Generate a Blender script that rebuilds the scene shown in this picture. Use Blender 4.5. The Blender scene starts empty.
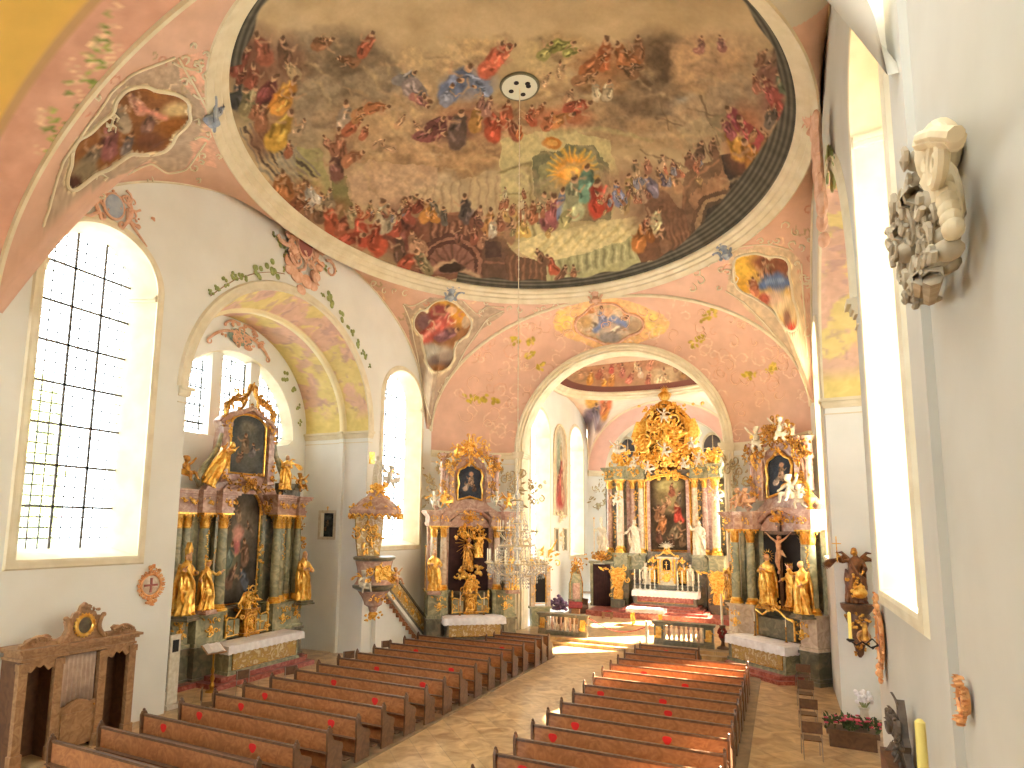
import bpy, bmesh, math, random
import numpy as np
from mathutils import Vector, Matrix
from mathutils.geometry import tessellate_polygon
pi = math.pi
S = bpy.context.scene
COL = S.collection
# ------------------------------------------------------------ camera
YAW, PITCH, ROLL, FPX, CXP, CYP = 0.44832, 0.12217, 0.01142, 611.68, 486.78, 451.60
CAM = np.array([7.134, 0.0, 5.4])
_f = np.array([-math.sin(YAW)*math.cos(PITCH), math.cos(YAW)*math.cos(PITCH), math.sin(PITCH)])
_r0 = np.array([math.cos(YAW), math.sin(YAW), 0.0]); _u0 = np.cross(_r0, _f)
_r = math.cos(ROLL)*_r0 + math.sin(ROLL)*_u0
_u = -math.sin(ROLL)*_r0 + math.cos(ROLL)*_u0
cd = bpy.data.cameras.new('camera'); cam = bpy.data.objects.new('camera', cd); COL.objects.link(cam)
cam.matrix_world = Matrix([[_r[0], _u[0], -_f[0], CAM[0]], [_r[1], _u[1], -_f[1], CAM[1]], [_r[2], _u[2], -_f[2], CAM[2]], [0, 0, 0, 1]])
cd.sensor_width = 36; cd.lens = FPX/1024*36; cd.shift_x = (512-CXP)/1024; cd.shift_y = (CYP-384)/1024
cd.clip_start = 0.05; cd.clip_end = 300
S.camera = cam
# ------------------------------------------------------------ world, sun, exposure
S.view_settings.view_transform = 'Standard'; S.view_settings.look = 'None'
S.view_settings.gamma = 1; S.view_settings.use_curve_mapping = False
S.view_settings.exposure = 2.1
wd = bpy.data.worlds.new('sky'); S.world = wd; wd.use_nodes = True
_n = wd.node_tree.nodes; _l = wd.node_tree.links
_bg = _n['Background']
_tc = _n.new('ShaderNodeTexCoord'); _sx = _n.new('ShaderNodeSeparateXYZ'); _cr = _n.new('ShaderNodeValToRGB')
_l.new(_tc.outputs['Generated'], _sx.inputs[0]); _l.new(_sx.outputs['Z'], _cr.inputs[0]); _l.new(_cr.outputs[0], _bg.inputs[0])
_cr.color_ramp.elements[0].position = 0.0; _cr.color_ramp.elements[0].color = (0.76, 0.90, 1.06, 1)
_cr.color_ramp.elements[1].position = 0.45; _cr.color_ramp.elements[1].color = (0.82, 0.93, 1.06, 1)
_bg.inputs[1].default_value = 3.2
sd = bpy.data.lights.new('sun', 'SUN'); sd.energy = 34; sd.angle = 0.012; sd.color = (1.0, 0.93, 0.80)
sun = bpy.data.objects.new('sun', sd); COL.objects.link(sun)
sun.rotation_euler = Vector((-1.0, -0.80, -1.50)).to_track_quat('-Z', 'Y').to_euler()
sun.location = (30, 40, 45)
# ------------------------------------------------------------ helpers
def PXY(P):
    """photo position of surface points, used to lay out painted figures on the vault surfaces"""
    d = np.asarray(P, float).reshape(-1, 3) - CAM; z = d @ _f
    zz = np.where(z > 0.3, z, 1e9)
    x = np.where(z > 0.3, CXP + FPX*(d @ _r)/zz, -9999); y = np.where(z > 0.3, CYP - FPX*(d @ _u)/zz, -9999)
    return x, y
def at(x, y, ax, val):
    d = _f + (x-CXP)/FPX*_r - (y-CYP)/FPX*_u
    return CAM + d*((val-CAM[ax])/d[ax])
def lin(c):
    c = np.asarray(c, float)/255.0
    return np.where(c <= 0.04045, c/12.92, ((c+0.055)/1.055)**2.4)
MATS = {}
def mat(name, c1, rough=0.6, metal=0.0, c2=None, scale=6.0, bump=0.0, bscale=None, detail=4.0, c3=None, dist=0.0, spec=0.5):
    m = bpy.data.materials.new(name); m.use_nodes = True
    nt = m.node_tree; b = nt.nodes['Principled BSDF']
    b.inputs['Roughness'].default_value = rough; b.inputs['Metallic'].default_value = metal
    b.inputs['Specular IOR Level'].default_value = spec
    a = tuple(lin(c1))+(1,)
    b.inputs['Base Color'].default_value = a
    tc = None
    if c2 is not None or bump:
        tc = nt.nodes.new('ShaderNodeTexCoord')
    if c2 is not None:
        n = nt.nodes.new('ShaderNodeTexNoise'); n.inputs['Scale'].default_value = scale; n.inputs['Detail'].default_value = detail
        n.inputs['Distortion'].default_value = dist
        nt.links.new(tc.outputs['Object'], n.inputs['Vector'])
        r = nt.nodes.new('ShaderNodeValToRGB'); e = r.color_ramp.elements
        e[0].position = 0.36; e[0].color = a; e[1].position = 0.64; e[1].color = tuple(lin(c2))+(1,)
        if c3 is not None:
            k = e.new(0.5); k.color = tuple(lin(c3))+(1,)
        nt.links.new(n.outputs['Fac'], r.inputs[0]); nt.links.new(r.outputs[0], b.inputs['Base Color'])
    if bump:
        n2 = nt.nodes.new('ShaderNodeTexNoise'); n2.inputs['Scale'].default_value = bscale or scale*3; n2.inputs['Detail'].default_value = 3
        nt.links.new(tc.outputs['Object'], n2.inputs['Vector'])
        bp = nt.nodes.new('ShaderNodeBump'); bp.inputs['Strength'].default_value = bump; bp.inputs['Distance'].default_value = 0.02
        nt.links.new(n2.outputs['Fac'], bp.inputs['Height']); nt.links.new(bp.outputs[0], b.inputs['Normal'])
    MATS[name] = m
    return m
def attr_mat(name, rough=0.8):
    m = bpy.data.materials.new(name); m.use_nodes = True; nt = m.node_tree; b = nt.nodes['Principled BSDF']
    a = nt.nodes.new('ShaderNodeAttribute'); a.attribute_name = 'Col'
    n = nt.nodes.new('ShaderNodeTexNoise'); n.inputs['Scale'].default_value = 1.5; n.inputs['Detail'].default_value = 5
    tc = nt.nodes.new('ShaderNodeTexCoord'); nt.links.new(tc.outputs['Object'], n.inputs['Vector'])
    mr = nt.nodes.new('ShaderNodeMapRange'); mr.inputs[1].default_value = .3; mr.inputs[2].default_value = .7; mr.inputs[3].default_value = .94; mr.inputs[4].default_value = 1.05
    nt.links.new(n.outputs['Fac'], mr.inputs[0])
    mx = nt.nodes.new('ShaderNodeVectorMath'); mx.operation = 'SCALE'
    nt.links.new(a.outputs['Color'], mx.inputs[0]); nt.links.new(mr.outputs[0], mx.inputs['Scale'])
    nt.links.new(mx.outputs[0], b.inputs['Base Color']); b.inputs['Roughness'].default_value = rough
    b.inputs['Specular IOR Level'].default_value = 0.2
    MATS[name] = m; return m
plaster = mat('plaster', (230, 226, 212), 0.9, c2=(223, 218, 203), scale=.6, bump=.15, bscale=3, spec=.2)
plaster_shaded = mat('plaster_shaded', (206, 200, 184), 0.9, c2=(198, 191, 174), scale=.6, bump=.15, bscale=3, spec=.2)  # plaster darkened so the right wall looks shaded
plaster_cool = mat('plaster_cool', (240, 238, 228), 0.9, c2=(233, 231, 220), scale=.7, bump=.15, bscale=3, spec=.2)
cream = mat('cream', (230, 217, 186), 0.85, c2=(220, 205, 170), scale=2, spec=.2)
stucco = mat('stucco', (240, 222, 184), 0.8, c2=(222, 200, 160), scale=3, spec=.2)
grey_stucco = mat('grey_stucco', (196, 180, 152), 0.8, c2=(170, 152, 124), scale=4, bump=.4, bscale=12, spec=.2)
gold = mat('gold', (255, 214, 116), 0.28, 0.88, c2=(226, 158, 60), scale=7, bump=.35, bscale=22)
dgold = mat('dark_gold', (232, 178, 84), 0.34, 0.8, c2=(150, 96, 46), scale=9, bump=.4, bscale=25)
green_marble = mat('green_marble', (136, 136, 108), 0.25, c2=(184, 174, 138), c3=(156, 152, 120), scale=2.4, detail=8, dist=1.8)
dark_marble = mat('dark_marble', (96, 90, 72), 0.3, c2=(140, 124, 98), c3=(112, 106, 84), scale=2.6, detail=8, dist=1.5)
pink_marble = mat('pink_marble', (176, 134, 116), 0.25, c2=(210, 178, 154), c3=(192, 154, 134), scale=3.2, detail=8, dist=1.6)
pale_marble = mat('pale_marble', (224, 206, 176), 0.25, c2=(196, 172, 144), c3=(212, 188, 162), scale=2.8, detail=8, dist=1.8)
yellow_marble = mat('yellow_marble', (196, 164, 92), 0.25, c2=(222, 204, 158), c3=(178, 138, 80), scale=4, detail=8, dist=1.6)
red_marble = mat('red_marble', (140, 64, 52), 0.35, c2=(186, 116, 98), c3=(158, 84, 70), scale=5, detail=8, dist=1.2)
white_paint = mat('white_paint', (222, 212, 190), 0.5, c2=(204, 190, 162), scale=8)
flesh = mat('flesh', (222, 172, 128), 0.5, c2=(204, 150, 108), scale=8)
cloth = mat('linen', (240, 234, 228), 0.9, c2=(226, 218, 212), scale=5, bump=.3, bscale=14)
wood = mat('pew_wood', (186, 126, 78), 0.34, c2=(156, 98, 58), c3=(172, 112, 68), scale=3, detail=10, dist=3)
wood_dark = mat('dark_wood', (118, 84, 58), 0.4, c2=(92, 64, 46), scale=4, dist=2)
wood_light = mat('confessional_wood', (178, 136, 92), 0.5, c2=(146, 106, 68), c3=(162, 120, 80), scale=3.2, detail=8, dist=3)
wood_deep = mat('confessional_inner_wood', (112, 74, 44), 0.6, c2=(92, 58, 34), scale=3, dist=2)  # darker brown wood of the confessional case and the cabinet
lead = mat('lead', (96, 90, 84), 0.6)
iron = mat('iron', (52, 46, 40), 0.5, .6)
red_dot = mat('red_sticker', (226, 40, 36), 0.6)
black = mat('dark_void', (34, 28, 26), 0.8)
candle_wax = mat('candle_wax', (248, 238, 206), 0.5)
candle_yel = mat('yellow_wax', (240, 216, 120), 0.5)
velvet = mat('dark_curtain', (76, 48, 46), 0.95, c2=(58, 36, 36), scale=3)
curtain = mat('pale_curtain', (214, 188, 164), 0.95, c2=(190, 160, 138), scale=4)
leaf_m = mat('leaf_green', (138, 148, 80), 0.7, c2=(168, 172, 104), scale=9)
leaf_d = mat('leaf_dark', (58, 76, 38), 0.7, c2=(84, 100, 52), scale=9)
pink_fl = mat('pink_petals', (220, 96, 110), 0.7, c2=(190, 60, 80), scale=20)
white_fl = mat('white_petals', (248, 242, 240), 0.7)
purple_fl = mat('purple_petals', (120, 92, 120), 0.8, c2=(90, 66, 96), scale=8)
steel = mat('steel', (170, 160, 150), 0.3, .9)
red_cush = mat('red_cushion', (150, 48, 40), 0.9, c2=(120, 36, 30), scale=6)
grape_orn = mat('salmon_stucco', (232, 190, 160), 0.8, c2=(216, 164, 132), scale=5, spec=.2)
blue_st = mat('blue_grey_stucco', (150, 158, 172), 0.8, c2=(178, 182, 184), scale=5, spec=.2)
crystal = bpy.data.materials.new('crystal'); crystal.use_nodes = True
_b = crystal.node_tree.nodes['Principled BSDF']; _b.inputs['Base Color'].default_value = (.93, .88, .78, 1); _b.inputs['Roughness'].default_value = .08
_b.inputs['Transmission Weight'].default_value = .55; _b.inputs['Metallic'].default_value = .0; MATS['crystal'] = crystal
glass = bpy.data.materials.new('window_glass'); glass.use_nodes = True
_nt = glass.node_tree; _nt.nodes.remove(_nt.nodes['Principled BSDF'])
_tr = _nt.nodes.new('ShaderNodeBsdfTransparent'); _tr.inputs[0].default_value = (.97, .93, .84, 1)
_df = _nt.nodes.new('ShaderNodeBsdfTranslucent'); _df.inputs[0].default_value = (.95, .9, .8, 1)
_ms = _nt.nodes.new('ShaderNodeMixShader'); _ms.inputs[0].default_value = .12
_nt.links.new(_tr.outputs[0], _ms.inputs[1]); _nt.links.new(_df.outputs[0], _ms.inputs[2])
_nt.links.new(_ms.outputs[0], _nt.nodes['Material Output'].inputs[0])

class MB:
    """collects primitives, links them as one mesh object"""
    def __init__(self, M=None): self.v = []; self.f = []; self.M = M or Matrix.Identity(4)
    def add(self, V, F):
        o = len(self.v); M = self.M
        self.v += [tuple(M @ Vector(p)) for p in V]; self.f += [tuple(i+o for i in q) for q in F]
        return self
    def box(self, x0, x1, y0, y1, z0, z1):
        V = [(x0,y0,z0),(x1,y0,z0),(x1,y1,z0),(x0,y1,z0),(x0,y0,z1),(x1,y0,z1),(x1,y1,z1),(x0,y1,z1)]
        return self.add(V, [(3,2,1,0),(4,5,6,7),(0,1,5,4),(1,2,6,5),(2,3,7,6),(3,0,4,7)])
    def lathe(self, prof, c=(0,0,0), n=16, sx=1, sy=1):
        V = []; F = []
        for r, z in prof:
            for i in range(n):
                a = 2*pi*i/n; V.append((c[0]+r*sx*math.cos(a), c[1]+r*sy*math.sin(a), c[2]+z))
        for k in range(len(prof)-1):
            for i in range(n):
                j = (i+1) % n; F.append((k*n+i, k*n+j, (k+1)*n+j, (k+1)*n+i))
        F.append(tuple(range(n-1, -1, -1))); m = (len(prof)-1)*n; F.append(tuple(range(m, m+n)))
        return self.add(V, F)
    def ell(self, c, r, n=10, m=7, R=None):
        V = []; F = []; r = (r,)*3 if isinstance(r, (int, float)) else r
        for k in range(m+1):
            t = pi*k/m - pi/2
            for i in range(n):
                a = 2*pi*i/n; p = Vector((r[0]*math.cos(t)*math.cos(a), r[1]*math.cos(t)*math.sin(a), r[2]*math.sin(t)))
                if R is not None: p = R @ p
                V.append((c[0]+p.x, c[1]+p.y, c[2]+p.z))
        for k in range(m):
            for i in range(n):
                j = (i+1) % n; F.append((k*n+i, k*n+j, (k+1)*n+j, (k+1)*n+i))
        return self.add(V, F)
    def tube(self, pts, rad, n=6, flat=1.0, closed=False):
        P = [Vector(p) for p in pts]; N = len(P)
        if isinstance(rad, (int, float)): rad = [rad]*N
        V = []; F = []; up = Vector((0.13, 1, 0.21)).normalized()
        T0 = None
        for k in range(N):
            if closed: T = P[(k+1) % N]-P[k-1]
            else: T = P[min(k+1, N-1)]-P[max(k-1, 0)]
            if T.length < 1e-9: T = T0 or Vector((0, 0, 1))
            T.normalize(); T0 = T
            a = up - T*up.dot(T)
            if a.length < .05: a = Vector((1, 0, 0)) - T*T.x
            a.normalize(); b = T.cross(a); up = a
            for i in range(n):
                t = 2*pi*i/n; p = P[k] + (a*math.cos(t)*flat + b*math.sin(t))*rad[k]; V.append(tuple(p))
        for k in range(N-1 if not closed else N):
            k2 = (k+1) % N
            for i in range(n):
                j = (i+1) % n; F.append((k*n+i, k*n+j, k2*n+j, k2*n+i))
        if not closed:
            F.append(tuple(range(n-1, -1, -1))); m = (N-1)*n; F.append(tuple(range(m, m+n)))
        return self.add(V, F)
    def slab(self, poly, z0, z1):
        n = len(poly); V = [(x, y, z0) for x, y in poly]+[(x, y, z1) for x, y in poly]
        F = [tuple(range(n-1, -1, -1)), tuple(range(n, 2*n))]+[(i, (i+1) % n, n+(i+1) % n, n+i) for i in range(n)]
        return self.add(V, F)
    def plate(self, poly, y0, y1):
        """outline in x,z extruded along y"""
        n = len(poly); V = [(x, y0, z) for x, z in poly]+[(x, y1, z) for x, z in poly]
        F = [tuple(range(n)), tuple(range(2*n-1, n-1, -1))]+[(i, n+i, n+(i+1) % n, (i+1) % n) for i in range(n)]
        return self.add(V, F)
    def mesh(self, name, m, smooth=40):
        me = bpy.data.meshes.new(name); me.from_pydata(self.v, [], self.f); me.validate(); 
        if m: me.materials.append(m)
        if smooth:
            me.polygons.foreach_set('use_smooth', [True]*len(me.polygons))
            try: me.set_sharp_from_angle(angle=math.radians(smooth))
            except Exception: pass
        me.update(); return me
    def build(self, name, m, parent=None, label=None, smooth=40):
        o = bpy.data.objects.new(name, self.mesh(name, m, smooth)); COL.objects.link(o)
        if parent is not None: o.parent = parent
        if label: o['label'] = label
        return o
def tag(o, label, cat, group=None):
    o['label'] = label; o['category'] = cat
    if group: o['group'] = group
    return o
def struct(o): o['kind'] = 'structure'; return o
def thing(name, label, cat, loc=(0,0,0), rz=0, group=None, sc=1.0):
    o = bpy.data.objects.new(name, None); COL.objects.link(o); o.empty_display_size = .2
    o.location = loc; o.rotation_euler = (0, 0, rz); o.scale = (sc,)*3
    return tag(o, label, cat, group)
KIDS = {}
def kids(o):
    return [c for c in COL.objects if c.parent == o]
def dup(root, loc, rz=None, label=None, group=None, sc=None):
    def cp(o, par):
        c = o.copy(); COL.objects.link(c)
        if par is not None: c.parent = par
        for ch in kids(o): cp(ch, c)
        return c
    r = cp(root, None); r.location = loc
    if rz is not None: r.rotation_euler = (0, 0, rz)
    if sc is not None: r.scale = (sc,)*3 if isinstance(sc, (int, float)) else sc
    if label: r['label'] = label
    if group: r['group'] = group
    return r
def inst(me, name, parent=None, loc=(0,0,0), rz=0, sc=1, label=None, rot=None, m=None):
    o = bpy.data.objects.new(name, me); COL.objects.link(o); o.location = loc
    o.rotation_euler = rot or (0, 0, rz); o.scale = (sc,)*3 if isinstance(sc, (int, float)) else sc
    if parent is not None: o.parent = parent
    if label: o['label'] = label
    if m is not None:
        o.material_slots[0].link = 'OBJECT'; o.material_slots[0].material = m
    return o
def T(x, y, z, rz=0, s=1): return Matrix.Translation((x, y, z)) @ Matrix.Rotation(rz, 4, 'Z') @ Matrix.Scale(s, 4)
def gridmesh(name, V, m, col=None, closed_u=False, parent=None, flip=False):
    nu, nv = V.shape[:2]; me = bpy.data.meshes.new(name)
    me.vertices.add(nu*nv); me.vertices.foreach_set('co', V.reshape(-1).astype(np.float32))
    I = np.arange(nu*nv).reshape(nu, nv)
    if closed_u: I = np.vstack([I, I[:1]])
    q = np.stack([I[:-1, :-1], I[1:, :-1], I[1:, 1:], I[:-1, 1:]], -1).reshape(-1, 4)
    if flip: q = q[:, ::-1]
    nf = len(q); me.loops.add(nf*4); me.loops.foreach_set('vertex_index', q.reshape(-1).astype(np.int32))
    me.polygons.add(nf); me.polygons.foreach_set('loop_start', np.arange(nf, dtype=np.int32)*4)
    me.polygons.foreach_set('use_smooth', [True]*nf)
    me.update(calc_edges=True); me.validate()
    if col is not None:
        a = me.color_attributes.new('Col', 'FLOAT_COLOR', 'POINT')
        c = np.ones((nu*nv, 4), np.float32); c[:, :3] = lin(np.clip(col, 0, 255)); a.data.foreach_set('color', c.reshape(-1))
    me.materials.append(m)
    o = bpy.data.objects.new(name, me); COL.objects.link(o)
    if parent is not None: o.parent = parent
    return o
def vnoise(x, y, seed=0):
    xi = np.floor(x).astype(np.int64); yi = np.floor(y).astype(np.int64); fx = x-xi; fy = y-yi
    fx = fx*fx*(3-2*fx); fy = fy*fy*(3-2*fy)
    def h(a, b):
        n = (a*374761393 + b*668265263 + seed*974634777) & 0xffffffff
        n = ((n ^ (n >> 13))*1274126177) & 0xffffffff
        return ((n ^ (n >> 16)) & 0xffff)/65535.0
    return (h(xi, yi)*(1-fx)+h(xi+1, yi)*fx)*(1-fy)+(h(xi, yi+1)*(1-fx)+h(xi+1, yi+1)*fx)*fy
def fbm(x, y, seed=0, o=4):
    s = 0; a = .5; t = 0
    for k in range(o): s = s+a*vnoise(x*2**k, y*2**k, seed+k*17); t += a; a *= .55
    return s/t
class Paint:
    """paints soft strokes on a set of 2D coordinates"""
    def __init__(self, x, y, base, warp=3.0, ws=8.0, seed=1):
        self.n = len(x); self.c = np.tile(np.array(base, float), (self.n, 1)) if np.ndim(base) == 1 else base.copy()
        self.x0 = x; self.y0 = y
        self.x = x + warp*(fbm(x/ws, y/ws, seed, 3)-.5)*2; self.y = y + warp*(fbm(x/ws, y/ws, seed+50, 3)-.5)*2
        self.tex = fbm(x/ws*2.2, y/ws*2.2, seed+99, 3)
    def mix(self, idx, w, col):
        sh = 1+(self.tex[idx]-.5)*.34
        self.c[idx] = self.c[idx]*(1-w[:, None]) + np.array(col, float)[None]*sh[:, None]*w[:, None]
    def el(self, cx, cy, rx, ry, col, ang=0, soft=.25, a=1.0):
        R = max(rx, ry)*(1+soft)
        i = np.nonzero((np.abs(self.x-cx) < R) & (np.abs(self.y-cy) < R))[0]
        if not len(i): return
        t = math.radians(ang); dx = self.x[i]-cx; dy = self.y[i]-cy
        u = (dx*math.cos(t)+dy*math.sin(t))/rx; v = (-dx*math.sin(t)+dy*math.cos(t))/ry
        d = np.sqrt(u*u+v*v); w = np.clip((1+soft*.5-d)/max(soft, .01), 0, 1)*a
        self.mix(i, w, col)
    def line(self, pts, wd, col, soft=.5, a=1.0):
        P = np.array(pts, float)
        for p, q in zip(P[:-1], P[1:]):
            lo = np.minimum(p, q)-wd*2; hi = np.maximum(p, q)+wd*2
            i = np.nonzero((self.x > lo[0]) & (self.x < hi[0]) & (self.y > lo[1]) & (self.y < hi[1]))[0]
            if not len(i): continue
            d = q-p; L = max((d@d), 1e-9); t = np.clip(((self.x[i]-p[0])*d[0]+(self.y[i]-p[1])*d[1])/L, 0, 1)
            r = np.hypot(self.x[i]-p[0]-t*d[0], self.y[i]-p[1]-t*d[1])
            self.mix(i, np.clip((wd*(.5+soft*.5)-r)/(wd*soft), 0, 1)*a, col)
    def inside(self, poly, raw=False):
        X, Y = (self.x0, self.y0) if raw else (self.x, self.y)
        P = np.array(poly, float); ins = np.zeros(self.n, bool)
        i = np.nonzero((X > P[:, 0].min()) & (X < P[:, 0].max()) & (Y > P[:, 1].min()) & (Y < P[:, 1].max()))[0]
        x = X[i]; y = Y[i]; r = np.zeros(len(i), bool); n = len(P)
        for k in range(n):
            x1, y1 = P[k]; x2, y2 = P[(k+1) % n]
            c = ((y1 > y) != (y2 > y)) & (x < (x2-x1)*(y-y1)/(y2-y1+1e-12)+x1); r ^= c
        return i[r]
    def poly(self, poly, col, a=1.0, raw=False):
        i = self.inside(poly, raw)
        if len(i): self.mix(i, np.full(len(i), a), col)
    def fig(self, x, y, s, robe, ang=90, skin=(196, 150, 112), hair=(80, 52, 38), seed=0, light=None):
        """a small draped figure, s = height, ang = direction feet->head (90 = up)"""
        rd = random.Random(seed*7919+int(x*13+y*7)); t = math.radians(ang); ux, uy = math.cos(t), -math.sin(t); px, py = -uy, ux
        robe = np.array(robe, float); robe = robe*.74+np.array((150, 112, 84))*.26; dk = robe*.55; lt = np.minimum(robe*1.3+18, 245) if light is None else np.array(light)
        A = -ang
        self.el(x, y, s*.42, s*.2, robe*.8, A, .3)
        self.el(x-ux*s*.22, y-uy*s*.22, s*.27, s*.23, robe, A+rd.uniform(-20, 20), .3)
        for k in range(4):
            o = rd.uniform(-.16, .16)*s; b = rd.uniform(-.35, .2)*s; cc = [dk, lt, dk, lt][k]
            self.line([(x+ux*b+px*o, y+uy*b+py*o), (x+ux*(b+.2*s)+px*(o+rd.uniform(-.1, .1)*s), y+uy*(b+.2*s)+py*o)], s*.07, cc, .8, .8)
        sd_ = rd.choice((-1, 1))
        self.line([(x+ux*s*.22, y+uy*s*.22), (x+ux*s*.12+px*s*.26*sd_, y+uy*s*.12+py*s*.26*sd_), (x+ux*s*.3+px*s*.38*sd_, y+uy*s*.3+py*s*.38*sd_)], s*.07, np.array(skin)*.93, .8, .7)
        self.el(x+ux*s*.42, y+uy*s*.42, s*.095, s*.085, skin, A, .3)
        self.el(x+ux*s*.49, y+uy*s*.49, s*.075, s*.065, hair, A, .6, .8)
# ------------------------------------------------------------ the room shell
XL, XR, YC = -9.02, 8.5, 17.0
fresco_m = attr_mat('fresco', .85); vault_m = attr_mat('painted_vault', .85)
def fill_panel(name, outer, holes, fn, m):
    """flat wall panel with holes; fn maps (a,b) to 3D"""
    loops = [outer]+holes; flat = [p for l in loops for p in l]
    tri = tessellate_polygon([[Vector((a, b, 0)) for a, b in l] for l in loops])
    me = bpy.data.meshes.new(name); me.from_pydata([fn(a, b) for a, b in flat], [], [tuple(t) for t in tri]); me.materials.append(m)
    o = bpy.data.objects.new(name, me); COL.objects.link(o); return struct(o)
def zwall(y):
    d = abs(y-YC)
    if d < 8.98: return 11.54+5.14*math.sqrt(1-(d/9.02)**2)
    return 12.0+(10.2-12.0)*min(1, (d-8.98)/.5)
TX, TRX, TZ, TRZ = -0.245, 8.585, 10.21, 5.69
YE, YW = 26.6, 7.2
def ztrans(x):
    d = (x-TX)/TRX
    return TZ+TRZ*math.sqrt(max(0, 1-d*d))
def arch_loop(yc, hw, z0, zs, rz, n=32):
    L = [(yc-hw, z0), (yc+hw, z0)]
    for k in range(n+1):
        a = pi*k/n; L.append((yc+hw*math.cos(a), zs+rz*math.sin(a)))
    return L
def strip(mb, A, B):
    n = len(A); mb.add(A+B, [(i, (i+1) % n, n+(i+1) % n, n+i) for i in range(n)])
WIN = dict(hw=1.64, z0=4.5, zs=11.97, rz=1.42)
def big_window(idx, X, side, yc, depth=.75, ghw=1.36, hw=1.64, z0=4.5, zs=11.97, rz=1.42, nb=8, name=None, slope=.22, bars=True):
    """arched window in a wall x = X; side = -1 opens towards -x"""
    Xg = X+side*depth
    A = [(X, y, z) for y, z in arch_loop(yc, hw, z0, zs, rz)]
    g = arch_loop(yc, ghw, z0+slope, zs, rz-.12)
    B = [(Xg, y, z) for y, z in g]
    fr = MB(); strip(fr, A, B)
    w = fr.build('window_%d' % idx, cream); struct(w)
    # moulded frame around the opening
    mo = MB(); base = arch_loop(yc, hw, z0, zs, rz)
    def sc(d): return arch_loop(yc, hw+d, z0-d, zs, rz+d)
    prof = [(0.0, 0.0), (0.0, .05), (.06, .07), (.14, .05), (.2, .05), (.24, 0)]
    for (d0, h0), (d1, h1) in zip(prof[:-1], prof[1:]):
        strip(mo, [(X-side*h0, y, z) for y, z in sc(d0)], [(X-side*h1, y, z) for y, z in sc(d1)])
    mo.build('window_frame', cream, w)
    im = MB()
    for s in (-1, 1):
        ya = yc+s*hw; yb = yc+s*ghw
        for k, (p, q) in enumerate(((.05, .06), (.09, .12), (.06, .20))):
            im.add([(X-side*.02, ya-s*p, zs-q), (Xg, yb-s*p, zs-q), (Xg, yb-s*p, zs-q+.07), (X-side*.02, ya-s*p, zs-q+.07), (X-side*.02, ya+s*.2, zs-q), (X-side*.02, ya+s*.2, zs-q+.07), (Xg, yb, zs-q), (Xg, yb, zs-q+.07)],
                   [(0, 1, 2, 3), (0, 3, 5, 4), (2, 7, 5, 3), (0, 4, 6, 1)])
    im.build('impost_moulding', cream, w)
    gl = MB(); gl.add(B, [tuple(range(len(B)))]); gl.build('window_pane', glass, w, smooth=0)
    def ztop(y): return zs+(rz-.12)*math.sqrt(max(0, 1-((y-yc)/ghw)**2))
    def yspan(z):
        if z <= zs: return ghw
        return ghw*math.sqrt(max(0, 1-((z-zs)/(rz-.12))**2))
    zb = z0+slope; ztt = zs+rz-.12
    if bars:
        b = MB(); t = .03
        for k in (-1, 1):
            y = yc+k*ghw/3; b.box(Xg-side*.03-.02, Xg-side*.03+.02, y-t, y+t, zb, ztop(y))
        H = (ztt-zb)/nb
        for k in range(1, nb):
            z = zb+k*H; s_ = yspan(z); b.box(Xg-side*.03-.02, Xg-side*.03+.02, yc-s_, yc+s_, z-t, z+t)
        b.build('glazing_bars', lead, w)
        l = MB(); t = .014
        for k in (-3.5, -2.5, -.5, .5, 2.5, 3.5):
            y = yc+k*ghw*2/9; l.box(Xg-.006, Xg+.006, y-t, y+t, zb, ztop(y))
        n = nb*4
        for k in range(1, n):
            if k % 4 == 0: continue
            z = zb+k*(ztt-zb)/n; s_ = yspan(z); l.box(Xg-.006, Xg+.006, yc-s_, yc+s_, z-t, z+t)
        l.build('leading', lead, w)
    return w
def side_wall(name, X, side, ymin, ncz, zmax_west):
    """nave side wall with two windows and the altar niche"""
    NH, NR = 4.55, 4.45
    out = [(ymin, 0), (YC+.05-NH, 0), (YC+.05-NH, 9.5)]
    for k in range(1, 48):
        a = pi-pi*k/48; out.append((YC+.05+NH*math.cos(a), 9.5+NR*math.sin(a)))
    out += [(YC+.05+NH, 9.5), (YC+.05+NH, 0), (YE, 0), (YE, 10.2)]
    for k in range(0, 61):
        y = YC+8.98-17.96*k/60; out.append((y, zwall(y)+.02))
    out += [(YW, 10.2), (YW, zmax_west), (ymin, zmax_west)]
    out = [p for i, p in enumerate(out) if i == 0 or math.hypot(p[0]-out[i-1][0], p[1]-out[i-1][1]) > 1e-4]
    holes = [arch_loop(YC-7.22, 1.5, 4.5, 11.97, 1.4), arch_loop(YC+7.3, 1.6, 4.5, 11.3, 1.5)]
    o = fill_panel(name, out, holes, lambda a, b: (X, a, b), plaster)
    return o
wall_left = side_wall('wall_left', XL, -1, -9.0, 0, 10.4)
wall_right = side_wall('wall_right', XR, 1, -9.0, 0, 17.5); wall_right.data.materials[0] = plaster_shaded
big_window(1, XL, -1, YC-7.22, hw=1.5, ghw=1.17, rz=1.4); big_window(2, XL, -1, YC+7.3, hw=1.6, zs=11.3, rz=1.5, ghw=1.3)
big_window(3, XR, 1, YC-7.22, depth=2.6, hw=1.5, ghw=1.2, rz=1.4); big_window(4, XR, 1, YC+7.3, hw=1.6, zs=11.3, rz=1.5, ghw=1.3)
mb = MB(); mb.box(XR+.75, XR+2.7, 7.6, 11.7, 12.02, 12.2); mb.box(XR+.75, XR+.9, 7.6, 11.7, 12.02, 13.9); struct(mb.build('wall_right_blind_arch', plaster_shaded, smooth=0))
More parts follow.
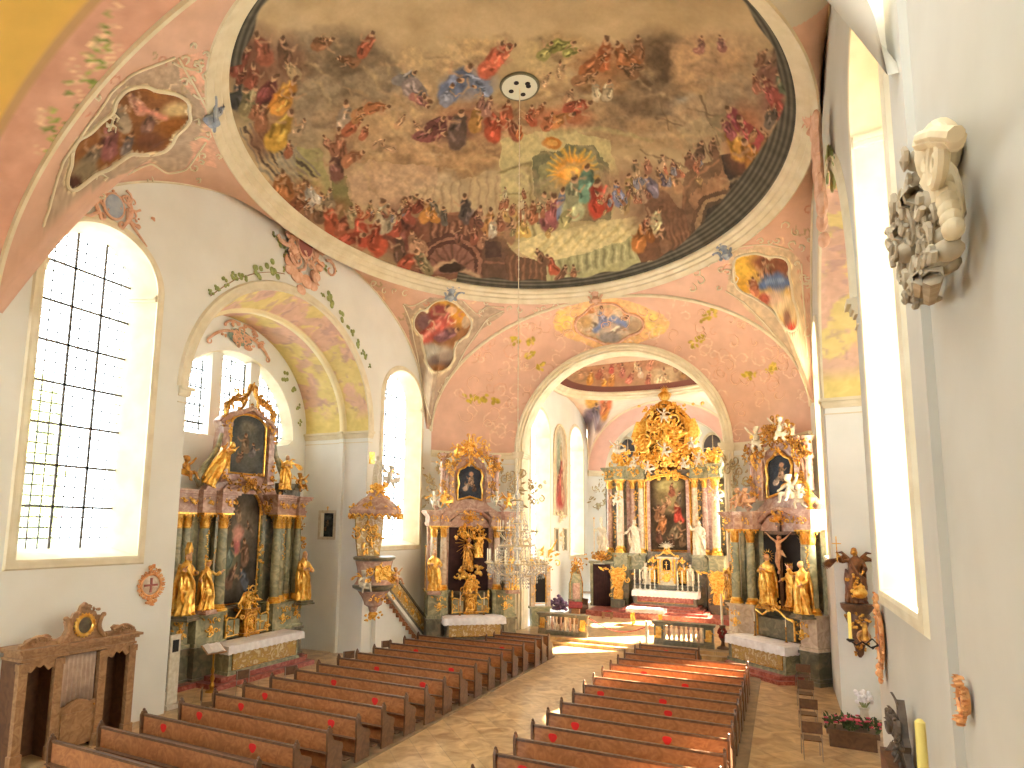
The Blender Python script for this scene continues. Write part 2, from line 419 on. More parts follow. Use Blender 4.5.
def niche_soffit(x, y, z, side):
    n = len(x); P = Paint(np.arctan2(z-9.5, y-YC-.05)*4.7, np.abs(x)*1.0, (224, 184, 158), .35, .5, 5)
    s = P.x; d = P.y
    f = fbm(s*1.1, d*1.3, 7, 4); w = np.clip((f-.48)*14, 0, 1)
    P.c = P.c*(1-w[:, None])+np.array((230, 208, 140))*w[:, None]
    f2 = fbm(s*3.1, d*3.3, 21, 3); w2 = np.clip((f2-.62)*12, 0, 1)*.5
    P.c = P.c*(1-w2[:, None])+np.array((190, 152, 146))*w2[:, None]
    # yellow feet and crown of the bands
    ang = np.arctan2(z-9.5, np.abs(y-YC-.05)); w3 = np.clip((.22-ang)*9, 0, 1)
    P.c = P.c*(1-w3[:, None])+np.array((228, 206, 130))*w3[:, None]
    P.c += ((fbm(s*6, d*6, 3, 3)-.5)*26)[:, None]
    return P.c
def niche(X, side, nm):
    yc = YC+.05
    secs = [(0, 4.55, 4.45, 1), (.12, 4.55, 4.45, 1), (1.18, 4.5, 3.92, 1), (1.2, 4.36, 3.8, 0), (1.42, 4.36, 3.8, 0), (1.44, 4.5, 4.1, 1), (3.4, 4.42, 4.1, 1)]
    n = 300; rows = []; pc = []
    S_ = []
    for a, b in zip(secs[:-1], secs[1:]):
        m = 14 if abs(b[0]-a[0]) > .5 else 2
        for k in range(m): S_.append(tuple(a[i]+(b[i]-a[i])*k/m for i in range(3))+(a[3] and b[3],))
    S_.append(secs[-1])
    V = np.zeros((n+1, len(S_), 3)); C = np.zeros((n+1, len(S_), 3))
    for i in range(n+1):
        a = pi*i/n
        for j, (d, hw, rz, pt) in enumerate(S_):
            V[i, j] = (X+side*d, yc+hw*math.cos(a), 9.5+rz*math.sin(a))
    vx, vy, vz = V.reshape(-1, 3).T
    c = niche_soffit(vx, vy, vz, side).reshape(n+1, len(S_), 3)
    for j, s in enumerate(S_):
        if not s[3]: c[:, j] = (240, 224, 178)
    o = gridmesh('trim_%d' % (1 if side < 0 else 2), V, vault_m, c.reshape(-1, 3)); struct(o)
    # jambs
    for s in (-1, 1):
        mb = MB(); pts = [(X+side*d, yc+s*hw) for d, hw, rz, p in secs]
        mb.add([(x, y, 0) for x, y in pts]+[(x, y, 9.5) for x, y in pts], [(i, i+1, len(pts)+i+1, len(pts)+i) for i in range(len(pts)-1)])
        o = mb.build('wall_%s_niche_%s' % (nm, 'west' if s < 0 else 'east'), plaster_cool, smooth=0); struct(o)
        mb = MB()
        for (z0, z1, e) in ((9.2, 9.28, .05), (9.28, 9.4, .09), (9.4, 9.5, .16), (9.0, 9.03, .03)):
            q = [(x, y) for x, y in pts]+[(X+side*3.4, yc+s*(4.42-e))]+[(x, y-s*e) for x, y in reversed(pts)]
            q[-1] = (X-side*e, q[-1][1]); q.append((X-side*e, yc+s*(4.55+.3)))
            q.append((X, yc+s*(4.55+.3)))
            mb.slab(q, z0, z1)
        struct(mb.build('trim_%d' % (3 + (s > 0)+(side > 0)*2), cream, smooth=0))
    # archivolt
    mb = MB(); N = 64
    prof = [(0, .0), (0, .06), (.08, .09), (.2, .06), (.3, .08), (.36, 0)]
    for (d0, h0), (d1, h1) in zip(prof[:-1], prof[1:]):
        A = [(X-side*h0, yc+(4.55+d0)*math.cos(pi*i/N), 9.5+(4.45+d0)*math.sin(pi*i/N)) for i in range(N+1)]
        B = [(X-side*h1, yc+(4.55+d1)*math.cos(pi*i/N), 9.5+(4.45+d1)*math.sin(pi*i/N)) for i in range(N+1)]
        mb.add(A+B, [(i, i+1, N+2+i, N+1+i) for i in range(N)])
    struct(mb.build('trim_%d' % (7+(side > 0)), cream))
    # back wall with the half round window
    Xb = X+side*3.4; wc = YC+.45; R = 3.2
    L = [(wc+R*math.cos(pi*k/40), 9.1+R*math.sin(pi*k/40)) for k in range(41)]+[(wc-R+.25, 8.9), (wc-R+.9, 8.75), (wc+R-.9, 8.75), (wc+R-.25, 8.9)]
    fill_panel('wall_%s_niche_back' % nm, [(yc-4.6, 0), (yc+4.6, 0), (yc+4.6, 14), (yc-4.6, 14)], [L], lambda a, b: (Xb, a, b), plaster_cool)
    fr = MB(); L2 = [(wc+(a-wc)*.93, 10+(b-10)*.93) for a, b in L]
    strip(fr, [(Xb, a, b) for a, b in L], [(Xb+side*.5, a, b) for a, b in L2])
    w = fr.build('window_%d' % (5+(side > 0)), cream); struct(w)
    g = MB(); g.add([(Xb+side*.5, a, b) for a, b in L2], [tuple(range(len(L2)))]); g.build('window_pane', glass, w, smooth=0)
    pm = MB()
    for c0, hwid in ((-.95, .24), (.95, .24)):
        pm.box(min(Xb+side*.12, Xb+side*.5), max(Xb+side*.12, Xb+side*.5), wc+c0-hwid, wc+c0+hwid, 8.75, 9.1+math.sqrt(R*R-1.3))
    pm.build('mullion_pier', plaster, w, smooth=0)
    b = MB(); t = .028; xx = Xb+side*.47
    for k in range(-4, 5):
        y = wc+k*.68; 
        if abs(y-wc) < R*.9: b.box(xx-.015, xx+.015, y-t, y+t, 8.85, 9.1+.93*math.sqrt(max(0, R*R-((y-wc)/.93)**2)))
    for k in range(0, 5):
        z = 9.2+k*.7; s_ = .93*math.sqrt(max(0, R*R-(z-9.1)**2)); b.box(xx-.015, xx+.015, wc-s_, wc+s_, z-t, z+t)
    t = .018
    for k in range(-12, 13):
        y = wc+k*.23
        if abs(y-wc) < R*.9: b.box(xx-.01, xx+.01, y-t, y+t, 8.85, 9.1+.93*math.sqrt(max(0, R*R-((y-wc)/.93)**2)))
    for k in range(0, 13):
        z = 9.0+k*.24; s_ = .93*math.sqrt(max(0, R*R-(z-9.1)**2)); b.box(xx-.01, xx+.01, wc-s_, wc+s_, z-t, z+t)
    b.build('glazing_bars', lead, w, smooth=0)
niche(XL, -1, 'left'); niche(XR, 1, 'right')
# ---- dome, ring, pendentives
DRX, DRY, DZ, DH = 8.0, 9.14, 16.4, 3.35
NPH, NRH = 1100, 250
ph = np.linspace(0, 2*pi, NPH, endpoint=False)
rh = np.linspace(0.004, 1, NRH)**.8
V = np.zeros((NPH, NRH, 3))
V[..., 0] = DRX*np.cos(ph)[:, None]*rh; V[..., 1] = YC+DRY*np.sin(ph)[:, None]*rh; V[..., 2] = DZ+DH*(1-rh**2)[None]
exec_fresco = True
x, y = PXY(V)
RH = np.tile(rh, NPH)
bad = (x < -500) | (y > 700) | (y < -600)
x = np.where(bad, -3000, x); y = np.where(bad, -3000, y)
P = Paint(x, y, (184, 156, 116), 3.2, 9.0, 3)
# soft ground of sky and cloud
f = fbm(x/60., y/42., 11, 4)[:, None]; P.c = P.c*(1-.0)+(f-.5)*np.array([60, 54, 50])
f = fbm(x/22., y/16., 12, 3)[:, None]; P.c += (f-.5)*16
E_ = P.el
sky = [(345, 70, 48, 34, (110, 90, 70)), (330, 55, 40, 22, (120, 100, 78)), (362, 95, 40, 24, (140, 118, 92)), (395, 130, 70, 34, (178, 146, 108)), (300, 100, 26, 60, (150, 128, 104)),
       (385, 80, 26, 12, (134, 132, 128)), (420, 112, 50, 16, (176, 142, 104)), (400, 128, 30, 12, (186, 150, 112)), (375, 146, 34, 14, (152, 122, 88)), (420, 156, 48, 14, (160, 130, 96)),
       (452, 140, 34, 10, (120, 92, 66)), (480, 152, 34, 12, (170, 134, 96)), (400, 190, 48, 20, (192, 156, 124)), (365, 180, 26, 12, (190, 158, 126)), (430, 182, 40, 16, (186, 160, 128)),
       (470, 60, 30, 22, (190, 160, 116)), (540, 60, 26, 22, (196, 168, 120)), (560, 100, 24, 28, (186, 152, 112)), (600, 120, 34, 18, (180, 150, 110)), (690, 70, 60, 34, (188, 148, 106)),
       (720, 60, 34, 24, (184, 146, 112)), (676, 108, 26, 14, (150, 146, 136)), (690, 128, 60, 14, (180, 152, 112)), (640, 130, 34, 16, (160, 126, 92)), (618, 112, 12, 20, (128, 102, 76)),
       (655, 60, 26, 26, (98, 76, 58)), (640, 78, 22, 16, (112, 86, 62)), (652, 90, 30, 10, (120, 94, 70)), (664, 48, 18, 12, (90, 70, 52)), (560, 44, 26, 10, (150, 124, 84)), (520, 120, 26, 24, (150, 116, 80)),
       (730, 110, 26, 22, (146, 122, 92)), (700, 140, 30, 14, (160, 132, 98)), (754, 60, 24, 26, (170, 140, 104)), (775, 80, 14, 24, (122, 100, 78)), (255, 60, 26, 30, (120, 82, 62)), (460, 100, 20, 12, (170, 136, 98))]
for a in sky: E_(a[0], a[1], a[2], a[3], a[4], 0, .9, .8)
for k in range(46):
    rd = random.Random(k); cx = rd.uniform(320, 720); cy = rd.uniform(40, 165)
    E_(cx, cy, rd.uniform(8, 26), rd.uniform(3, 8), rd.choice([(204, 174, 130), (150, 118, 84), (196, 158, 112), (136, 106, 78), (190, 164, 130)]), rd.uniform(-25, 25), .9, .4)
def cloud(cx, cy, r, lt, dk, fl=.55):
    rd = random.Random(int(cx*7+cy))
    for k in range(9):
        a = rd.uniform(0, 2*pi); q = rd.uniform(.2, .8); bx, by = cx+r*q*math.cos(a), cy+r*q*fl*math.sin(a); b = r*rd.uniform(.25, .5)
        E_(bx+b*.12, by+b*.3, b, b*.7, dk, 0, .7, .7); E_(bx, by, b*.86, b*.58, lt, 0, .8, .85)
for a in [(345, 62, 44, (124, 102, 78), (92, 72, 54)), (372, 84, 30, (150, 128, 100), (112, 90, 70)), (318, 92, 30, (158, 136, 108), (124, 102, 78)), (398, 138, 40, (194, 158, 118), (146, 114, 82)), (432, 150, 36, (190, 152, 112), (136, 102, 72)), (360, 140, 26, (184, 150, 112), (140, 112, 84)), (470, 148, 34, (186, 146, 104), (128, 94, 64)), (500, 140, 24, (190, 152, 108), (140, 104, 74)),
          (412, 120, 30, (196, 160, 118), (152, 120, 88)), (540, 84, 26, (202, 170, 124), (150, 118, 84)), (584, 112, 34, (186, 152, 112), (128, 98, 70)), (640, 96, 40, (150, 122, 92), (104, 80, 60)), (652, 58, 36, (116, 90, 66), (80, 60, 46)), (604, 78, 30, (170, 132, 92), (120, 88, 62)), (700, 66, 44, (198, 158, 116), (158, 124, 92)), (738, 92, 34, (170, 142, 110), (128, 104, 82)),
          (690, 108, 36, (180, 150, 116), (140, 114, 88)), (520, 112, 22, (170, 134, 94), (120, 90, 64)), (300, 66, 24, (140, 112, 84), (104, 80, 60)), (440, 60, 40, (196, 164, 120), (160, 130, 96)), (480, 46, 30, (204, 170, 122), (160, 128, 92)), (570, 52, 34, (190, 156, 112), (140, 112, 80)), (420, 96, 26, (184, 152, 114), (140, 112, 84)), (330, 120, 22, (170, 140, 108), (128, 104, 80))]:
    cloud(*a)
# painted architecture of the lower zone
P.poly([(296, 148), (320, 148), (332, 190), (336, 226), (312, 214), (290, 196)], (160, 148, 98), .85)
P.poly([(330, 176), (346, 176), (356, 212), (338, 222)], (116, 108, 68), .9)
P.poly([(345, 180), (372, 160), (440, 168), (432, 196), (390, 214), (350, 200)], (192, 156, 124), .7)
P.poly([(410, 190), (500, 170), (512, 232), (430, 226)], (186, 160, 122), .6)
for k in range(9): P.line([(425+9*k, 184-k), (424+9*k, 212)], 2, (150, 120, 92), .8, .6)
P.poly([(500, 140), (556, 128), (610, 140), (622, 190), (604, 240), (500, 250)], (192, 176, 124), .85)
P.line([(500, 172), (530, 164), (534, 236)], 3, (142, 124, 84), .7); P.line([(500, 196), (528, 192)], 2, (150, 132, 92), .7)
P.line([(556, 132), (600, 128), (652, 140)], 4, (168, 148, 104), .7)
P.poly([(532, 160), (540, 152), (562, 150), (566, 144), (592, 144), (598, 152), (608, 164), (612, 220), (538, 226)], (112, 106, 78), .95)
P.poly([(538, 166), (560, 156), (590, 152), (604, 168), (606, 214), (544, 220)], (140, 132, 92), .9)
for k in range(22):
    a = 2*pi*k/22; P.line([(573, 172), (573+26*math.cos(a), 170+23*math.sin(a))], 2.2, (232, 176, 70), .9, .8)
E_(573, 172, 17, 15, (232, 150, 56), 0, .8); E_(573, 172, 9, 8, (246, 190, 96), 0, .8)
E_(552, 143, 9, 6, (176, 112, 52), 10); E_(552, 143, 5, 3, (206, 150, 76), 10)
# pavilion floor cloth and balustrade
P.poly([(517, 247), (541, 233), (590, 226), (642, 214), (668, 216), (662, 230), (590, 254), (534, 264)], (212, 192, 138), .95)
for k in range(7): P.line([(530+14*k, 256-2.4*k), (548+15*k, 238-2.8*k)], 2.4, (182, 158, 104), .8, .7)
P.poly([(536, 264), (590, 252), (640, 234), (650, 262), (600, 282), (545, 284)], (168, 158, 112), .95)
for k in range(11): P.line([(552+8.6*k, 262-2.2*k), (553+8.6*k, 281-2.6*k)], 2.6, (126, 116, 82), .7, .8); 
for k in range(11): P.line([(556+8.6*k, 262-2.2*k), (557+8.6*k, 281-2.6*k)], 1.6, (196, 184, 138), .7, .8)
# left balcony
P.poly([(414, 222), (440, 214), (470, 216), (484, 232), (484, 280), (412, 276), (402, 250)], (120, 78, 60), .95)
for k in range(8): P.line([(432+6*k, 222+abs(k-3)*.6), (432+6*k, 240)], 2.2, (86, 54, 44), .6, .8); P.line([(435+6*k, 222), (435+6*k, 240)], 1.4, (160, 112, 86), .6, .8)
P.line([(416, 220), (440, 213), (472, 217), (484, 230)], 3.2, (154, 104, 78), .6)
for r, c in ((33, (92, 58, 48)), (29, (146, 100, 78)), (26, (80, 50, 42)), (22, (134, 92, 76))): 
    i = np.nonzero((np.hypot((P.x-452)/1.05, P.y-266) < r) & (P.y < 274))[0]; P.mix(i, np.ones(len(i))*.95, c)
for k in range(7): a = pi*(.1+.13*k); P.line([(452+24*math.cos(a), 266-23*math.sin(a)), (452+10*math.cos(a), 268-9*math.sin(a))], 2.4, (96, 62, 52), .7, .8)
P.line([(430, 272), (440, 264), (452, 262), (462, 270), (478, 276)], 4, (178, 142, 108), .7); E_(452, 268, 12, 5, (62, 44, 36))
P.poly([(482, 232), (505, 234), (510, 284), (482, 282)], (98, 68, 54), .95); P.line([(484, 234), (506, 236)], 3, (144, 98, 70), .6); P.line([(484, 262), (506, 264)], 2, (136, 92, 70), .6)
P.poly([(486, 240), (500, 241), (502, 258), (486, 258)], (74, 52, 46), .8)
P.poly([(506, 244), (522, 258), (546, 262), (548, 288), (508, 288)], (96, 64, 48), .9)
for k in range(6): P.line([(512+6*k, 254+2*k), (512+6*k, 284)], 2, (148, 102, 74), .6, .7)
# right balcony
P.poly([(683, 172), (712, 160), (740, 150), (760, 168), (754, 226), (728, 246), (698, 252), (680, 220)], (108, 80, 60), .95)
P.poly([(722, 156), (746, 150), (760, 176), (748, 204), (728, 188)], (56, 46, 42), .95)
P.line([(682, 214), (684, 190), (700, 172), (720, 162)], 3, (156, 110, 80), .6)
for k in range(6): P.poly([(688+6*k, 200-5*k), (692+6*k, 192-5*k), (700+6*k, 206-5*k), (696+6*k, 216-5*k)], (160, 116, 84), .8)
for r, c in ((35, (86, 62, 48)), (31, (160, 128, 92)), (27, (80, 62, 50)), (23, (62, 52, 46))):
    i = np.nonzero(np.hypot(P.x-726, (P.y-226)/1.05) < r)[0]; P.mix(i, np.ones(len(i))*.92, c)
P.poly([(644, 196), (664, 190), (684, 212), (696, 250), (668, 262), (650, 240)], (100, 68, 50), .95)
for k in range(5): P.line([(664+5*k, 204+3*k), (670+5*k, 246)], 2.4, (146, 102, 74), .6, .8)
P.poly([(636, 236), (662, 230), (668, 256), (640, 266)], (112, 74, 52), .95); P.line([(634, 236), (664, 228)], 3, (156, 108, 76), .6)
P.line([(712, 240), (724, 226), (744, 222), (752, 212)], 6, (168, 136, 100), .7); E_(736, 226, 8, 8, (52, 40, 36))
# steps along the left rim
for k in range(9):
    o = k*4.2; P.line([(240+o, 128-o*.35), (262+o, 168-o*.5), (286+o, 196-o*.62)], 2.4, [(134, 120, 104), (74, 60, 54)][k % 2], .5, .9)
P.poly([(276, 160), (296, 146), (300, 186), (288, 196)], (164, 150, 126), .7)
# ship masts and tents
for a in ([(655, 118), (700, 130), (712, 164)], [(640, 150), (690, 168)], [(660, 96), (668, 130)], [(690, 110), (742, 120)], [(700, 96), (720, 150)]): P.line(a, 2, (116, 92, 68), .7, .8)
P.poly([(706, 118), (738, 108), (752, 128), (722, 142)], (138, 120, 90), .8); P.poly([(676, 128), (704, 116), (716, 134), (690, 146)], (170, 148, 112), .7)
# figures
F = P.fig
figs = [(240, 62, 30, (126, 56, 46), 60), (262, 50, 30, (150, 78, 58), 110), (252, 78, 24, (140, 66, 50), 80), (284, 56, 30, (104, 70, 54), 95), (292, 70, 22, (168, 144, 108), 120),
        (236, 96, 24, (46, 52, 60), 80), (250, 104, 30, (150, 140, 100), 70), (268, 92, 30, (104, 40, 44), 60), (284, 96, 36, (222, 138, 48), 55), (280, 132, 40, (206, 158, 56), 62), (262, 118, 26, (146, 90, 64), 75),
        (300, 128, 18, (176, 150, 120), 60), (288, 150, 16, (150, 84, 60), 80), (344, 120, 30, (178, 160, 140), 86), (340, 146, 28, (150, 92, 68), 96), (336, 168, 26, (112, 68, 62), 92), (352, 128, 22, (170, 88, 60), 40),
        (352, 158, 22, (166, 104, 72), 35), (362, 112, 20, (176, 120, 76), 20), (376, 108, 22, (176, 104, 64), 10), (330, 200, 20, (146, 128, 100), 90), (404, 78, 22, (120, 120, 124), 20), (416, 92, 30, (132, 122, 124), -35), (420, 100, 20, (162, 100, 94), -40),
        (378, 144, 14, (186, 150, 116), 30), (390, 148, 14, (190, 152, 118), 150), (400, 122, 13, (196, 152, 112), 60), (418, 128, 13, (192, 146, 108), 120), (350, 60, 20, (124, 84, 58), 160), (366, 46, 24, (160, 76, 52), 60), (322, 44, 22, (140, 88, 56), 20),
        (456, 84, 40, (92, 112, 152), 50), (474, 82, 28, (112, 130, 164), 170), (448, 96, 22, (126, 140, 170), 70), (492, 62, 34, (206, 92, 66), 60), (504, 50, 20, (196, 104, 76), 30), (442, 126, 30, (112, 58, 62), 20), (458, 130, 34, (84, 66, 62), 80), (432, 136, 26, (128, 66, 66), 8),
        (476, 120, 26, (170, 120, 58), 80), (492, 126, 30, (168, 66, 46), 100), (506, 116, 26, (176, 84, 56), 80), (488, 108, 20, (150, 104, 92), 70), (514, 130, 22, (140, 70, 50), 120),
        (560, 46, 24, (134, 138, 66), 10), (546, 52, 20, (150, 150, 84), 60), (590, 66, 26, (168, 96, 56), 50), (604, 56, 30, (186, 96, 56), 80), (622, 58, 26, (176, 104, 60), 110), (584, 78, 22, (150, 104, 70), 20), (630, 72, 20, (120, 84, 58), 150), (640, 50, 24, (132, 86, 58), 90),
        (608, 90, 18, (198, 180, 146), 85), (596, 92, 18, (206, 190, 156), 95), (576, 108, 26, (200, 84, 62), 20), (560, 120, 24, (206, 132, 72), 25), (548, 122, 18, (170, 96, 62), 60), (568, 98, 16, (196, 150, 110), 60), (532, 116, 20, (186, 88, 60), 100),
        (540, 112, 16, (160, 92, 60), 60), (520, 132, 14, (200, 110, 60), 90), (560, 72, 18, (196, 160, 118), 90), (546, 80, 14, (200, 164, 124), 60), (700, 46, 18, (156, 104, 92), 80), (722, 44, 16, (150, 98, 90), 100),
        (766, 70, 20, (120, 78, 64), 60), (772, 90, 26, (150, 66, 62), 120), (780, 110, 28, (176, 70, 60), 125), (784, 84, 24, (96, 110, 84), 120), (762, 58, 18, (130, 88, 66), 60), (776, 56, 20, (112, 84, 66), 90), (756, 84, 16, (160, 96, 74), 100), (770, 118, 20, (96, 88, 80), 100),
        (738, 122, 30, (158, 58, 78), 130), (748, 134, 34, (170, 62, 66), 118), (736, 144, 36, (218, 154, 64), 120), (752, 158, 34, (190, 120, 52), 115), (728, 130, 20, (150, 74, 82), 120), (764, 140, 20, (150, 104, 66), 100),
        (560, 206, 28, (116, 134, 174), 75), (574, 200, 38, (190, 196, 146), 86), (586, 186, 32, (104, 158, 132), 84), (597, 200, 34, (192, 60, 44), 92), (608, 204, 22, (176, 70, 52), 60), (550, 214, 32, (140, 74, 78), 80), (542, 206, 22, (190, 170, 130), 80), (534, 214, 20, (160, 92, 60), 90), (566, 218, 22, (176, 170, 110), 70),
        (520, 226, 22, (196, 160, 84), 90), (510, 232, 22, (150, 110, 80), 90), (504, 222, 18, (140, 96, 74), 85), (526, 212, 16, (172, 120, 84), 95), (618, 194, 22, (112, 124, 160), 100), (630, 188, 22, (200, 168, 104), 95), (642, 192, 22, (168, 132, 104), 110), (626, 204, 18, (170, 140, 90), 80),
        (652, 186, 20, (118, 112, 136), 120), (662, 180, 20, (176, 130, 92), 110), (636, 170, 16, (180, 150, 112), 95), (648, 166, 16, (160, 104, 80), 100), (662, 164, 15, (188, 156, 120), 90), (674, 170, 16, (140, 88, 72), 110), (676, 184, 18, (186, 140, 100), 120), (690, 160, 16, (120, 80, 64), 90), (700, 152, 18, (96, 70, 58), 80), (714, 150, 18, (110, 78, 60), 100),
        (656, 222, 26, (204, 190, 140), 70), (664, 240, 22, (120, 84, 60), 100), (640, 238, 26, (186, 110, 48), 80), (646, 226, 16, (140, 74, 50), 90), (730, 222, 14, (196, 150, 104), 60), (738, 216, 12, (206, 170, 120), 30),
        (552, 266, 18, (176, 76, 50), 110), (562, 274, 16, (112, 72, 54), 60), (574, 274, 14, (150, 96, 66), 90), (542, 258, 18, (104, 70, 52), 120),
        (286, 190, 34, (156, 92, 48), 100), (300, 194, 22, (176, 118, 76), 70), (310, 198, 26, (196, 190, 176), 95), (320, 204, 20, (108, 120, 142), 80), (294, 206, 22, (140, 72, 46), 60), (330, 222, 32, (176, 74, 48), 110), (318, 212, 20, (96, 66, 48), 90), (344, 226, 24, (140, 66, 46), 60),
        (352, 218, 18, (150, 134, 96), 90), (362, 230, 32, (188, 66, 50), 95), (376, 238, 34, (196, 74, 50), 100), (350, 240, 24, (160, 58, 42), 20), (382, 218, 30, (206, 190, 156), 85), (370, 214, 20, (170, 140, 96), 90), (392, 222, 26, (156, 62, 46), 100), (404, 226, 42, (96, 46, 42), 88), (410, 212, 24, (140, 62, 50), 85),
        (400, 250, 26, (86, 58, 48), 95), (414, 244, 22, (186, 140, 108), 100), (408, 262, 24, (170, 70, 48), 40), (422, 262, 24, (130, 120, 86), 120), (418, 206, 20, (150, 118, 84), 90), (426, 212, 22, (196, 130, 60), 80), (434, 208, 18, (104, 96, 80), 110), (444, 216, 16, (80, 78, 72), 90),
        (466, 210, 26, (64, 56, 58), 90), (476, 218, 20, (96, 54, 46), 70), (488, 222, 22, (186, 126, 70), 80), (492, 228, 18, (204, 192, 170), 90), (500, 224, 16, (130, 76, 56), 90), (474, 236, 16, (130, 70, 54), 90), (482, 240, 16, (160, 110, 84), 80), (460, 236, 16, (104, 62, 50), 90)]
rd = random.Random(77)
for k in range(260):   # broken painterly ground
    cx = rd.uniform(232, 790); cy = rd.uniform(36, 190); a = rd.uniform(-.5, .5)+(.4 if cx < 400 else 0); L = rd.uniform(6, 22)
    P.line([(cx, cy), (cx+L*math.cos(a), cy+L*math.sin(a)), (cx+L*1.7*math.cos(a+.3), cy+L*1.7*math.sin(a+.3))], rd.uniform(2, 5), rd.choice([(206, 176, 134), (150, 120, 88), (190, 150, 110), (132, 108, 82), (200, 168, 120), (164, 140, 112)]), .9, .35)
for a in [(250, 58, 22, 18, (112, 70, 54)), (262, 84, 18, 22, (126, 84, 62)), (246, 100, 14, 20, (100, 90, 72)), (290, 62, 14, 26, (120, 84, 64)), (274, 112, 18, 26, (150, 104, 66)), (262, 138, 12, 18, (120, 78, 58)), (344, 140, 12, 34, (146, 112, 84)), (476, 120, 34, 16, (140, 86, 62)), (448, 130, 26, 10, (110, 72, 62)),
          (470, 84, 24, 14, (120, 122, 140)), (608, 64, 30, 16, (156, 106, 70)), (572, 206, 40, 22, (150, 120, 84)), (640, 184, 50, 18, (150, 112, 84)), (372, 232, 34, 16, (150, 74, 54)), (320, 210, 30, 14, (132, 84, 58)), (400, 232, 22, 26, (104, 58, 48)), (746, 140, 20, 34, (160, 92, 62)), (774, 92, 14, 34, (128, 80, 66)), (660, 214, 34, 20, (116, 82, 62)), (510, 224, 14, 22, (146, 112, 76)), (560, 118, 30, 10, (176, 100, 68)), (300, 196, 22, 14, (146, 96, 62))]:
    E_(a[0], a[1], a[2], a[3], a[4], 0, .8, .75)
for k, a in enumerate(figs): F(a[0], a[1], a[2]*1.18, a[3], a[4], seed=k)
for k, a in enumerate(figs):
    if k % 2 == 0 and a[2] > 18: F(a[0]+rd.uniform(-12, 12), a[1]+rd.uniform(-8, 8), a[2]*.8, tuple(np.clip(np.array(a[3])*rd.uniform(.7, 1.25)+rd.uniform(-12, 12), 30, 235)), a[4]+rd.uniform(-30, 30), seed=k+500)
rd = random.Random(5)
for k in range(36):   # small distant crowd
    t = rd.random(); xx = 355+t*150; yy = 206+8*math.sin(t*9)+rd.uniform(-5, 8)
    if 410 < xx < 500: continue
    F(xx, yy, rd.uniform(7, 12), rd.choice([(170, 90, 60), (190, 170, 130), (120, 70, 56), (160, 130, 84), (110, 110, 120)]), rd.uniform(60, 120), seed=k)
for k in range(30):
    xx = rd.uniform(600, 700); yy = 205-(xx-600)*.36+rd.uniform(-12, 12)
    F(xx, yy, rd.uniform(7, 12), rd.choice([(150, 96, 70), (200, 176, 130), (120, 76, 60), (176, 140, 90), (120, 124, 140), (190, 110, 80)]), rd.uniform(60, 130), seed=k)
for k in range(22):
    a = rd.uniform(0, 1); xx = 500+50*a; yy = 206+rd.uniform(-14, 26); F(xx, yy, rd.uniform(8, 13), rd.choice([(190, 150, 84), (150, 90, 64), (206, 190, 150), (130, 120, 80)]), rd.uniform(70, 110), seed=k)
# unseen half: plain clouded sky with a ring of robes
hid = (x < -2000); PHH = np.repeat(ph, NRH)
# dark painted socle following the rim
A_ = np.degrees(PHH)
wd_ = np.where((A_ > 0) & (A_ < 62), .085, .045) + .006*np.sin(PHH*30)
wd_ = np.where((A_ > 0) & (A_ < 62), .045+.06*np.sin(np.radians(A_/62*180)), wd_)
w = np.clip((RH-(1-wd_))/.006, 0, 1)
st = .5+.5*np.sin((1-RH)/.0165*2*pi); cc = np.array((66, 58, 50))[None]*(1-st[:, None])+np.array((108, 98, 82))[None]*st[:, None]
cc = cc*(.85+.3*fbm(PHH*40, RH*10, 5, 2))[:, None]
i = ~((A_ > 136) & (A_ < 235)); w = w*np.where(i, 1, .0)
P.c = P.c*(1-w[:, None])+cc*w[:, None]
P.c += ((fbm(x/2.4, y/2.4, 31, 3)-.5)*9)[:, None]; P.c += np.array((2, 6, 6))
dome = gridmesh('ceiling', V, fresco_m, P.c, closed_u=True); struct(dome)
# dome cornice ring
prof = [(-.02, 16.42), (-.07, 16.36), (-.04, 16.27), (.0, 16.24), (.09, 16.2), (.1, 16.13), (.16, 16.09), (.24, 16.05), (.25, 15.98), (.33, 15.93), (.37, 15.86), (.41, 15.82), (.46, 15.84)]
N = 220; V = np.zeros((N, len(prof), 3)); p_ = np.linspace(0, 2*pi, N, endpoint=False)
for j, (d, z) in enumerate(prof): V[:, j, 0] = (DRX+d)*np.cos(p_); V[:, j, 1] = YC+(DRY+d)*np.sin(p_); V[:, j, 2] = z
o = struct(gridmesh('trim_9', V, cream, closed_u=True)); o.data.set_sharp_from_angle(angle=.5)
def pend(phi, t):
    """point on the pendentive zone, t=0 at the ring, 1 at the arches"""
    ox, oy = (DRX+.42)*math.cos(phi), YC+(DRY+.42)*math.sin(phi)
    dx, dy = math.cos(phi)*DRX, math.sin(phi)*DRY
    s = 1e9
    if dx > 1e-6: s = min(s, XR/dx)
    if dx < -1e-6: s = min(s, XL/dx)
    if dy > 1e-6: s = min(s, (YE-YC)/dy)
    if dy < -1e-6: s = min(s, (YW-YC)/dy)
    bx, by = dx*s, YC+dy*s
    on_x = abs(bx-XL) < 1e-3 or abs(bx-XR) < 1e-3
    zb = zwall(by) if on_x else ztrans(bx)
    cx_ = min(abs(bx-XL), abs(bx-XR)); cy_ = min(abs(by-YE), abs(by-YW))
    x_ = ox+(bx-ox)*t; y_ = oy+(by-oy)*t; z_ = 15.84+(zb-15.84)*t**1.55
    return x_, y_, z_
NP_, NT = 1400, 70
V = np.zeros((NP_, NT, 3)); tt = np.linspace(0, 1, NT)
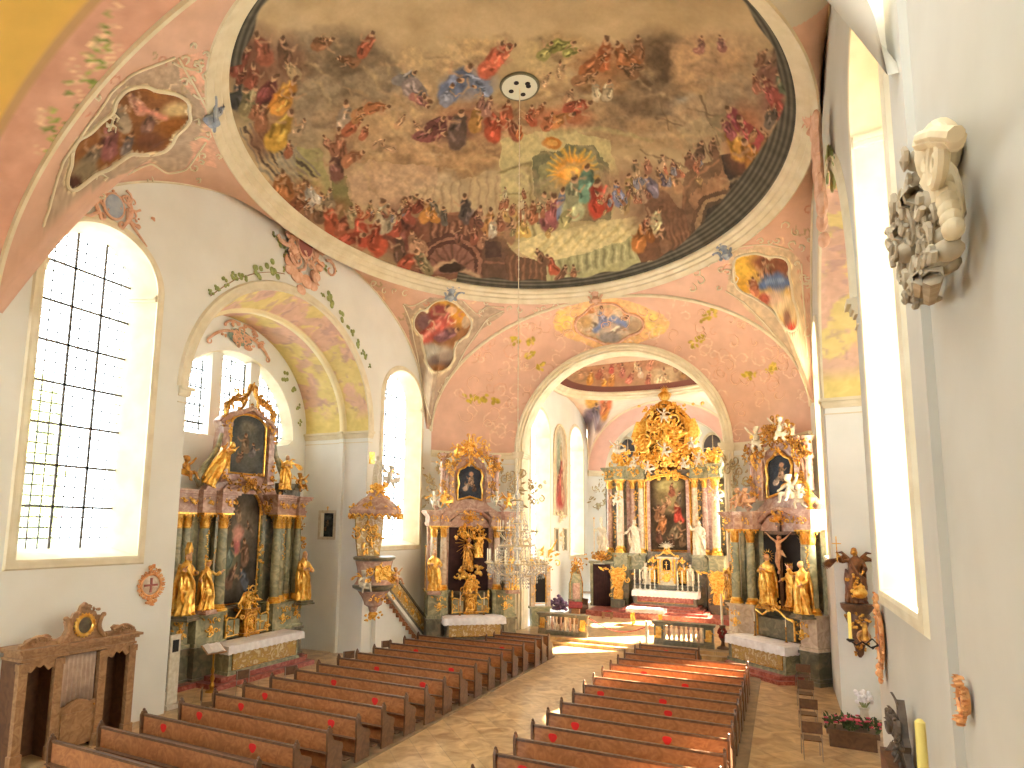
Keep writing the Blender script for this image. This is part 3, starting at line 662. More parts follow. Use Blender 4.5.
for i in range(NP_):
    phi = 2*pi*i/NP_
    a = np.array(pend(phi, 0)); b = np.array(pend(phi, 1))
    q_ = 1
    V[i, :, :2] = a[:2]+(b[:2]-a[:2])*tt[:, None]*q_; V[i, :, 2] = a[2]+((b[2]-a[2])*tt**1.55 if q_ == 1 else 0)
x, y = PXY(V); x = np.where(y > 700, -3000, x)
P = Paint(x, y, (217, 176, 150), 1.6, 7.0, 9)
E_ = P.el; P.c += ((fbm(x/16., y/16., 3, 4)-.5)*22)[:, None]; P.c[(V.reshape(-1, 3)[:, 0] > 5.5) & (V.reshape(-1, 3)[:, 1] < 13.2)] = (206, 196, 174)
mauve = (178, 156, 130)
# grey-mauve fields round the cartouches
P.poly([(402, 303), (412, 310), (418, 304), (430, 297), (462, 300), (480, 318), (486, 304), (505, 312), (478, 334), (466, 350), (452, 380), (440, 402), (431, 440), (423, 400), (414, 356), (408, 326)], mauve, .85)
P.poly([(728, 248), (742, 250), (760, 246), (790, 250), (800, 262), (802, 300), (806, 340), (808, 400), (800, 380), (786, 348), (760, 322), (738, 302), (726, 290), (730, 270)], (206, 184, 146), .8)
P.poly([(38, 240), (62, 160), (88, 126), (112, 92), (130, 76), (176, 58), (190, 82), (206, 112), (196, 146), (186, 168), (168, 172), (150, 160), (128, 172), (100, 186), (74, 200), (50, 228)], mauve, .85)
P.poly([(178, 60), (205, 50), (206, 90), (192, 96), (180, 80)], (228, 178, 150), .8); P.poly([(190, 142), (214, 132), (216, 168), (194, 160)], (228, 178, 150), .8)
CART = {
 'a': [(416,314),(420,309),(427,312),(430,304),(438,300),(447,299),(456,303),(463,309),(467,314),(472,320),(472,328),(467.5,335.6),(461,340),(456.5,342),(454,350),(455,357.5),(452,364),(450,368),(444,371),(439,373),(433,372),(429,368),(425,360),(424,351),(422,343),(422,335.6),(417,333),(413,328),(413,320)],
 'b': [(734,264),(734,258),(740,255),(747,254),(754,252.6),(762,254),(769,258),(774,256),(780,256.5),(788,259),(791.5,265.6),(789,274),(791.5,282.5),(793,298),(797,307),(799,316),(799,326),(795,333),(790,333),(786,329),(781,322),(777,316),(773,310),(767,306),(759,301),(751,295.6),(744,294),(738,290),(734,280),(734,272)],
 'c': [(70.6,150),(78,138),(89,133),(100,122),(114,111),(113,102),(119,95.6),(126,88),(136,86),(146,85),(155,91),(166,91),(177,94),(186,99),(191,106.5),(186,112),(191,118),(184,128),(174,135),(172,144),(164,152),(150,154),(139,155),(130,153),(122,160),(108,167.5),(95,176),(83,186),(74,192),(66,189),(65,176),(70.6,164)]}
bz = {'a': (150, 104, 66), 'b': (206, 160, 84), 'c': (138, 92, 56)}
for k, L in CART.items(): P.poly(L, bz[k], 1.0)
def inpoly(L, fn):
    """strokes limited to an outline"""
    keep = P.inside(L, raw=True); bak = P.c.copy(); fn(); new = P.c.copy(); P.c = bak; P.c[keep] = new[keep]
def ca():
    E_(440, 308, 12, 9, (214, 160, 66), 0, .7); E_(456, 316, 12, 10, (206, 146, 60), 0, .7); E_(425, 322, 10, 10, (132, 96, 92), 0, .6); E_(438, 312, 8, 10, (150, 76, 70), 60, .5)
    P.fig(440, 322, 36, (206, 96, 84), 60, seed=3, light=(232, 142, 124)); P.fig(430, 334, 34, (196, 84, 70), 40, seed=4); P.fig(446, 334, 26, (132, 84, 96), 20, seed=7)
    P.line([(418, 344), (436, 328), (450, 322)], 9, (204, 98, 82), .6); P.line([(420, 340), (440, 324)], 3, (236, 156, 138), .7); E_(452, 310, 5, 4, (222, 172, 128)); E_(466, 322, 5, 6, (190, 160, 126))
    E_(438, 354, 17, 9, (176, 162, 140), 0, .6); E_(428, 350, 9, 7, (192, 180, 158), 0, .6); E_(440, 362, 12, 8, (120, 96, 84), 0, .6); E_(446, 356, 8, 5, (152, 134, 118), 0, .6); E_(438, 371, 11, 6, (134, 88, 46), 0, .6)
def cb():
    E_(742, 266, 14, 14, (222, 176, 72), 0, .7); E_(740, 286, 10, 9, (214, 160, 60), 0, .7); E_(772, 262, 22, 9, (140, 88, 62), 0, .6); E_(782, 272, 12, 12, (132, 84, 62), 0, .6)
    P.fig(768, 272, 26, (164, 108, 80), 110, seed=2); P.fig(772, 282, 30, (96, 116, 150), 150, seed=5); P.line([(762, 286), (778, 278), (790, 284)], 9, (92, 112, 148), .6); P.line([(766, 282), (784, 280)], 3, (136, 154, 180), .7)
    P.fig(754, 288, 20, (190, 110, 76), 100, seed=8); E_(782, 304, 15, 12, (222, 196, 150), 20, .6); E_(772, 298, 10, 7, (206, 170, 140), 0, .6); E_(790, 314, 8, 10, (206, 176, 130), 0, .6); E_(764, 300, 6, 6, (176, 92, 70), 0, .6); E_(792, 330, 7, 6, (176, 56, 44), 0, .5); E_(787, 318, 4, 9, (120, 84, 66), 0, .6)
def cc_():
    E_(150, 92, 18, 7, (150, 96, 50), 0, .7); E_(176, 110, 14, 8, (206, 176, 124), -10, .8); E_(174, 126, 14, 9, (150, 94, 46), 0, .7); E_(136, 98, 14, 10, (128, 84, 50), 0, .7)
    P.fig(136, 104, 28, (214, 150, 126), 130, seed=3); P.fig(122, 118, 34, (176, 160, 134), 110, seed=4); P.fig(150, 122, 30, (132, 96, 84), 60, seed=5); P.fig(110, 142, 40, (138, 82, 84), 80, seed=6); P.fig(92, 158, 36, (128, 116, 96), 60, seed=9); P.fig(128, 146, 26, (116, 110, 108), 70, seed=10)
    P.line([(140, 108), (160, 116), (166, 118)], 5, (212, 142, 118), .6); E_(84, 172, 14, 12, (140, 122, 94), -40, .6); E_(74, 184, 8, 8, (86, 56, 46), 0, .6); E_(150, 142, 14, 9, (120, 78, 58), 0, .6)
inpoly(CART['a'], ca); inpoly(CART['b'], cb); inpoly(CART['c'], cc_)
for L in CART.values(): P.line(L+[L[0]], 2.2, (240, 222, 178), .5)
# scattered painted flourishes
rd = random.Random(3)
for k in range(46):
    cx_, cy_ = rd.choice([(rd.uniform(370, 560), rd.uniform(262, 330)), (rd.uniform(660, 800), rd.uniform(200, 300)), (rd.uniform(60, 210), rd.uniform(45, 200)), (rd.uniform(796, 812), rd.uniform(160, 400))])
    a = rd.uniform(0, 2*pi); r = rd.uniform(4, 8)
    P.line([(cx_+r*(.3+t*.12)*math.cos(a+t*.9), cy_+r*(.3+t*.12)*math.sin(a+t*.9)) for t in range(6)], 1.3, rd.choice([(238, 206, 160), (196, 128, 104), (240, 214, 172), (170, 150, 110)]), .7, .7)
struct(gridmesh('ceiling_pendentives', V, vault_m, P.c, closed_u=True))
pendentive_uv = {}
# find surface points of the pendentives for relief work: nearest grid vertex to a photo position
PV = V.reshape(-1, 3); PX_, PY_ = x.copy(), y.copy()
def on_pend(px, py, off=.0):
    i = int(np.argmin((PX_-px)**2+(PY_-py)**2)); p = PV[i]; d = np.array([0, YC, 12.5])-p; d /= np.linalg.norm(d)
    return tuple(p+d*off)
# ---- east arch: transition vault between nave and choir
CX0, CR, CZ, CRZ, CY0 = 0.0, 5.31, 9.26, 5.18, 29.29
def vault_pt(th, t):
    """th 0..1 from right spring to left spring, t 0 nave .. 1 choir arch"""
    e = .035
    if th < e: zoff = (th/e); a = 0
    elif th > 1-e: zoff = ((1-th)/e); a = pi
    else: zoff = 1; a = pi*(th-e)/(1-2*e)
    x0, z0 = TX+TRX*math.cos(a), TZ+TRZ*math.sin(a); x1, z1 = CR*math.cos(a), CZ+CRZ*math.sin(a)
    if zoff < 1: z0 = 9.2+(TZ-9.2)*zoff; z1 = 9.2+(CZ-9.2)*zoff
    b = math.sin(pi*t)*.55
    return (x0+(x1-x0)*t+b*.55*math.cos(a), YE+(CY0-YE)*t+b*.8, z0+(z1-z0)*t+b*.35*math.sin(a))
NA, NB = 500, 110
V = np.array([[vault_pt(i/(NA-1), j/(NB-1)) for j in range(NB)] for i in range(NA)])
x, y = PXY(V); P = Paint(x, y, (219, 176, 150), 1.4, 7.0, 14)
P.c += ((fbm(x/14., y/14., 3, 4)-.5)*20)[:, None]
E_ = P.el
# yellow field round the quatrefoil
QF = [(574,323),(577,317),(586,314),(588,308),(595.6,304),(606,303),(617.5,304),(622,309),(625,314),(635,314),(644,320),(644,328),(638,334),(630,335),(624,339),(618,344),(611,345),(603,344),(596,340),(590,338),(583,336),(576,331)]
P.poly([(554, 322), (556, 312), (566, 308), (578, 304), (600, 296), (625, 300), (648, 308), (664, 314), (670, 324), (664, 334), (652, 338), (640, 342), (625, 350), (606, 352), (590, 346), (574, 340), (560, 334)], (236, 190, 128), .9)
for k in range(10): E_(562+rd.uniform(-5, 8), 322+rd.uniform(-8, 8), 4, 3, (238, 200, 116), rd.uniform(0, 90), .6); E_(656+rd.uniform(-8, 6), 324+rd.uniform(-8, 8), 4, 3, (238, 204, 122), rd.uniform(0, 90), .6)
P.poly(QF, (196, 162, 116), 1)
def cq():
    E_(610, 324, 30, 14, (206, 186, 158), 0, .5); P.fig(604, 320, 26, (150, 158, 190), 100, seed=1); P.fig(616, 326, 30, (214, 196, 178), 40, seed=2); P.fig(596, 328, 22, (206, 192, 170), 150, seed=3)
    P.line([(596, 330), (612, 318), (628, 326)], 5, (122, 136, 176), .7); E_(608, 312, 4, 4, (214, 168, 128)); E_(634, 326, 7, 6, (176, 148, 116), 0, .6); E_(585, 322, 7, 6, (186, 150, 100), 0, .6); E_(590, 310, 5, 4, (180, 120, 70)); E_(610, 338, 12, 5, (150, 140, 130), 0, .6)
inpoly(QF, cq); P.line(QF+[QF[0]], 2.2, (214, 150, 96), .5)
for cx_, cy_ in ((516, 341), (530, 341), (530, 356), (540, 366), (468, 399), (476, 400), (486, 398), (494, 400), (706, 318), (712, 312), (700, 338), (694, 345), (746, 376), (752, 376), (770, 370), (774, 366)):
    for k in range(7): E_(cx_+rd.uniform(-4, 4), cy_+rd.uniform(-3.5, 3.5), 2.2, 1.5, rd.choice([(196, 170, 60), (170, 146, 58), (214, 184, 84)]), rd.uniform(0, 180), .5)
for k in range(150):
    cx_ = rd.uniform(440, 805); cy_ = rd.uniform(300, 440); a = rd.uniform(0, 2*pi); r = rd.uniform(5, 11); s_ = rd.choice((-1, 1))
    P.line([(cx_+r*(.2+t*.13)*math.cos(a+s_*t*.8), cy_+r*(.2+t*.13)*math.sin(a+s_*t*.8)) for t in range(7)], 1.1, rd.choice([(240, 210, 176), (238, 204, 168), (212, 160, 130)]), .8, .6)
vault_e = struct(gridmesh('ceiling_east_vault', V, vault_m, P.c))
VV = V
def on_vault(px, py, off=.03):
    i = int(np.argmin((VX-px)**2+(VY-py)**2)); p = VV.reshape(-1, 3)[i]; d = np.array([0, 22, 9.])-p; d /= np.linalg.norm(d); return tuple(p+d*off)
VX, VY = x.copy(), y.copy()
# walls under the vault (curved), left and right
for s, nm in ((0, 'right'), (1, 'left')):
    L = [vault_pt(s, j/20) for j in range(21)]
    mb = MB(); mb.add([(a, b, 0) for a, b, c in L]+[(a, b, 9.25) for a, b, c in L], [(i, i+1, 22+i, 21+i) for i in range(20)])
    struct(mb.build('wall_%s_east' % nm, plaster))
    mb = MB(); sg = -1 if s == 0 else 1
    for z0, z1, e in ((8.62, 8.68, .05), (8.9, 9.0, .06), (9.0, 9.12, .12), (9.12, 9.24, .2), (.0, .5, .06)):
        inner = [(a+sg*e*.7, b-e*.7) for a, b, c in L]; mb.slab([(a, b) for a, b, c in L]+inner[::-1], z0, z1)
    struct(mb.build('trim_%d' % (10+s), cream, smooth=30))
# ridge moulding on the east and west transverse arches, wall arches
def ridge(name, pts, r=.09):
    mb = MB(); mb.tube(pts, r, 6); return struct(mb.build(name, cream))
ridge('trim_12', [(TX+TRX*math.cos(a), YE-.02, TZ+TRZ*math.sin(a)) for a in np.linspace(-.0, pi, 80)], .085)
ridge('trim_13', [(TX+TRX*math.cos(a), YW, TZ+TRZ*math.sin(a)) for a in np.linspace(pi*.3, pi, 60)], .085)
ridge('trim_14', [(XL+.02, YC+8.98*c_, zwall(YC+8.98*c_)) for c_ in np.cos(np.linspace(0, pi, 90))], .05)
ridge('trim_15', [(XR-.02, YC+8.98*c_, zwall(YC+8.98*c_)) for c_ in np.cos(np.linspace(0, pi*.64, 70))], .05)
# corner strips under the pendentive feet
for s, (xa, xb) in enumerate(((XL, TX-TRX+.02), (XR, TX+TRX-.02))):
    mb = MB(); mb.add([(xa, 26.2, 0), (xb, YE, 0), (xb, YE, 10.3), (xa, 26.2, 10.3)], [(0, 1, 2, 3)]); struct(mb.build('wall_%s_corner' % ('left' if s == 0 else 'right'), plaster))
# west vault over the gallery (left part in view)
def wv(th, t):
    a = pi*(.36+.64*th); x0, z0 = TX+TRX*math.cos(a), TZ+TRZ*math.sin(a)
    return (x0+t*(-.25)*0+(5.9*math.cos(a)-x0-.2)*min(1,t*1.5), YW-7*t, z0+(9.0+5.6*math.sin(a)-z0)*min(1,t*1.5))
V = np.array([[wv(i/199, j/79) for j in range(80)] for i in range(200)])
x, y = PXY(V); P = Paint(x, y, (214, 164, 138), 2, 9.0, 17)
P.c += ((fbm(x/14., y/14., 3, 4)-.5)*22)[:, None]
J = np.tile(np.arange(80)/79., 200)
w = np.clip((J-.175)*60, 0, 1)[:, None]; P.c = P.c*(1-w)+np.array((226, 186, 96))*w
w = (np.abs(J-.172) < .012)[:, None]*1.0; P.c = P.c*(1-w)+np.array((196, 158, 112))*w
for k in range(46):
    cx_ = rd.uniform(40, 110); cy_ = 150-(cx_-40)*1.6+rd.uniform(-26, 26); P.el(cx_, cy_, 3.4, 2.4, rd.choice([(140, 156, 82), (170, 176, 96), (120, 140, 70)]), rd.uniform(0, 180), .5)
for k in range(26):
    cx_ = rd.uniform(40, 120); cy_ = 130-(cx_-40)*1.3+rd.uniform(-30, 30); a = rd.uniform(0, 6)
    P.line([(cx_+7*(.3+t*.12)*math.cos(a+t*.9), cy_+7*(.3+t*.12)*math.sin(a+t*.9)) for t in range(6)], 1.8, (236, 206, 164), .7, .8)
struct(gridmesh('ceiling_west_vault', V, vault_m, P.c))
mb = MB(); mb.box(-9.5, 9, -9.2, -9, 0, 2.5); mb.box(-9.5, 9, -9.2, -9, 9.5, 17.5); mb.box(-4, 9, -9.2, -9, 0, 10); struct(mb.build('wall_west', plaster, smooth=0)); mb = MB(); mb.box(-9.5, 9, -9, YW-6.9, 10.3, 10.5); mb.box(-9.5, 9, YW-7.4, YW-6.9, 10.3, 16.5); struct(mb.build('ceiling_gallery', plaster))  # unseen west wall; the opening at its left end is added for fill light
mb = MB(); mb.box(XR, XR+.2, -9, 31, 17.4, 20.3); struct(mb.build('wall_right_upper', plaster_shaded, smooth=0)); mb = MB(); mb.box(-12, 12, 2.5, 31, 20.2, 20.5); struct(mb.build('ceiling_roof', plaster))
# ---- choir
CF = .3   # choir floor height
YS = 30.05
mb = MB(); n = 60
prof = [(5.9, CY0+.1), (5.33, CY0+.04), (5.31, CY0-.1), (5.2, CY0-.12), (5.17, CY0-.04), (5.06, CY0-.05), (5.02, CY0+.04), (4.93, CY0+.03), (4.9, CY0+.14), (4.86, CY0+.2), (4.86, YS), (5.9, YS+.01)]
V = np.zeros((n+5, len(prof), 3))
for j, (r, yy) in enumerate(prof):
    row = [(r, 0.0), (r, 9.0)]+[(r*math.cos(pi*k/n), CZ+r*.978*math.sin(pi*k/n)) for k in range(n+1)]+[(-r, 9.0), (-r, 0.0)]
    for i, (a, b) in enumerate(row): V[i, j] = (a, yy, b)
o = struct(gridmesh('wall_choir_arch', V, cream)); o.data.set_sharp_from_angle(angle=.5)
for s in (-1, 1):
    mb = MB()
    for z0, z1, e in ((8.95, 9.05, .06), (9.05, 9.15, .12), (9.15, 9.26, .18)): mb.box(min(s*(5.35), s*(4.86-e)), max(s*(5.35), s*(4.86-e)), CY0-.1-e, YS, z0, z1)
    struct(mb.build('trim_%d' % (16+(s > 0)), cream, smooth=0))
CL, CRt = -5.3, 5.2; YA = 42.6
def choir_wall(nm, X, idx, side):
    holes = []; Z_ = 3.6 if side < 0 else 3.2
    for yc, W_ in ((33.0, 1.45), (39.3+.6*(side < 0), 1.45 if side < 0 else 2.1)): holes.append(arch_loop(yc, W_, Z_, 10.9, 1.3))  # unseen right-hand window widened to brighten the choir
    fill_panel('wall_choir_'+nm, [(YS-.1, 0), (YA+.1, 0), (YA+.1, 15), (YS-.1, 15)], holes, lambda a, b: (X, a, b), plaster)
    for k, (yc, W_) in enumerate(((33.0, 1.45), (39.3+.6*(side < 0), 1.45 if side < 0 else 2.1))): big_window(idx+k, X, side, yc, depth=.8 if side < 0 else .4, hw=W_, ghw=W_-.3, z0=Z_, zs=10.9, rz=1.3, nb=7)
choir_wall('left', CL, 7, -1); choir_wall('right', CRt, 9, 1)
# choir dome
KX, KY, KZ, KRX, KRY = -.1, 34.8, 14.2, 4.75, 4.3
def se(c, s, n=2.6): return (abs(c)**n+abs(s)**n)**(-1/n)
sev = np.vectorize(se)
NPh, NR = 360, 70; p_ = np.linspace(0, 2*pi, NPh, endpoint=False); r_ = np.linspace(.01, 1, NR)
V = np.zeros((NPh, NR, 3)); q_ = sev(np.cos(p_), np.sin(p_)); V[..., 0] = KX+KRX*(q_*np.cos(p_))[:, None]*r_; V[..., 1] = KY+KRY*(q_*np.sin(p_))[:, None]*r_; V[..., 2] = KZ+1.6*(1-r_**2)
x, y = PXY(V); P = Paint(x, y, (172, 140, 104), 1.5, 5.0, 23); P.c += ((fbm(x/10., y/6., 3, 4)-.5)*40)[:, None]
for a in [(600, 376, 30, 10, (150, 96, 66)), (640, 372, 30, 12, (160, 116, 84)), (670, 374, 24, 10, (176, 150, 112)), (690, 378, 14, 8, (112, 84, 60)), (584, 378, 14, 6, (140, 110, 78)), (630, 364, 40, 5, (150, 104, 76))]: P.el(a[0], a[1], a[2], a[3], a[4], 0, .7, .8)
for k, a in enumerate([(620, 364, 14, (150, 90, 64), 90), (650, 364, 14, (184, 120, 90), 80), (636, 366, 12, (206, 176, 130), 100), (590, 378, 16, (214, 140, 52), 80), (600, 374, 14, (150, 80, 60), 60), (612, 380, 16, (200, 130, 60), 80), (622, 372, 14, (170, 100, 84), 90), (630, 378, 14, (196, 110, 90), 60), (640, 372, 14, (206, 180, 150), 100), (648, 380, 14, (160, 90, 70), 80), (612, 368, 12, (176, 70, 60), 90),
                       (660, 376, 18, (214, 190, 146), 60), (668, 380, 14, (200, 176, 130), 110), (580, 374, 12, (180, 130, 90), 100), (684, 374, 12, (150, 110, 66), 80), (676, 368, 10, (130, 96, 70), 90), (604, 384, 12, (230, 150, 50), 100)]): P.fig(*a, seed=k)
RH2 = np.tile(r_, NPh); w = np.clip((RH2-.9)/.01, 0, 1)[:, None]; P.c = P.c*(1-w)+np.array((112, 70, 58))*w
struct(gridmesh('ceiling_choir_dome', V, fresco_m, P.c, closed_u=True))
prof = [(-.02, 14.22), (-.03, 14.1), (.08, 14.02), (.1, 13.92), (.22, 13.88), (.26, 13.78), (.36, 13.74)]
V = np.zeros((120, len(prof), 3)); p_ = np.linspace(0, 2*pi, 120, endpoint=False)
for j, (d, z) in enumerate(prof): q_ = sev(np.cos(p_), np.sin(p_)); V[:, j, 0] = KX+(KRX+d)*q_*np.cos(p_); V[:, j, 1] = KY+(KRY+d)*q_*np.sin(p_); V[:, j, 2] = z
o = struct(gridmesh('trim_18', V, cream, closed_u=True)); o.data.set_sharp_from_angle(angle=.5)
# choir pendentives
def kp(phi, t):
    dx, dy = math.cos(phi), math.sin(phi); q_ = se(dx, dy); ox, oy = KX+(KRX+.34)*dx*q_, KY+(KRY+.34)*dy*q_
    dx *= KRX; dy *= KRY; s = 1e9
    if dx > 1e-6: s = min(s, (CRt-KX)/dx)
    if dx < -1e-6: s = min(s, (CL-KX)/dx)
    if dy > 1e-6: s = min(s, (YA-KY)/dy)
    if dy < -1e-6: s = min(s, (YS-KY)/dy)
    bx, by = KX+dx*s, KY+dy*s
    if abs(bx-CL) < 1e-3 or abs(bx-CRt) < 1e-3: zb = 12.0+2.0*math.sqrt(max(0, 1-((by-36.5)/6.2)**2)) if abs(by-36.5) < 6.2 else 10.2
    else:
        zb = 9.6+4.6*math.sqrt(max(0, 1-((bx+.05)/5.25)**2)) if by > 36 else 9.3+5.2*math.sqrt(max(0, 1-(bx/5.31)**2))
    return (ox+(bx-ox)*t, oy+(by-oy)*t, 13.74+(zb-13.74)*t**1.5)
V = np.array([[kp(2*pi*i/400, j/39) for j in range(40)] for i in range(400)])
x, y = PXY(V); P = Paint(x, y, (238, 206, 178), 1.5, 5.0, 29); P.c += ((fbm(x/6., y/6., 3, 4)-.5)*14)[:, None]
for a in [(598, 412, 13, 15, (150, 130, 130)), (592, 402, 8, 7, (206, 150, 70)), (606, 404, 8, 8, (190, 100, 60)), (590, 418, 8, 10, (132, 112, 120)), (600, 420, 7, 8, (176, 150, 140)), (604, 414, 6, 8, (214, 140, 60)), (597, 428, 6, 5, (140, 110, 104)), (557, 395, 4, 7, (206, 150, 90)), (608, 396, 5, 4, (150, 80, 60))]: P.el(a[0], a[1], a[2]*.8, a[3]*.85, a[4], 0, .5)
P.fig(596, 414, 20, (140, 126, 136), 90, seed=4); P.fig(604, 408, 16, (206, 110, 60), 70, seed=5)
struct(gridmesh('ceiling_choir_pendentives', V, vault_m, P.c, closed_u=True))
# apse
mb = MB(); secs = [(5.9, 5.3, YA-.02), (5.15, 4.5, YA+.0), (4.3, 3.9, YA+1.3), (4.3, 3.9, YA+2.6)]
V = np.zeros((61, 4, 3)); C_ = np.zeros((61, 4, 3)); C_[:] = (222, 168, 146); C_[:, 2:] = (226, 208, 176)
for i in range(61):
    a = pi*i/60
    for j, (rx, rz, yy) in enumerate(secs): V[i, j] = (-.05+rx*math.cos(a), yy, 9.5+rz*math.sin(a))
V2 = np.concatenate([V[:, :1], V[:, 1:2]*.85+V[:, :1]*.15, V[:, 1:2], V[:, 2:3], V[:, 2:3]+[0, .01, 0], V[:, 3:]], 1)
C2 = np.zeros((61, 6, 3)); C2[:, :2] = (240, 222, 184); C2[:, 2:4] = (226, 178, 156); C2[:, 4:] = (232, 214, 184)
struct(gridmesh('ceiling_apse', V2, vault_m, C2.reshape(-1, 3)))
for s in (-1, 1):
    mb = MB(); L = [(CL if s < 0 else CRt, YA), (-.05+s*4.3, YA+1.3), (-.05+s*4.3, YA+2.7)]
    mb.add([(a, b, 0) for a, b in L]+[(a, b, 9.5) for a, b in L], [(0, 1, 4, 3), (1, 2, 5, 4)]); struct(mb.build('wall_apse_'+('left' if s < 0 else 'right'), plaster, smooth=0))
    mb = MB(); q = [(a, b) for a, b in L]+[(a-s*.14, b-.1) for a, b in reversed(L)]; mb.slab(q, 9.3, 9.5); mb.slab([(a, b) for a, b in L]+[(a-s*.08, b-.05) for a, b in reversed(L)], 9.1, 9.3); struct(mb.build('trim_%d' % (19+(s > 0)), cream, smooth=0))
ov = []
for c_ in (-3.05, 2.95):
    ov.append([(c_+.62*math.cos(t), 11.1+.95*math.sin(t)) for t in np.linspace(0, 2*pi, 28, endpoint=False)])
fill_panel('wall_apse_back', [(-5, 0), (5, 0), (5, 14.2), (-5, 14.2)], ov, lambda a, b: (a, YA+2.6, b), plaster)
for k, L in enumerate(ov):
    mb = MB(); strip(mb, [(a, YA+2.6, b) for a, b in L], [(a, YA+3.0, b) for a, b in L]); w = struct(mb.build('window_%d' % (11+k), cream))
    g = MB(); g.add([(a, YA+3.0, b) for a, b in L], [tuple(range(len(L)))]); g.build('window_pane', mat('dim_glass_%d' % k, (96, 92, 96), .3), w)
    g = MB(); c_ = (-3.05, 2.95)[k]; g.box(c_-.03, c_+.03, YA+2.93, YA+2.99, 10.15, 12.05); g.box(c_-.62, c_+.62, YA+2.93, YA+2.99, 11.07, 11.13); g.build('glazing_bars', white_paint, w)
    ring = MB(); ring.tube([(a+(a-c_)*.08, YA+2.57, b+(b-11.1)*.08) for a, b in L], .07, 6, closed=True); ring.build('window_frame', cream, w)
# ---- floor
def floor_mat(name, tiles=True):
    m = bpy.data.materials.new(name); m.use_nodes = True; nt = m.node_tree; b = nt.nodes['Principled BSDF']; b.inputs['Roughness'].default_value = .3
    tc = nt.nodes.new('ShaderNodeTexCoord'); mp = nt.nodes.new('ShaderNodeMapping'); mp.inputs['Rotation'].default_value = (0, 0, pi/4); nt.links.new(tc.outputs['Object'], mp.inputs[0])
    br = nt.nodes.new('ShaderNodeTexBrick'); br.offset = 0; br.inputs['Scale'].default_value = 1.0; br.inputs['Brick Width'].default_value = .62; br.inputs['Row Height'].default_value = .62; br.inputs['Mortar Size'].default_value = .009
    br.inputs['Color1'].default_value = tuple(lin((210, 170, 112)))+(1,); br.inputs['Color2'].default_value = tuple(lin((160, 118, 72)))+(1,); br.inputs['Mortar'].default_value = tuple(lin((130, 96, 60)))+(1,)
    nt.links.new(mp.outputs[0], br.inputs['Vector'])
    n = nt.nodes.new('ShaderNodeTexNoise'); n.inputs['Scale'].default_value = 1.6; n.inputs['Detail'].default_value = 9; n.inputs['Distortion'].default_value = 1.6; nt.links.new(tc.outputs['Object'], n.inputs['Vector'])
    r = nt.nodes.new('ShaderNodeValToRGB'); e = r.color_ramp.elements; e[0].position = .3; e[0].color = tuple(lin((136, 96, 56)))+(1,); e[1].position = .7; e[1].color = tuple(lin((232, 204, 156)))+(1,)
    nt.links.new(n.outputs[0], r.inputs[0]); mx = nt.nodes.new('ShaderNodeMix'); mx.data_type = 'RGBA'; mx.inputs['Factor'].default_value = .55
    nt.links.new(br.outputs[0], mx.inputs['A']); nt.links.new(r.outputs[0], mx.inputs['B']); nt.links.new(mx.outputs['Result'], b.inputs['Base Color']); return m
fm = floor_mat('stone_floor'); wf = mat('plank_floor', (150, 124, 92), .5, c2=(120, 98, 72), scale=3)
mb = MB(); mb.box(-13.2, 12.6, -9, 30.5, -.2, 0); struct(mb.build('floor', fm))
mb = MB(); mb.box(-5.0, 5.0, 28.1, 46, 0, CF); mb.box(-5.0, 5.0, 27.75, 28.1, 0, CF/2); struct(mb.build('floor_choir', fm, smooth=0))
mb = MB(); mb.box(-7.4, -1.72, 9, 25.2, 0, .05); struct(mb.build('floor_pew_platform_left', wf, smooth=0))
mb = MB(); mb.box(1.72, 6.2, 9, 25.2, 0, .05); struct(mb.build('floor_pew_platform_right', wf, smooth=0))
# ------------------------------------------------------------ figures and ornament
def remeshed(name, mb, voxel, m1, m2=None, skin=None, smooth=2, disp=0):
    o = bpy.data.objects.new('tmp', mb.mesh('tmp', None)); COL.objects.link(o)
    r = o.modifiers.new('r', 'REMESH'); r.mode = 'VOXEL'; r.voxel_size = voxel; r.use_smooth_shade = True
    s = o.modifiers.new('s', 'SMOOTH'); s.iterations = smooth; s.factor = .5
    dg = bpy.context.evaluated_depsgraph_get(); me = bpy.data.meshes.new_from_object(o.evaluated_get(dg)); me.name = name
    bpy.data.objects.remove(o)
    me.materials.clear(); me.materials.append(m1)
    if m2 is not None:
        me.materials.append(m2); n = len(me.polygons); c = np.empty(n*3); me.polygons.foreach_get('center', c); c = c.reshape(-1, 3)
        idx = np.zeros(n, np.int32)
        for cx, cy, cz, rr in skin: idx[((c-[cx, cy, cz])**2).sum(1) < rr*rr] = 1
        me.polygons.foreach_set('material_index', idx)
    me.polygons.foreach_set('use_smooth', [True]*len(me.polygons)); me.update()
    return me
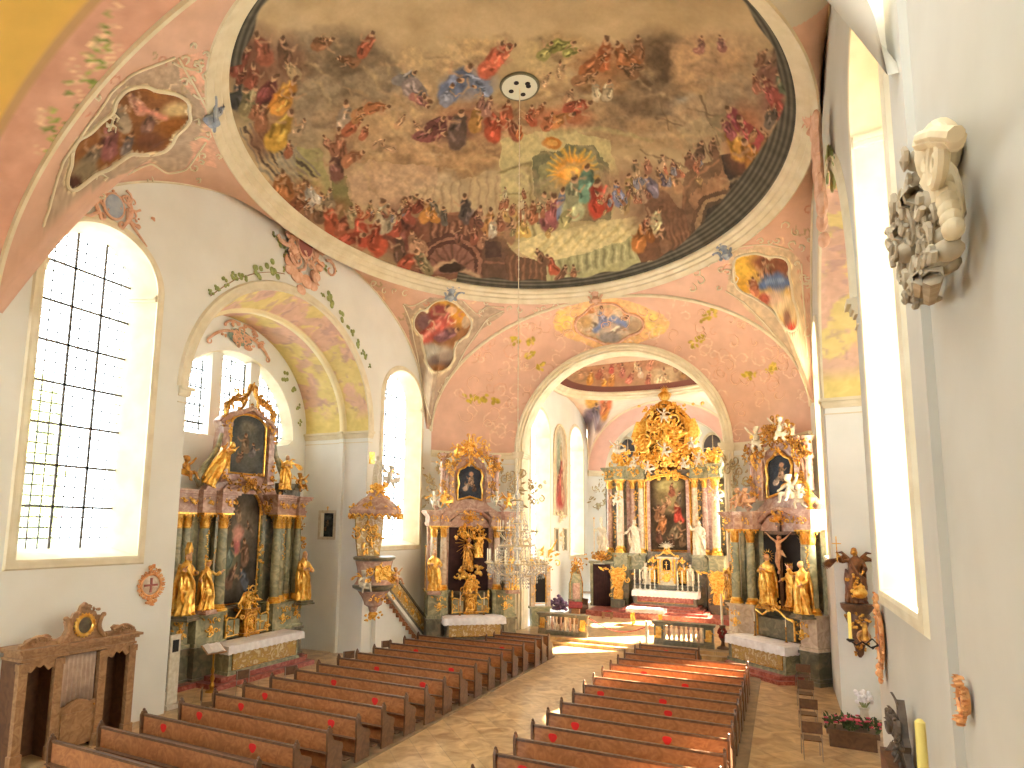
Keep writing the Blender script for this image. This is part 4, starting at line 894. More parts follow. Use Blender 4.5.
def arm(mb, sh, el_, wr, sleeve=True, hand_dir=None, r=(.062, .052, .034)):
    mb.tube([sh, [(a+b)/2 for a, b in zip(sh, el_)], el_], [r[0], r[0]*.95, r[1]], 8)
    mb.tube([el_, [(a+b)/2 for a, b in zip(el_, wr)], wr], [r[1], r[1]*1.0, r[2]], 8)
    if sleeve: mb.tube([el_, [e+(w-e)*.7 for e, w in zip(el_, wr)]], [r[1]*1.15, r[1]*1.7], 8)
    d = Vector(wr)-Vector(el_); d.normalize(); hd = Vector(hand_dir).normalized() if hand_dir else d
    w = Vector(wr); side = hd.cross(Vector((.3, .9, .2))).normalized()
    mb.ell(tuple(w+hd*.045), (.035, .022, .045), 8, 6, hd.to_track_quat('Z', 'Y').to_matrix())
    for k, L in zip((-1.5, -.5, .5, 1.5), (.05, .065, .062, .045)):
        p = w+hd*.075+side*.013*k; q = p+hd*L*.55; e = q+(hd*.6+Vector((0, -.35, -.2))).normalized()*L*.5
        mb.tube([tuple(p), tuple(q), tuple(e)], [.010, .009, .007], 5)
    t = w+hd*.025+side*.03; mb.tube([tuple(t), tuple(t+side*.025+hd*.02), tuple(t+side*.03+hd*.05)], [.012, .011, .008], 5)
def saint(name, pose, voxel=.02, seed=0, m=(None, None), hat=None, beard=True, cloak=True):
    mb = MB(); rd = random.Random(seed); sw = pose.get('sway', .05)
    cx = lambda z: sw*math.sin(z*2.6)
    T_ = [(0, .30, .25), (.05, .29, .24), (.3, .235, .2), (.6, .21, .185), (.85, .215, .18), (1.0, .185, .15), (1.1, .165, .135), (1.28, .195, .14), (1.38, .21, .13), (1.45, .15, .1), (1.5, .07, .07), (1.56, .05, .055)]
    n = 44; V = []; F = []; rows = []
    zs = np.linspace(0, 1.56, 40)
    for z in zs:
        rx = np.interp(z, [t[0] for t in T_], [t[1] for t in T_]); ry = np.interp(z, [t[0] for t in T_], [t[2] for t in T_])
        fa = max(0, min(1, (1.05-z)/.6))*.15+.03*(z < 1.3)
        for i in range(n):
            a = 2*pi*i/n; k = 1+fa*math.sin(8*a+2.2*math.sin(z*2.2+seed)+seed)+fa*.5*math.sin(13*a-4*z+seed*2)
            V.append((cx(z)+rx*k*math.cos(a), ry*k*math.sin(a)-.05*max(0, .5-z)*1.2*math.sin(a*1), z))
    m_ = len(zs)
    for k in range(m_-1):
        for i in range(n): j = (i+1) % n; F.append((k*n+i, k*n+j, (k+1)*n+j, (k+1)*n+i))
    F.append(tuple(range(n-1, -1, -1))); F.append(tuple(range((m_-1)*n, m_*n))); mb.add(V, F)
    kx = cx(.5)+.07*pose.get('leg', 1); mb.ell((kx, -.12, .52), (.09, .1, .26), 10, 8)       # bent knee under cloth
    for s in (-1, 1): mb.ell((.09*s, -.22, .03), (.045, .1, .035), 8, 6)
    sx = cx(1.4); hx, hy, hz = sx+pose.get('head', (0, 0))[0], -.03+pose.get('head', (0, 0))[1], 1.665
    mb.tube([(sx, 0, 1.42), (hx, hy+.02, 1.6)], [.06, .05], 8)
    mb.ell((hx, hy, hz), (.078, .092, .112), 12, 10); mb.ell((hx, hy-.02, hz-.06), (.055, .065, .05), 8, 6)
    mb.ell((hx, hy-.095, hz-.012), (.013, .022, .026), 6, 5); mb.ell((hx, hy-.075, hz+.022), (.05, .02, .012), 8, 5)
    mb.ell((hx, hy-.082, hz-.052), (.026, .012, .009), 6, 4)
    for s in (-1, 1): mb.ell((hx+s*.08, hy+.005, hz-.005), (.012, .022, .03), 6, 5)
    mb.ell((hx, hy+.035, hz+.035), (.092, .088, .1), 10, 8)
    for k in range(9): a = pi*k/8; mb.ell((hx+.085*math.cos(a), hy+.03+.05*math.sin(a), hz-.05), (.026, .026, .07), 6, 5)
    if beard:
        mb.ell((hx, hy-.07, hz-.12), (.05, .038, .07), 8, 6); mb.ell((hx+.01, hy-.085, hz-.19), (.026, .022, .05), 6, 5)
    if hat == 'mitre': mb.plate([(hx-.095, hz+.06), (hx+.095, hz+.06), (hx+.11, hz+.2), (hx, hz+.4), (hx-.11, hz+.2)], hy-.07, hy+.09)
    if hat == 'crown':
        for k in range(8): a = 2*pi*k/8; mb.tube([(hx+.085*math.cos(a), hy+.09*math.sin(a), hz+.07), (hx+.11*math.cos(a), hy+.11*math.sin(a), hz+.19)], [.022, .012], 5)
        mb.lathe([(.09, .06), (.1, .11)], (hx, hy, hz), 12)
    arms = pose['arms']
    for s, (e, w) in zip((-1, 1), arms):
        arm(mb, (sx+.185*s, 0, 1.38), e, w)
    if cloak:
        for k in range(7):   # mantle folds swept over the body
            o = k*.045; pts = [(sx-.17+o*.3, -.1, 1.38-o*.5), (sx-.05+o*.4, -.185, 1.12-o), (sx+.12+o*.1, -.2, .92-o), (sx+.24, -.1+o*.1, .8-o*1.6), (sx+.27+.02*math.sin(k), .02, .6-o*1.8)]
            mb.tube(pts, [.03, .034, .036, .034, .022], 6)
        for k in range(6):
            a = pi*.15+k*.32; mb.tube([(sx+.16*math.cos(a), .06+.08*math.sin(a), 1.42), (sx+.26*math.cos(a), .1+.14*math.sin(a), .9), (.34*math.cos(a)+rd.uniform(-.03, .03), .08+.2*math.sin(a), .25+rd.uniform(-.15, .1))], [.06, .06, .035], 7)
        for k in range(5): mb.tube([(-.26+.02*k, -.02-.02*k, 1.1-.1*k), (-.3+.03*k, -.04, .75-.08*k), (-.27+.04*k, -.07, .42-.05*k)], [.03, .04, .018], 6)
    hands = [tuple(a[1]) for a in arms]
    return remeshed(name, mb, voxel, m[0], m[1], [(hx, hy-.04, hz-.02, .125)]+[(h[0], h[1], h[2], .1) for h in hands])
POSE = {
 'book': dict(sway=.06, leg=1, head=(.02, -.02), arms=[((-.3, -.06, 1.14), (-.1, -.26, 1.16)), ((.32, -.05, 1.12), (.16, -.28, 1.06))]),
 'raise': dict(sway=-.06, leg=-1, head=(-.03, -.01), arms=[((-.38, -.08, 1.3), (-.46, -.2, 1.58)), ((.31, -.04, 1.12), (.2, -.26, .98))]),
 'staff': dict(sway=.05, leg=1, head=(.0, -.02), arms=[((-.36, -.1, 1.2), (-.4, -.24, 1.34)), ((.3, -.08, 1.12), (.06, -.25, 1.2))]),
 'pray': dict(sway=-.04, leg=1, head=(.03, -.03), arms=[((-.28, -.1, 1.14), (-.03, -.27, 1.26)), ((.28, -.1, 1.14), (.03, -.27, 1.26))]),
 'open': dict(sway=.07, leg=-1, head=(.04, 0), arms=[((-.36, -.02, 1.16), (-.5, -.2, 1.04)), ((.36, -.06, 1.22), (.52, -.2, 1.36))])}
ST = {}
for k, (nm, hat, bd) in enumerate((('book', None, True), ('raise', None, False), ('staff', 'mitre', True), ('pray', None, False), ('open', 'crown', False))):
    ST[nm] = saint('figure_'+nm, POSE[nm], .0205, k, (gold, flesh), hat, bd)
def child_mesh(name, pose, voxel=.014):
    """small naked cherub about 0.75 m, origin at the hips"""
    mb = MB()
    mb.ell((0, 0, .16), (.1, .09, .15), 10, 8); mb.ell((0, 0, .03), (.105, .1, .09), 10, 8); mb.ell((0, -.02, .1), (.09, .1, .1), 8, 8)
    h = pose['head']; mb.tube([(0, 0, .26), (h[0]*.6, h[1]*.6, .33)], [.05, .045], 8); hc = (h[0], h[1]-.01, .42)
    mb.ell(hc, (.085, .09, .1), 10, 8); mb.ell((hc[0], hc[1]-.085, hc[2]-.015), (.014, .018, .018), 6, 4); mb.ell((hc[0], hc[1]-.06, hc[2]-.04), (.05, .035, .03), 6, 5)
    for k in range(9): a = 2*pi*k/9; mb.ell((hc[0]+.06*math.cos(a), hc[1]+.03+.05*math.sin(a), hc[2]+.06), (.04, .04, .04), 6, 5)
    for s, (e, w) in zip((-1, 1), pose['arms']):
        mb.tube([(.1*s, 0, .25), e], [.045, .038], 7); mb.tube([e, w], [.038, .027], 7); mb.ell(w, .034, 7, 6)
        d = (Vector(w)-Vector(e)).normalized()
        for k in range(4): p = Vector(w)+d*.025+Vector((.012*(k-1.5), 0, .004*k)); mb.tube([tuple(p), tuple(p+d*.03)], [.009, .007], 5)
    for s, (kn, ft) in zip((-1, 1), pose['legs']):
        mb.tube([(.06*s, 0, .0), kn], [.072, .052], 8); mb.tube([kn, ft], [.052, .03], 8); mb.ell((ft[0], ft[1]-.035, ft[2]), (.03, .055, .025), 7, 5)
    c = pose.get('cloth', 0)
    for k in range(6): mb.tube([(-.16-.05*c, .03, .12-.03*k), (-.04, -.11, .04-.02*k), (.12, -.08, .0-.02*k), (.24+.1*c, .06, .08-.03*k), (.34+.14*c, .1, .2-.06*k)], [.02, .028, .028, .024, .01], 6)
    return remeshed(name, mb, voxel, white_paint)
CH = {'fly': child_mesh('cherub_flying', dict(head=(.03, -.03), arms=[((-.24, -.05, .36), (-.34, -.1, .5)), ((.26, -.08, .26), (.36, -.12, .16))], legs=[((-.1, -.12, -.16), (-.16, .04, -.3)), ((.14, -.02, -.2), (.26, .1, -.3))], cloth=1)),
      'sit': child_mesh('cherub_seated', dict(head=(-.03, -.03), arms=[((-.2, -.06, .16), (-.22, -.16, .1)), ((.22, -.04, .34), (.3, -.08, .46))], legs=[((-.1, -.24, .02), (-.12, -.24, -.2)), ((.12, -.22, .05), (.15, -.3, -.16))]))}
def wing_mesh():
    mb = MB()
    for k in range(11):
        t = k/10; a = .5+t*1.1; L = .34+.42*math.sin(pi*(.25+.6*t)); x0, z0 = .05+.24*t, .1+.34*t*(1-.3*t)
        d = (math.cos(-a+.9), math.sin(-a+.9)-.25); mb.tube([(x0*.7, .02, z0), (x0+d[0]*L*.5, .05+.01*k, z0+d[1]*L*.5+.05), (x0+d[0]*L, .08, z0+d[1]*L)], [.035, .045, .008], 6, .35)
    mb.tube([(0, 0, 0), (.12, .02, .24), (.3, .04, .42), (.46, .05, .4)], [.04, .05, .045, .015], 7, .6)
    return mb.mesh('wing', gold)
WING = wing_mesh()
def wings(par, z=1.2, m=None, s=1.0, name='wing'):
    for k in (-1, 1):
        w = inst(WING, name, par, (.06*k, .12, z)); w.scale = (k*s, s, s)
        if m: w.material_slots[0].link = 'OBJECT'; w.material_slots[0].material = m
def setm(o, a, b=None):
    o.material_slots[0].link = 'OBJECT'; o.material_slots[0].material = a
    if b is not None and len(o.material_slots) > 1: o.material_slots[1].link = 'OBJECT'; o.material_slots[1].material = b
    return o
def statue(kind, label, loc, rz=0, h=1.75, mats=None, group=None, wing=False, name='saint_statue', cat='statue', base=None, tilt=0, attr=None):
    """painted wooden figure standing on the altar; child parts: wings, plinth"""
    o = inst(ST[kind], name, None, loc, rz, h/1.78); tag(o, label, cat, group)
    if mats: setm(o, mats[0], mats[1])
    if tilt: o.rotation_euler = (tilt, 0, rz)
    if wing: wings(o, 1.2, mats[0] if mats else None)
    if base: b = MB(); b.box(-.26, .26, -.28, .22, -.09, 0.0); b.box(-.3, .3, -.32, .26, -.15, -.09); b.build('plinth', base, o, smooth=0)
    if attr == 'staff': b = MB(); b.tube([(-.41, -.26, .0), (-.41, -.26, 1.9)], .016, 6); b.ell((-.41, -.26, 1.95), .05, 8, 6); b.build('staff', gold, o)
    if attr == 'cross': b = MB(); b.box(-.43, -.39, -.27, -.24, .3, 1.95); b.box(-.56, -.26, -.27, -.24, 1.66, 1.7); b.build('cross', gold, o)
    if attr == 'book': b = MB(); b.box(-.1, .16, -.36, -.3, 1.04, 1.3); b.build('book', dgold, o, smooth=0)
    if attr == 'halo':
        b = MB(); hc = (.04, .06, 1.72)
        for k in range(14): a = 2*pi*k/14; b.tube([(hc[0]+.13*math.cos(a), hc[1], hc[2]+.13*math.sin(a)), (hc[0]+.25*math.cos(a), hc[1], hc[2]+.25*math.sin(a))], [.018, .005], 5)
        b.build('halo', gold, o)
    return o
def cherub(kind, label, loc, rz=0, s=1.0, m=None, group=None, rot=None, wing=True, wm=None):
    o = inst(CH[kind], 'cherub_figure', None, loc, rz, s); tag(o, label, 'cherub', group)
    if rot: o.rotation_euler = rot
    if m: setm(o, m)
    if wing: wings(o, .22, wm or gold, .42)
    return o
# --- ornament
def spiral(cx, cz, r, turns=1.3, d=1, a0=0, n=16, y=0, grow=.12):
    return [(cx+r*(grow+(1-grow)*t)*math.cos(a0+d*turns*2*pi*t), y, cz+r*(grow+(1-grow)*t)*math.sin(a0+d*turns*2*pi*t)) for t in [i/(n-1) for i in range(n)]]
def cscroll(mb, x0, z0, x1, z1, bul, th, y=0, n=16):
    """C scroll from point to point, with curled ends"""
    p = Vector((x0, z0)); q = Vector((x1, z1)); d = q-p; L = d.length; d.normalize(); nn = Vector((-d.y, d.x)); r = L*.16
    s = 1 if bul > 0 else -1
    mid = [(p+d*L*t+nn*bul*math.sin(pi*t)) for t in [i/n for i in range(n+1)]]
    pts = []
    for k in range(9):   # curl at start
        a = -pi*1.5+k/8*pi*1.5; c = p-nn*s*r*.0
        pts.append(c+Vector((0, 0))+(d*math.cos(a)*r*(.35+.5*k/8)*-1+nn*s*math.sin(a)*r*(.35+.5*k/8))+nn*-s*r*.2)
    pts = pts+mid[1:-1]
    for k in range(9):
        a = k/8*pi*1.5; rr = r*(.85-.5*k/8); pts.append(q+(d*math.cos(a)*rr*-1*-1*0+d*math.sin(a)*rr*.8)+nn*-s*(1-math.cos(a))*rr*.8)
    N = len(pts); rad = [th*(.45+.75*math.sin(pi*i/(N-1))) for i in range(N)]
    mb.tube([(v.x, y, v.y) for v in pts], rad, 6)
def leafy(mb, x, z, a, L, w, y=0, curl=.3):
    ca, sa = math.cos(a), math.sin(a); V = []; F = []; n = 6
    for i in range(n+1):
        t = i/n; ww = w*math.sin(pi*(.12+.82*t))*(1+.25*math.sin(t*14)); bx = L*t; yy = y-curl*L*t*t
        for s in (-1, 0, 1): V.append((x+ca*bx-sa*ww*s, yy-(.35*w if s == 0 else 0), z+sa*bx+ca*ww*s))
    for i in range(n):
        for s in (0, 1): F.append((i*3+s, i*3+s+1, i*3+s+4, i*3+s+3))
    o = len(V); V += [(v[0], v[1]+.25*w, v[2]) for v in V]; F += [tuple(o+k for k in reversed(f)) for f in F[:]]
    F += [(0, o, o+3, 3)] + [(i*3, i*3+3, o+i*3+3, o+i*3) for i in range(n)]+[(i*3+2, o+i*3+2, o+i*3+5, i*3+5) for i in range(n)]
    mb.add(V, F)
def shell(mb, x, z, r, y=0, a0=pi*.08, a1=pi*.92, n=9):
    for k in range(n):
        a = a0+(a1-a0)*k/(n-1); mb.tube([(x, y, z), (x+r*.6*math.cos(a), y-.35*r, z+r*.6*math.sin(a)), (x+r*math.cos(a), y-.2*r, z+r*math.sin(a))], [r*.05, r*.1, r*.09], 6)
    mb.ell((x, y-.08*r, z), r*.16, 8, 6)
def cluster(mb, cx, cz, w, h, y=0, seed=0, n=14, th=.03, dep=.12):
    """knot of gilded scrolls, leaves and berries"""
    rd = random.Random(seed)
    for k in range(n):
        s = 1 if k % 2 else -1; x = cx+s*abs(rd.gauss(0, .33))*w; z = cz+rd.uniform(-.5, .5)*h; yy = y-rd.uniform(0, dep)
        c = rd.random()
        if c < .45: mb.tube(spiral(x, z, rd.uniform(.12, .26)*min(w, h), rd.uniform(.9, 1.4), s, rd.uniform(0, 6), 12, yy), [th*(.5+.8*i/11) for i in range(12)], 6)
        elif c < .8: leafy(mb, x, z, math.atan2(z-cz+.02, (x-cx)+s*.02)+rd.uniform(-.5, .5), rd.uniform(.2, .4)*min(w, h), th*1.8, yy, .35)
        else:
            for q in range(3): mb.ell((x+rd.uniform(-.04, .04)*w*2, yy-.02, z+rd.uniform(-.04, .04)*h*2), th*rd.uniform(.9, 1.6), 7, 5)
def frame_path(outline, mb, th, y=0, closed=True):
    mb.tube([(a, y, b) for a, b in outline], th, 6, closed=closed)
def arch_outline(w, z0, z1, rise, n=16, cx=0):
    L = [(cx-w, z0), (cx+w, z0)]
    for k in range(n+1):
        a = pi*k/n; L.append((cx+w*math.cos(a), z1+rise*math.sin(a)))
    return L
def painting(name, par, w, z0, z1, rise, y, seed, base, figs, cx=0, label=None, M=None):
    """painted canvas with an arched top, w = half width"""
    nx, nz = 60, 110; V = np.zeros((nx, nz, 3)); H = z1+rise-z0
    for j in range(nz):
        z = z0+H*j/(nz-1); ww = w if z <= z1 else w*math.sqrt(max(.0004, 1-((z-z1)/max(rise, 1e-6))**2))
        V[:, j, 0] = cx+np.linspace(-ww, ww, nx); V[:, j, 1] = y; V[:, j, 2] = z
    xs = ((V[..., 0]-cx)/w*30).ravel(); ys = ((z0+H-V[..., 2])/H*100).ravel()
    P = Paint(xs, ys, base, 2.5, 8, seed); P.c += ((fbm(xs/14., ys/14., seed, 4)-.5)*50)[:, None]
    for f in figs:
        if f[0] == 'e': P.el(*f[1:])
        elif f[0] == 'l': P.line(*f[1:])
        else: P.fig(*f[1:], seed=seed)
    P.c += ((fbm(xs/2., ys/2., seed+5, 2)-.5)*18)[:, None]
    o = gridmesh(name, V, fresco_m, P.c, parent=par)
    if label: o['label'] = label
    return o
def capital_mesh(r=.2, h=.5):
    mb = MB(); mb.lathe([(r*.9, 0), (r*1.02, .03), (r*.9, .06), (r*.88, h*.5), (r*1.1, h*.86)], n=16)
    for ring, (z, k, L) in enumerate(((.05, 8, h*.42), (h*.32, 8, h*.42))):
        for i in range(k):
            a = 2*pi*(i+.5*ring)/k; c, s = math.cos(a), math.sin(a)
            V = []; F = []
            for t in range(5):
                tt = t/4; rr = r*1.04+.42*r*tt**2*(1 if tt < 1 else 1.25); zz = z+L*(tt if tt < .8 else .86-.3*(tt-.8)); ww = r*.34*(1-.6*tt)
                V += [(rr*c-s*ww, rr*s+c*ww, zz), (rr*c*1.06, rr*s*1.06, zz+.01), (rr*c+s*ww, rr*s-c*ww, zz)]
            for t in range(4):
                for q in (0, 1): F.append((t*3+q, t*3+q+1, t*3+q+4, t*3+q+3))
            mb.add(V, F)
    for i in range(4):
        a = pi/4+pi/2*i; mb.ell((r*1.45*math.cos(a), r*1.45*math.sin(a), h*.8), r*.28, 8, 6)
    R = r*1.62; mb.slab([(-R, -R), (0, -R*.8), (R, -R), (R*.8, 0), (R, R), (0, R*.8), (-R, R), (-R*.8, 0)], h*.88, h)
    return mb.mesh('capital', gold)
CAP = capital_mesh()
def column(par, x, y, z0, z1, r, m, base_h=.22, cap_h=None, twist=False, garland=False):
    ch = cap_h or r*2.6
    b = MB(); zs = z0+base_h; ze = z1-ch
    b.lathe([(r*(1-.14*t**2), zs+(ze-zs)*t) for t in [i/10 for i in range(11)]], (x, y, 0), 20)
    c = b.build('column', m, par)
    b = MB(); b.lathe([(r*1.5, z0), (r*1.5, z0+base_h*.3), (r*1.25, z0+base_h*.4), (r*1.38, z0+base_h*.6), (r*1.12, z0+base_h*.8), (r*1.02, z0+base_h*1.02)], (x, y, 0), 20); b.build('column_base', gold, c)
    k = inst(CAP, 'capital', c, (x, y, ze)); k.scale = (r*.86/.2, r*.86/.2, ch/.5)
    if garland:
        g = MB(); rd = random.Random(int(x*100))
        for q in range(16):
            zz = ze-.1-q*.075; g.ell((x+rd.uniform(-.3, .3)*r, y-r*1.02, zz), (.035+.02*math.sin(q), .03, .035), 6, 5)
        g.build('garland', gold, c)
    return c
def offset(poly, d):
    n = len(poly); R = []
    A = sum(poly[i][0]*poly[(i+1) % n][1]-poly[(i+1) % n][0]*poly[i][1] for i in range(n)); sg = 1 if A > 0 else -1
    for i in range(n):
        p0, p1, p2 = Vector(poly[i-1]), Vector(poly[i]), Vector(poly[(i+1) % n])
        e1 = (p1-p0).normalized(); e2 = (p2-p1).normalized(); n1 = Vector((e1.y, -e1.x))*sg; n2 = Vector((e2.y, -e2.x))*sg
        b = n1+n2; k = d/max(.35, (b.dot(n1))); R.append(tuple(p1+b*k))
    return R
def stack(mb, poly, prof):
    """moulded block: prof = list of (offset, z0, z1)"""
    for d, a, b in prof: mb.slab(offset(poly, d), a, b)
    return mb
def sym(poly): return [(-a, b) for a, b in reversed(poly)]
def candlestick(par, x, y, z, h, m=gold, r=.05, wax=candle_wax, wh=.35, name='candlestick', label=None, top=None, cat='candle'):
    b = MB(T(x, y, z)); b.lathe([(r*1.7, 0), (r*1.7, .02*h), (r*1.0, .06*h), (r*.4, .12*h), (r*.7, .25*h), (r*.35, .4*h), (r*.55, .6*h), (r*.3, .8*h), (r*.9, .95*h), (r*.9, h)], n=12)
    o = b.build(name, m, par)
    c = MB(T(x, y, z)); c.lathe([(r*.42, h), (r*.42, h+wh), (.003, h+wh+.008)], n=10); c.build('candle', wax, o)
    if label: tag(o, label, cat, top)
    return o
# ------------------------------------------------------------ altars
def WP(root, x, y, z):
    c, s = math.cos(root.rotation_euler[2]), math.sin(root.rotation_euler[2]); k = root.scale; l = root.location; x = x*k[0]; y = y*k[1]
    return (l[0]+x*c-y*s, l[1]+x*s+y*c, l[2]+k[2]*z)
CORN = [(0, 0, .08), (.03, .08, .16), (-.02, .16, .40), (.03, .40, .45), (.09, .45, .51), (.17, .51, .58), (.21, .58, .63)]
def corn(mb, poly, z, h, k=1.0):
    return stack(mb, poly, [(d*k, z+a/.63*h, z+b/.63*h) for d, a, b in CORN])
def altar_cloth(root, label, hw, y0, y1, z, drop=.3):
    """linen over the altar table with a hanging laced edge"""
    mb = MB(); n = 60; top = []; per = []
    P_ = [(-hw, y0), (hw, y0), (hw, y1), (-hw, y1)]
    pts = []
    for i in range(4):
        a, b = Vector(P_[i]), Vector(P_[(i+1) % 4]); m = int((b-a).length/.06)+1
        for k in range(m): pts.append(a+(b-a)*k/m)
    N = len(pts); cx_, cy_ = 0, (y0+y1)/2
    def rowp(e, zz, wv):
        R = []
        for i, p in enumerate(pts):
            d = Vector((p.x/hw, (p.y-cy_)/((y1-y0)/2))); q = Vector((math.copysign(1, p.x) if abs(d.x) > .999 else 0, math.copysign(1, d.y) if abs(d.y) > .999 else 0))
            w = e+wv*math.sin(i*1.3); R.append((p.x+q.x*w, p.y+q.y*w, zz))
        return R
    rows = [rowp(0, z, 0), rowp(.02, z-.01, 0), rowp(.03, z-drop*.3, .004), rowp(.035, z-drop*.7, .008), rowp(.04, z-drop, .012)]
    rows[-1] = [(a, b, c-(.02 if i % 4 < 2 else 0)) for i, (a, b, c) in enumerate(rows[-1])]
    V = [p for r in rows for p in r]; F = [tuple(range(N))]
    for k in range(4):
        for i in range(N): j = (i+1) % N; F.append((k*N+i, (k+1)*N+i, (k+1)*N+j, k*N+j))
    mb.add(V, F); o = mb.build('altar_cloth', cloth, smooth=50); o.location = root.location; o.rotation_euler = root.rotation_euler; o.scale = root.scale
    return tag(o, label, 'cloth')
def mensa(root, hw, y0, y1, z0, z1, body, panel, label=None):
    mb = MB(); q = [(-hw*.94, y0+.1), (hw*.94, y0+.1), (hw*.9, y1), (-hw*.9, y1)]
    stack(mb, q, [(.05, z0, z0+.1), (.0, z0+.1, z1-.16), (.06, z1-.16, z1-.1)]); t = mb.build('altar_table', body, root, smooth=30)
    mb = MB(); mb.box(-hw*.86, hw*.86, y0+.06, y0+.13, z0+.16, z1-.24); mb.build('front_panel', panel, t, smooth=0)
    mb = MB(); L = [(-hw*.86, z0+.16), (hw*.86, z0+.16), (hw*.86, z1-.24), (-hw*.86, z1-.24)]
    mb.tube([(a, y0+.06, b) for a, b in L], .018, 5, closed=True); mb.build('panel_border', dgold, t)
    mb = MB(); mb.box(-hw, hw, y0, y1, z1-.1, z1-.004); mb.build('table_slab', pale_marble, t, smooth=0)
    return t
def predella_frame(root, w, z0, y, label=None):
    """gilded tabernacle with flanking panels and little finials on the altar"""
    mb = MB(); stack(mb, [(-.3, y-.2), (.3, y-.2), (.3, y+.2), (-.3, y+.2)], [(.08, z0, z0+.1), (0, z0+.1, z0+.85), (.07, z0+.85, z0+.95)])
    t = mb.build('tabernacle', dgold, root, smooth=20)
    mb = MB(); L = arch_outline(.17, z0+.18, z0+.55, .17, 10); frame_path(L, mb, .03, y-.22); mb.ell((0, y-.2, z0+.42), (.13, .06, .22), 10, 8); cluster(mb, 0, z0+.5, .7, .9, y-.22, 4, 16, .022, .05); mb.build('tabernacle_door', gold, t)
    mb = MB()
    for s in (-1, 1):
        mb.ell((s*.2, y, z0+1.25), (.1, .08, .22), 8, 7)
        mb.tube([(s*.32, y, z0+.95), (s*.36, y, z0+1.2), (s*.2, y, z0+1.5), (s*.05, y, z0+1.55)], [.05, .045, .035, .02], 6)
    mb.ell((0, y-.02, z0+1.25), (.22, .12, .3), 12, 8); cluster(mb, 0, z0+1.3, .7, .7, y-.08, 9, 18, .028, .08); mb.tube([(0, y, z0+1.5), (0, y, z0+1.78)], .018, 5); mb.box(-.08, .08, y-.012, y+.012, z0+1.66, z0+1.69)
    mb.build('tabernacle_crown', gold, t)
    for s in (-1, 1):
        mb = MB(); xs = sorted((s*.36, s*w)); mb.box(xs[0], xs[1], y-.02, y+.1, z0, z0+.62); p = mb.build('predella_wing', green_marble, root, smooth=0)
        mb = MB()
        top = [(s*.3, y-.04, z0+1.0), (s*.45, y-.05, z0+.84), (s*w*.6, y-.05, z0+.66), (s*w*.9, y-.05, z0+.72), (s*w, y-.05, z0+.6)]; mb.tube(top, .032, 6)
        mb.tube([(s*.4, y-.05, z0+.06), (s*w, y-.05, z0+.06)], .025, 6); mb.tube([(s*w, y-.05, z0), (s*w, y-.05, z0+.62)], .028, 6); mb.tube([(s*.62, y-.04, z0+.1), (s*.62, y-.04, z0+.6)], .02, 6)
        cluster(mb, s*(w*.9), z0+.25, .25, .4, y-.06, 5+s, 8, .02, .04)
        mb.lathe([(.03, .6), (.06, .64), (.03, .7), (.08, .78), (.05, .9), (.07, .96), (.02, 1.08)], (s*w, y, z0), 10)
        mb.build('gilded_scrollwork', gold, p)
def base_blocks(root, blocks, zA, zB, m1, m2):
    """stepped pedestals under the columns"""
    for q in blocks:
        mb = MB(); stack(mb, q, [(.10, 0, .14), (.05, .14, .24), (.0, .24, zA-.1), (.06, zA-.1, zA)]); p = mb.build('pedestal', m1, root, smooth=20)
        mb = MB(); stack(mb, q, [(.02, zA, zA+.12), (-.05, zA+.12, zB-.14), (.0, zB-.14, zB-.07), (.05, zB-.07, zB)]); mb.build('pedestal_die', m2, p, smooth=20)
        xs = [a for a, b in q]; ys = [b for a, b in q]; cx_ = (min(xs)+max(xs))/2; y_ = min(ys)
        mb = MB(); cluster(mb, cx_, (zA+zB)/2+.05, min(.5, (max(xs)-min(xs))), .6, y_+.02, int(cx_*10), 12, .02, .06); mb.ell((cx_, y_+.04, (zA+zB)/2), (.09, .05, .12), 8, 6); mb.build('pedestal_ornament', gold, p)
# ================= left niche altar
LA = thing('side_altar', 'tall green and pink marble altar in the arched left niche under the half-round window', 'altar', (-11.35, 17.15, 0), pi/2)
mb = MB()
mb.box(-3.0, 3.0, -.75, .5, 0, .16); mb.box(-2.3, 2.3, -1.75, -.75, 0, .16); mb.box(-2.0, 2.0, -1.55, -.75, .16, .32); mb.build('altar_steps', red_marble, LA, smooth=0)
blk = [(-3.0, .45), (-3.0, -.1), (-2.62, -.3), (-2.62, -.1), (-2.25, -.3), (-2.05, -.65), (-1.15, -.65), (-1.15, .45)]
base_blocks(LA, [[(-3.05, -.35), (-2.35, -.35), (-2.35, .4), (-3.05, .4)], [(-2.3, -.55), (-1.12, -.62), (-1.12, .4), (-2.3, .4)], [(1.12, -.62), (2.3, -.55), (2.3, .4), (1.12, .4)], [(2.35, -.35), (3.05, -.35), (3.05, .4), (2.35, .4)]], 1.25, 2.35, dark_marble, green_marble)
mb = MB(); mb.box(-2.9, 2.9, .3, .5, .2, 6.3); mb.box(-1.12, 1.12, .0, .4, .2, 2.3); mb.build('retable_wall', dark_marble, LA, smooth=0)
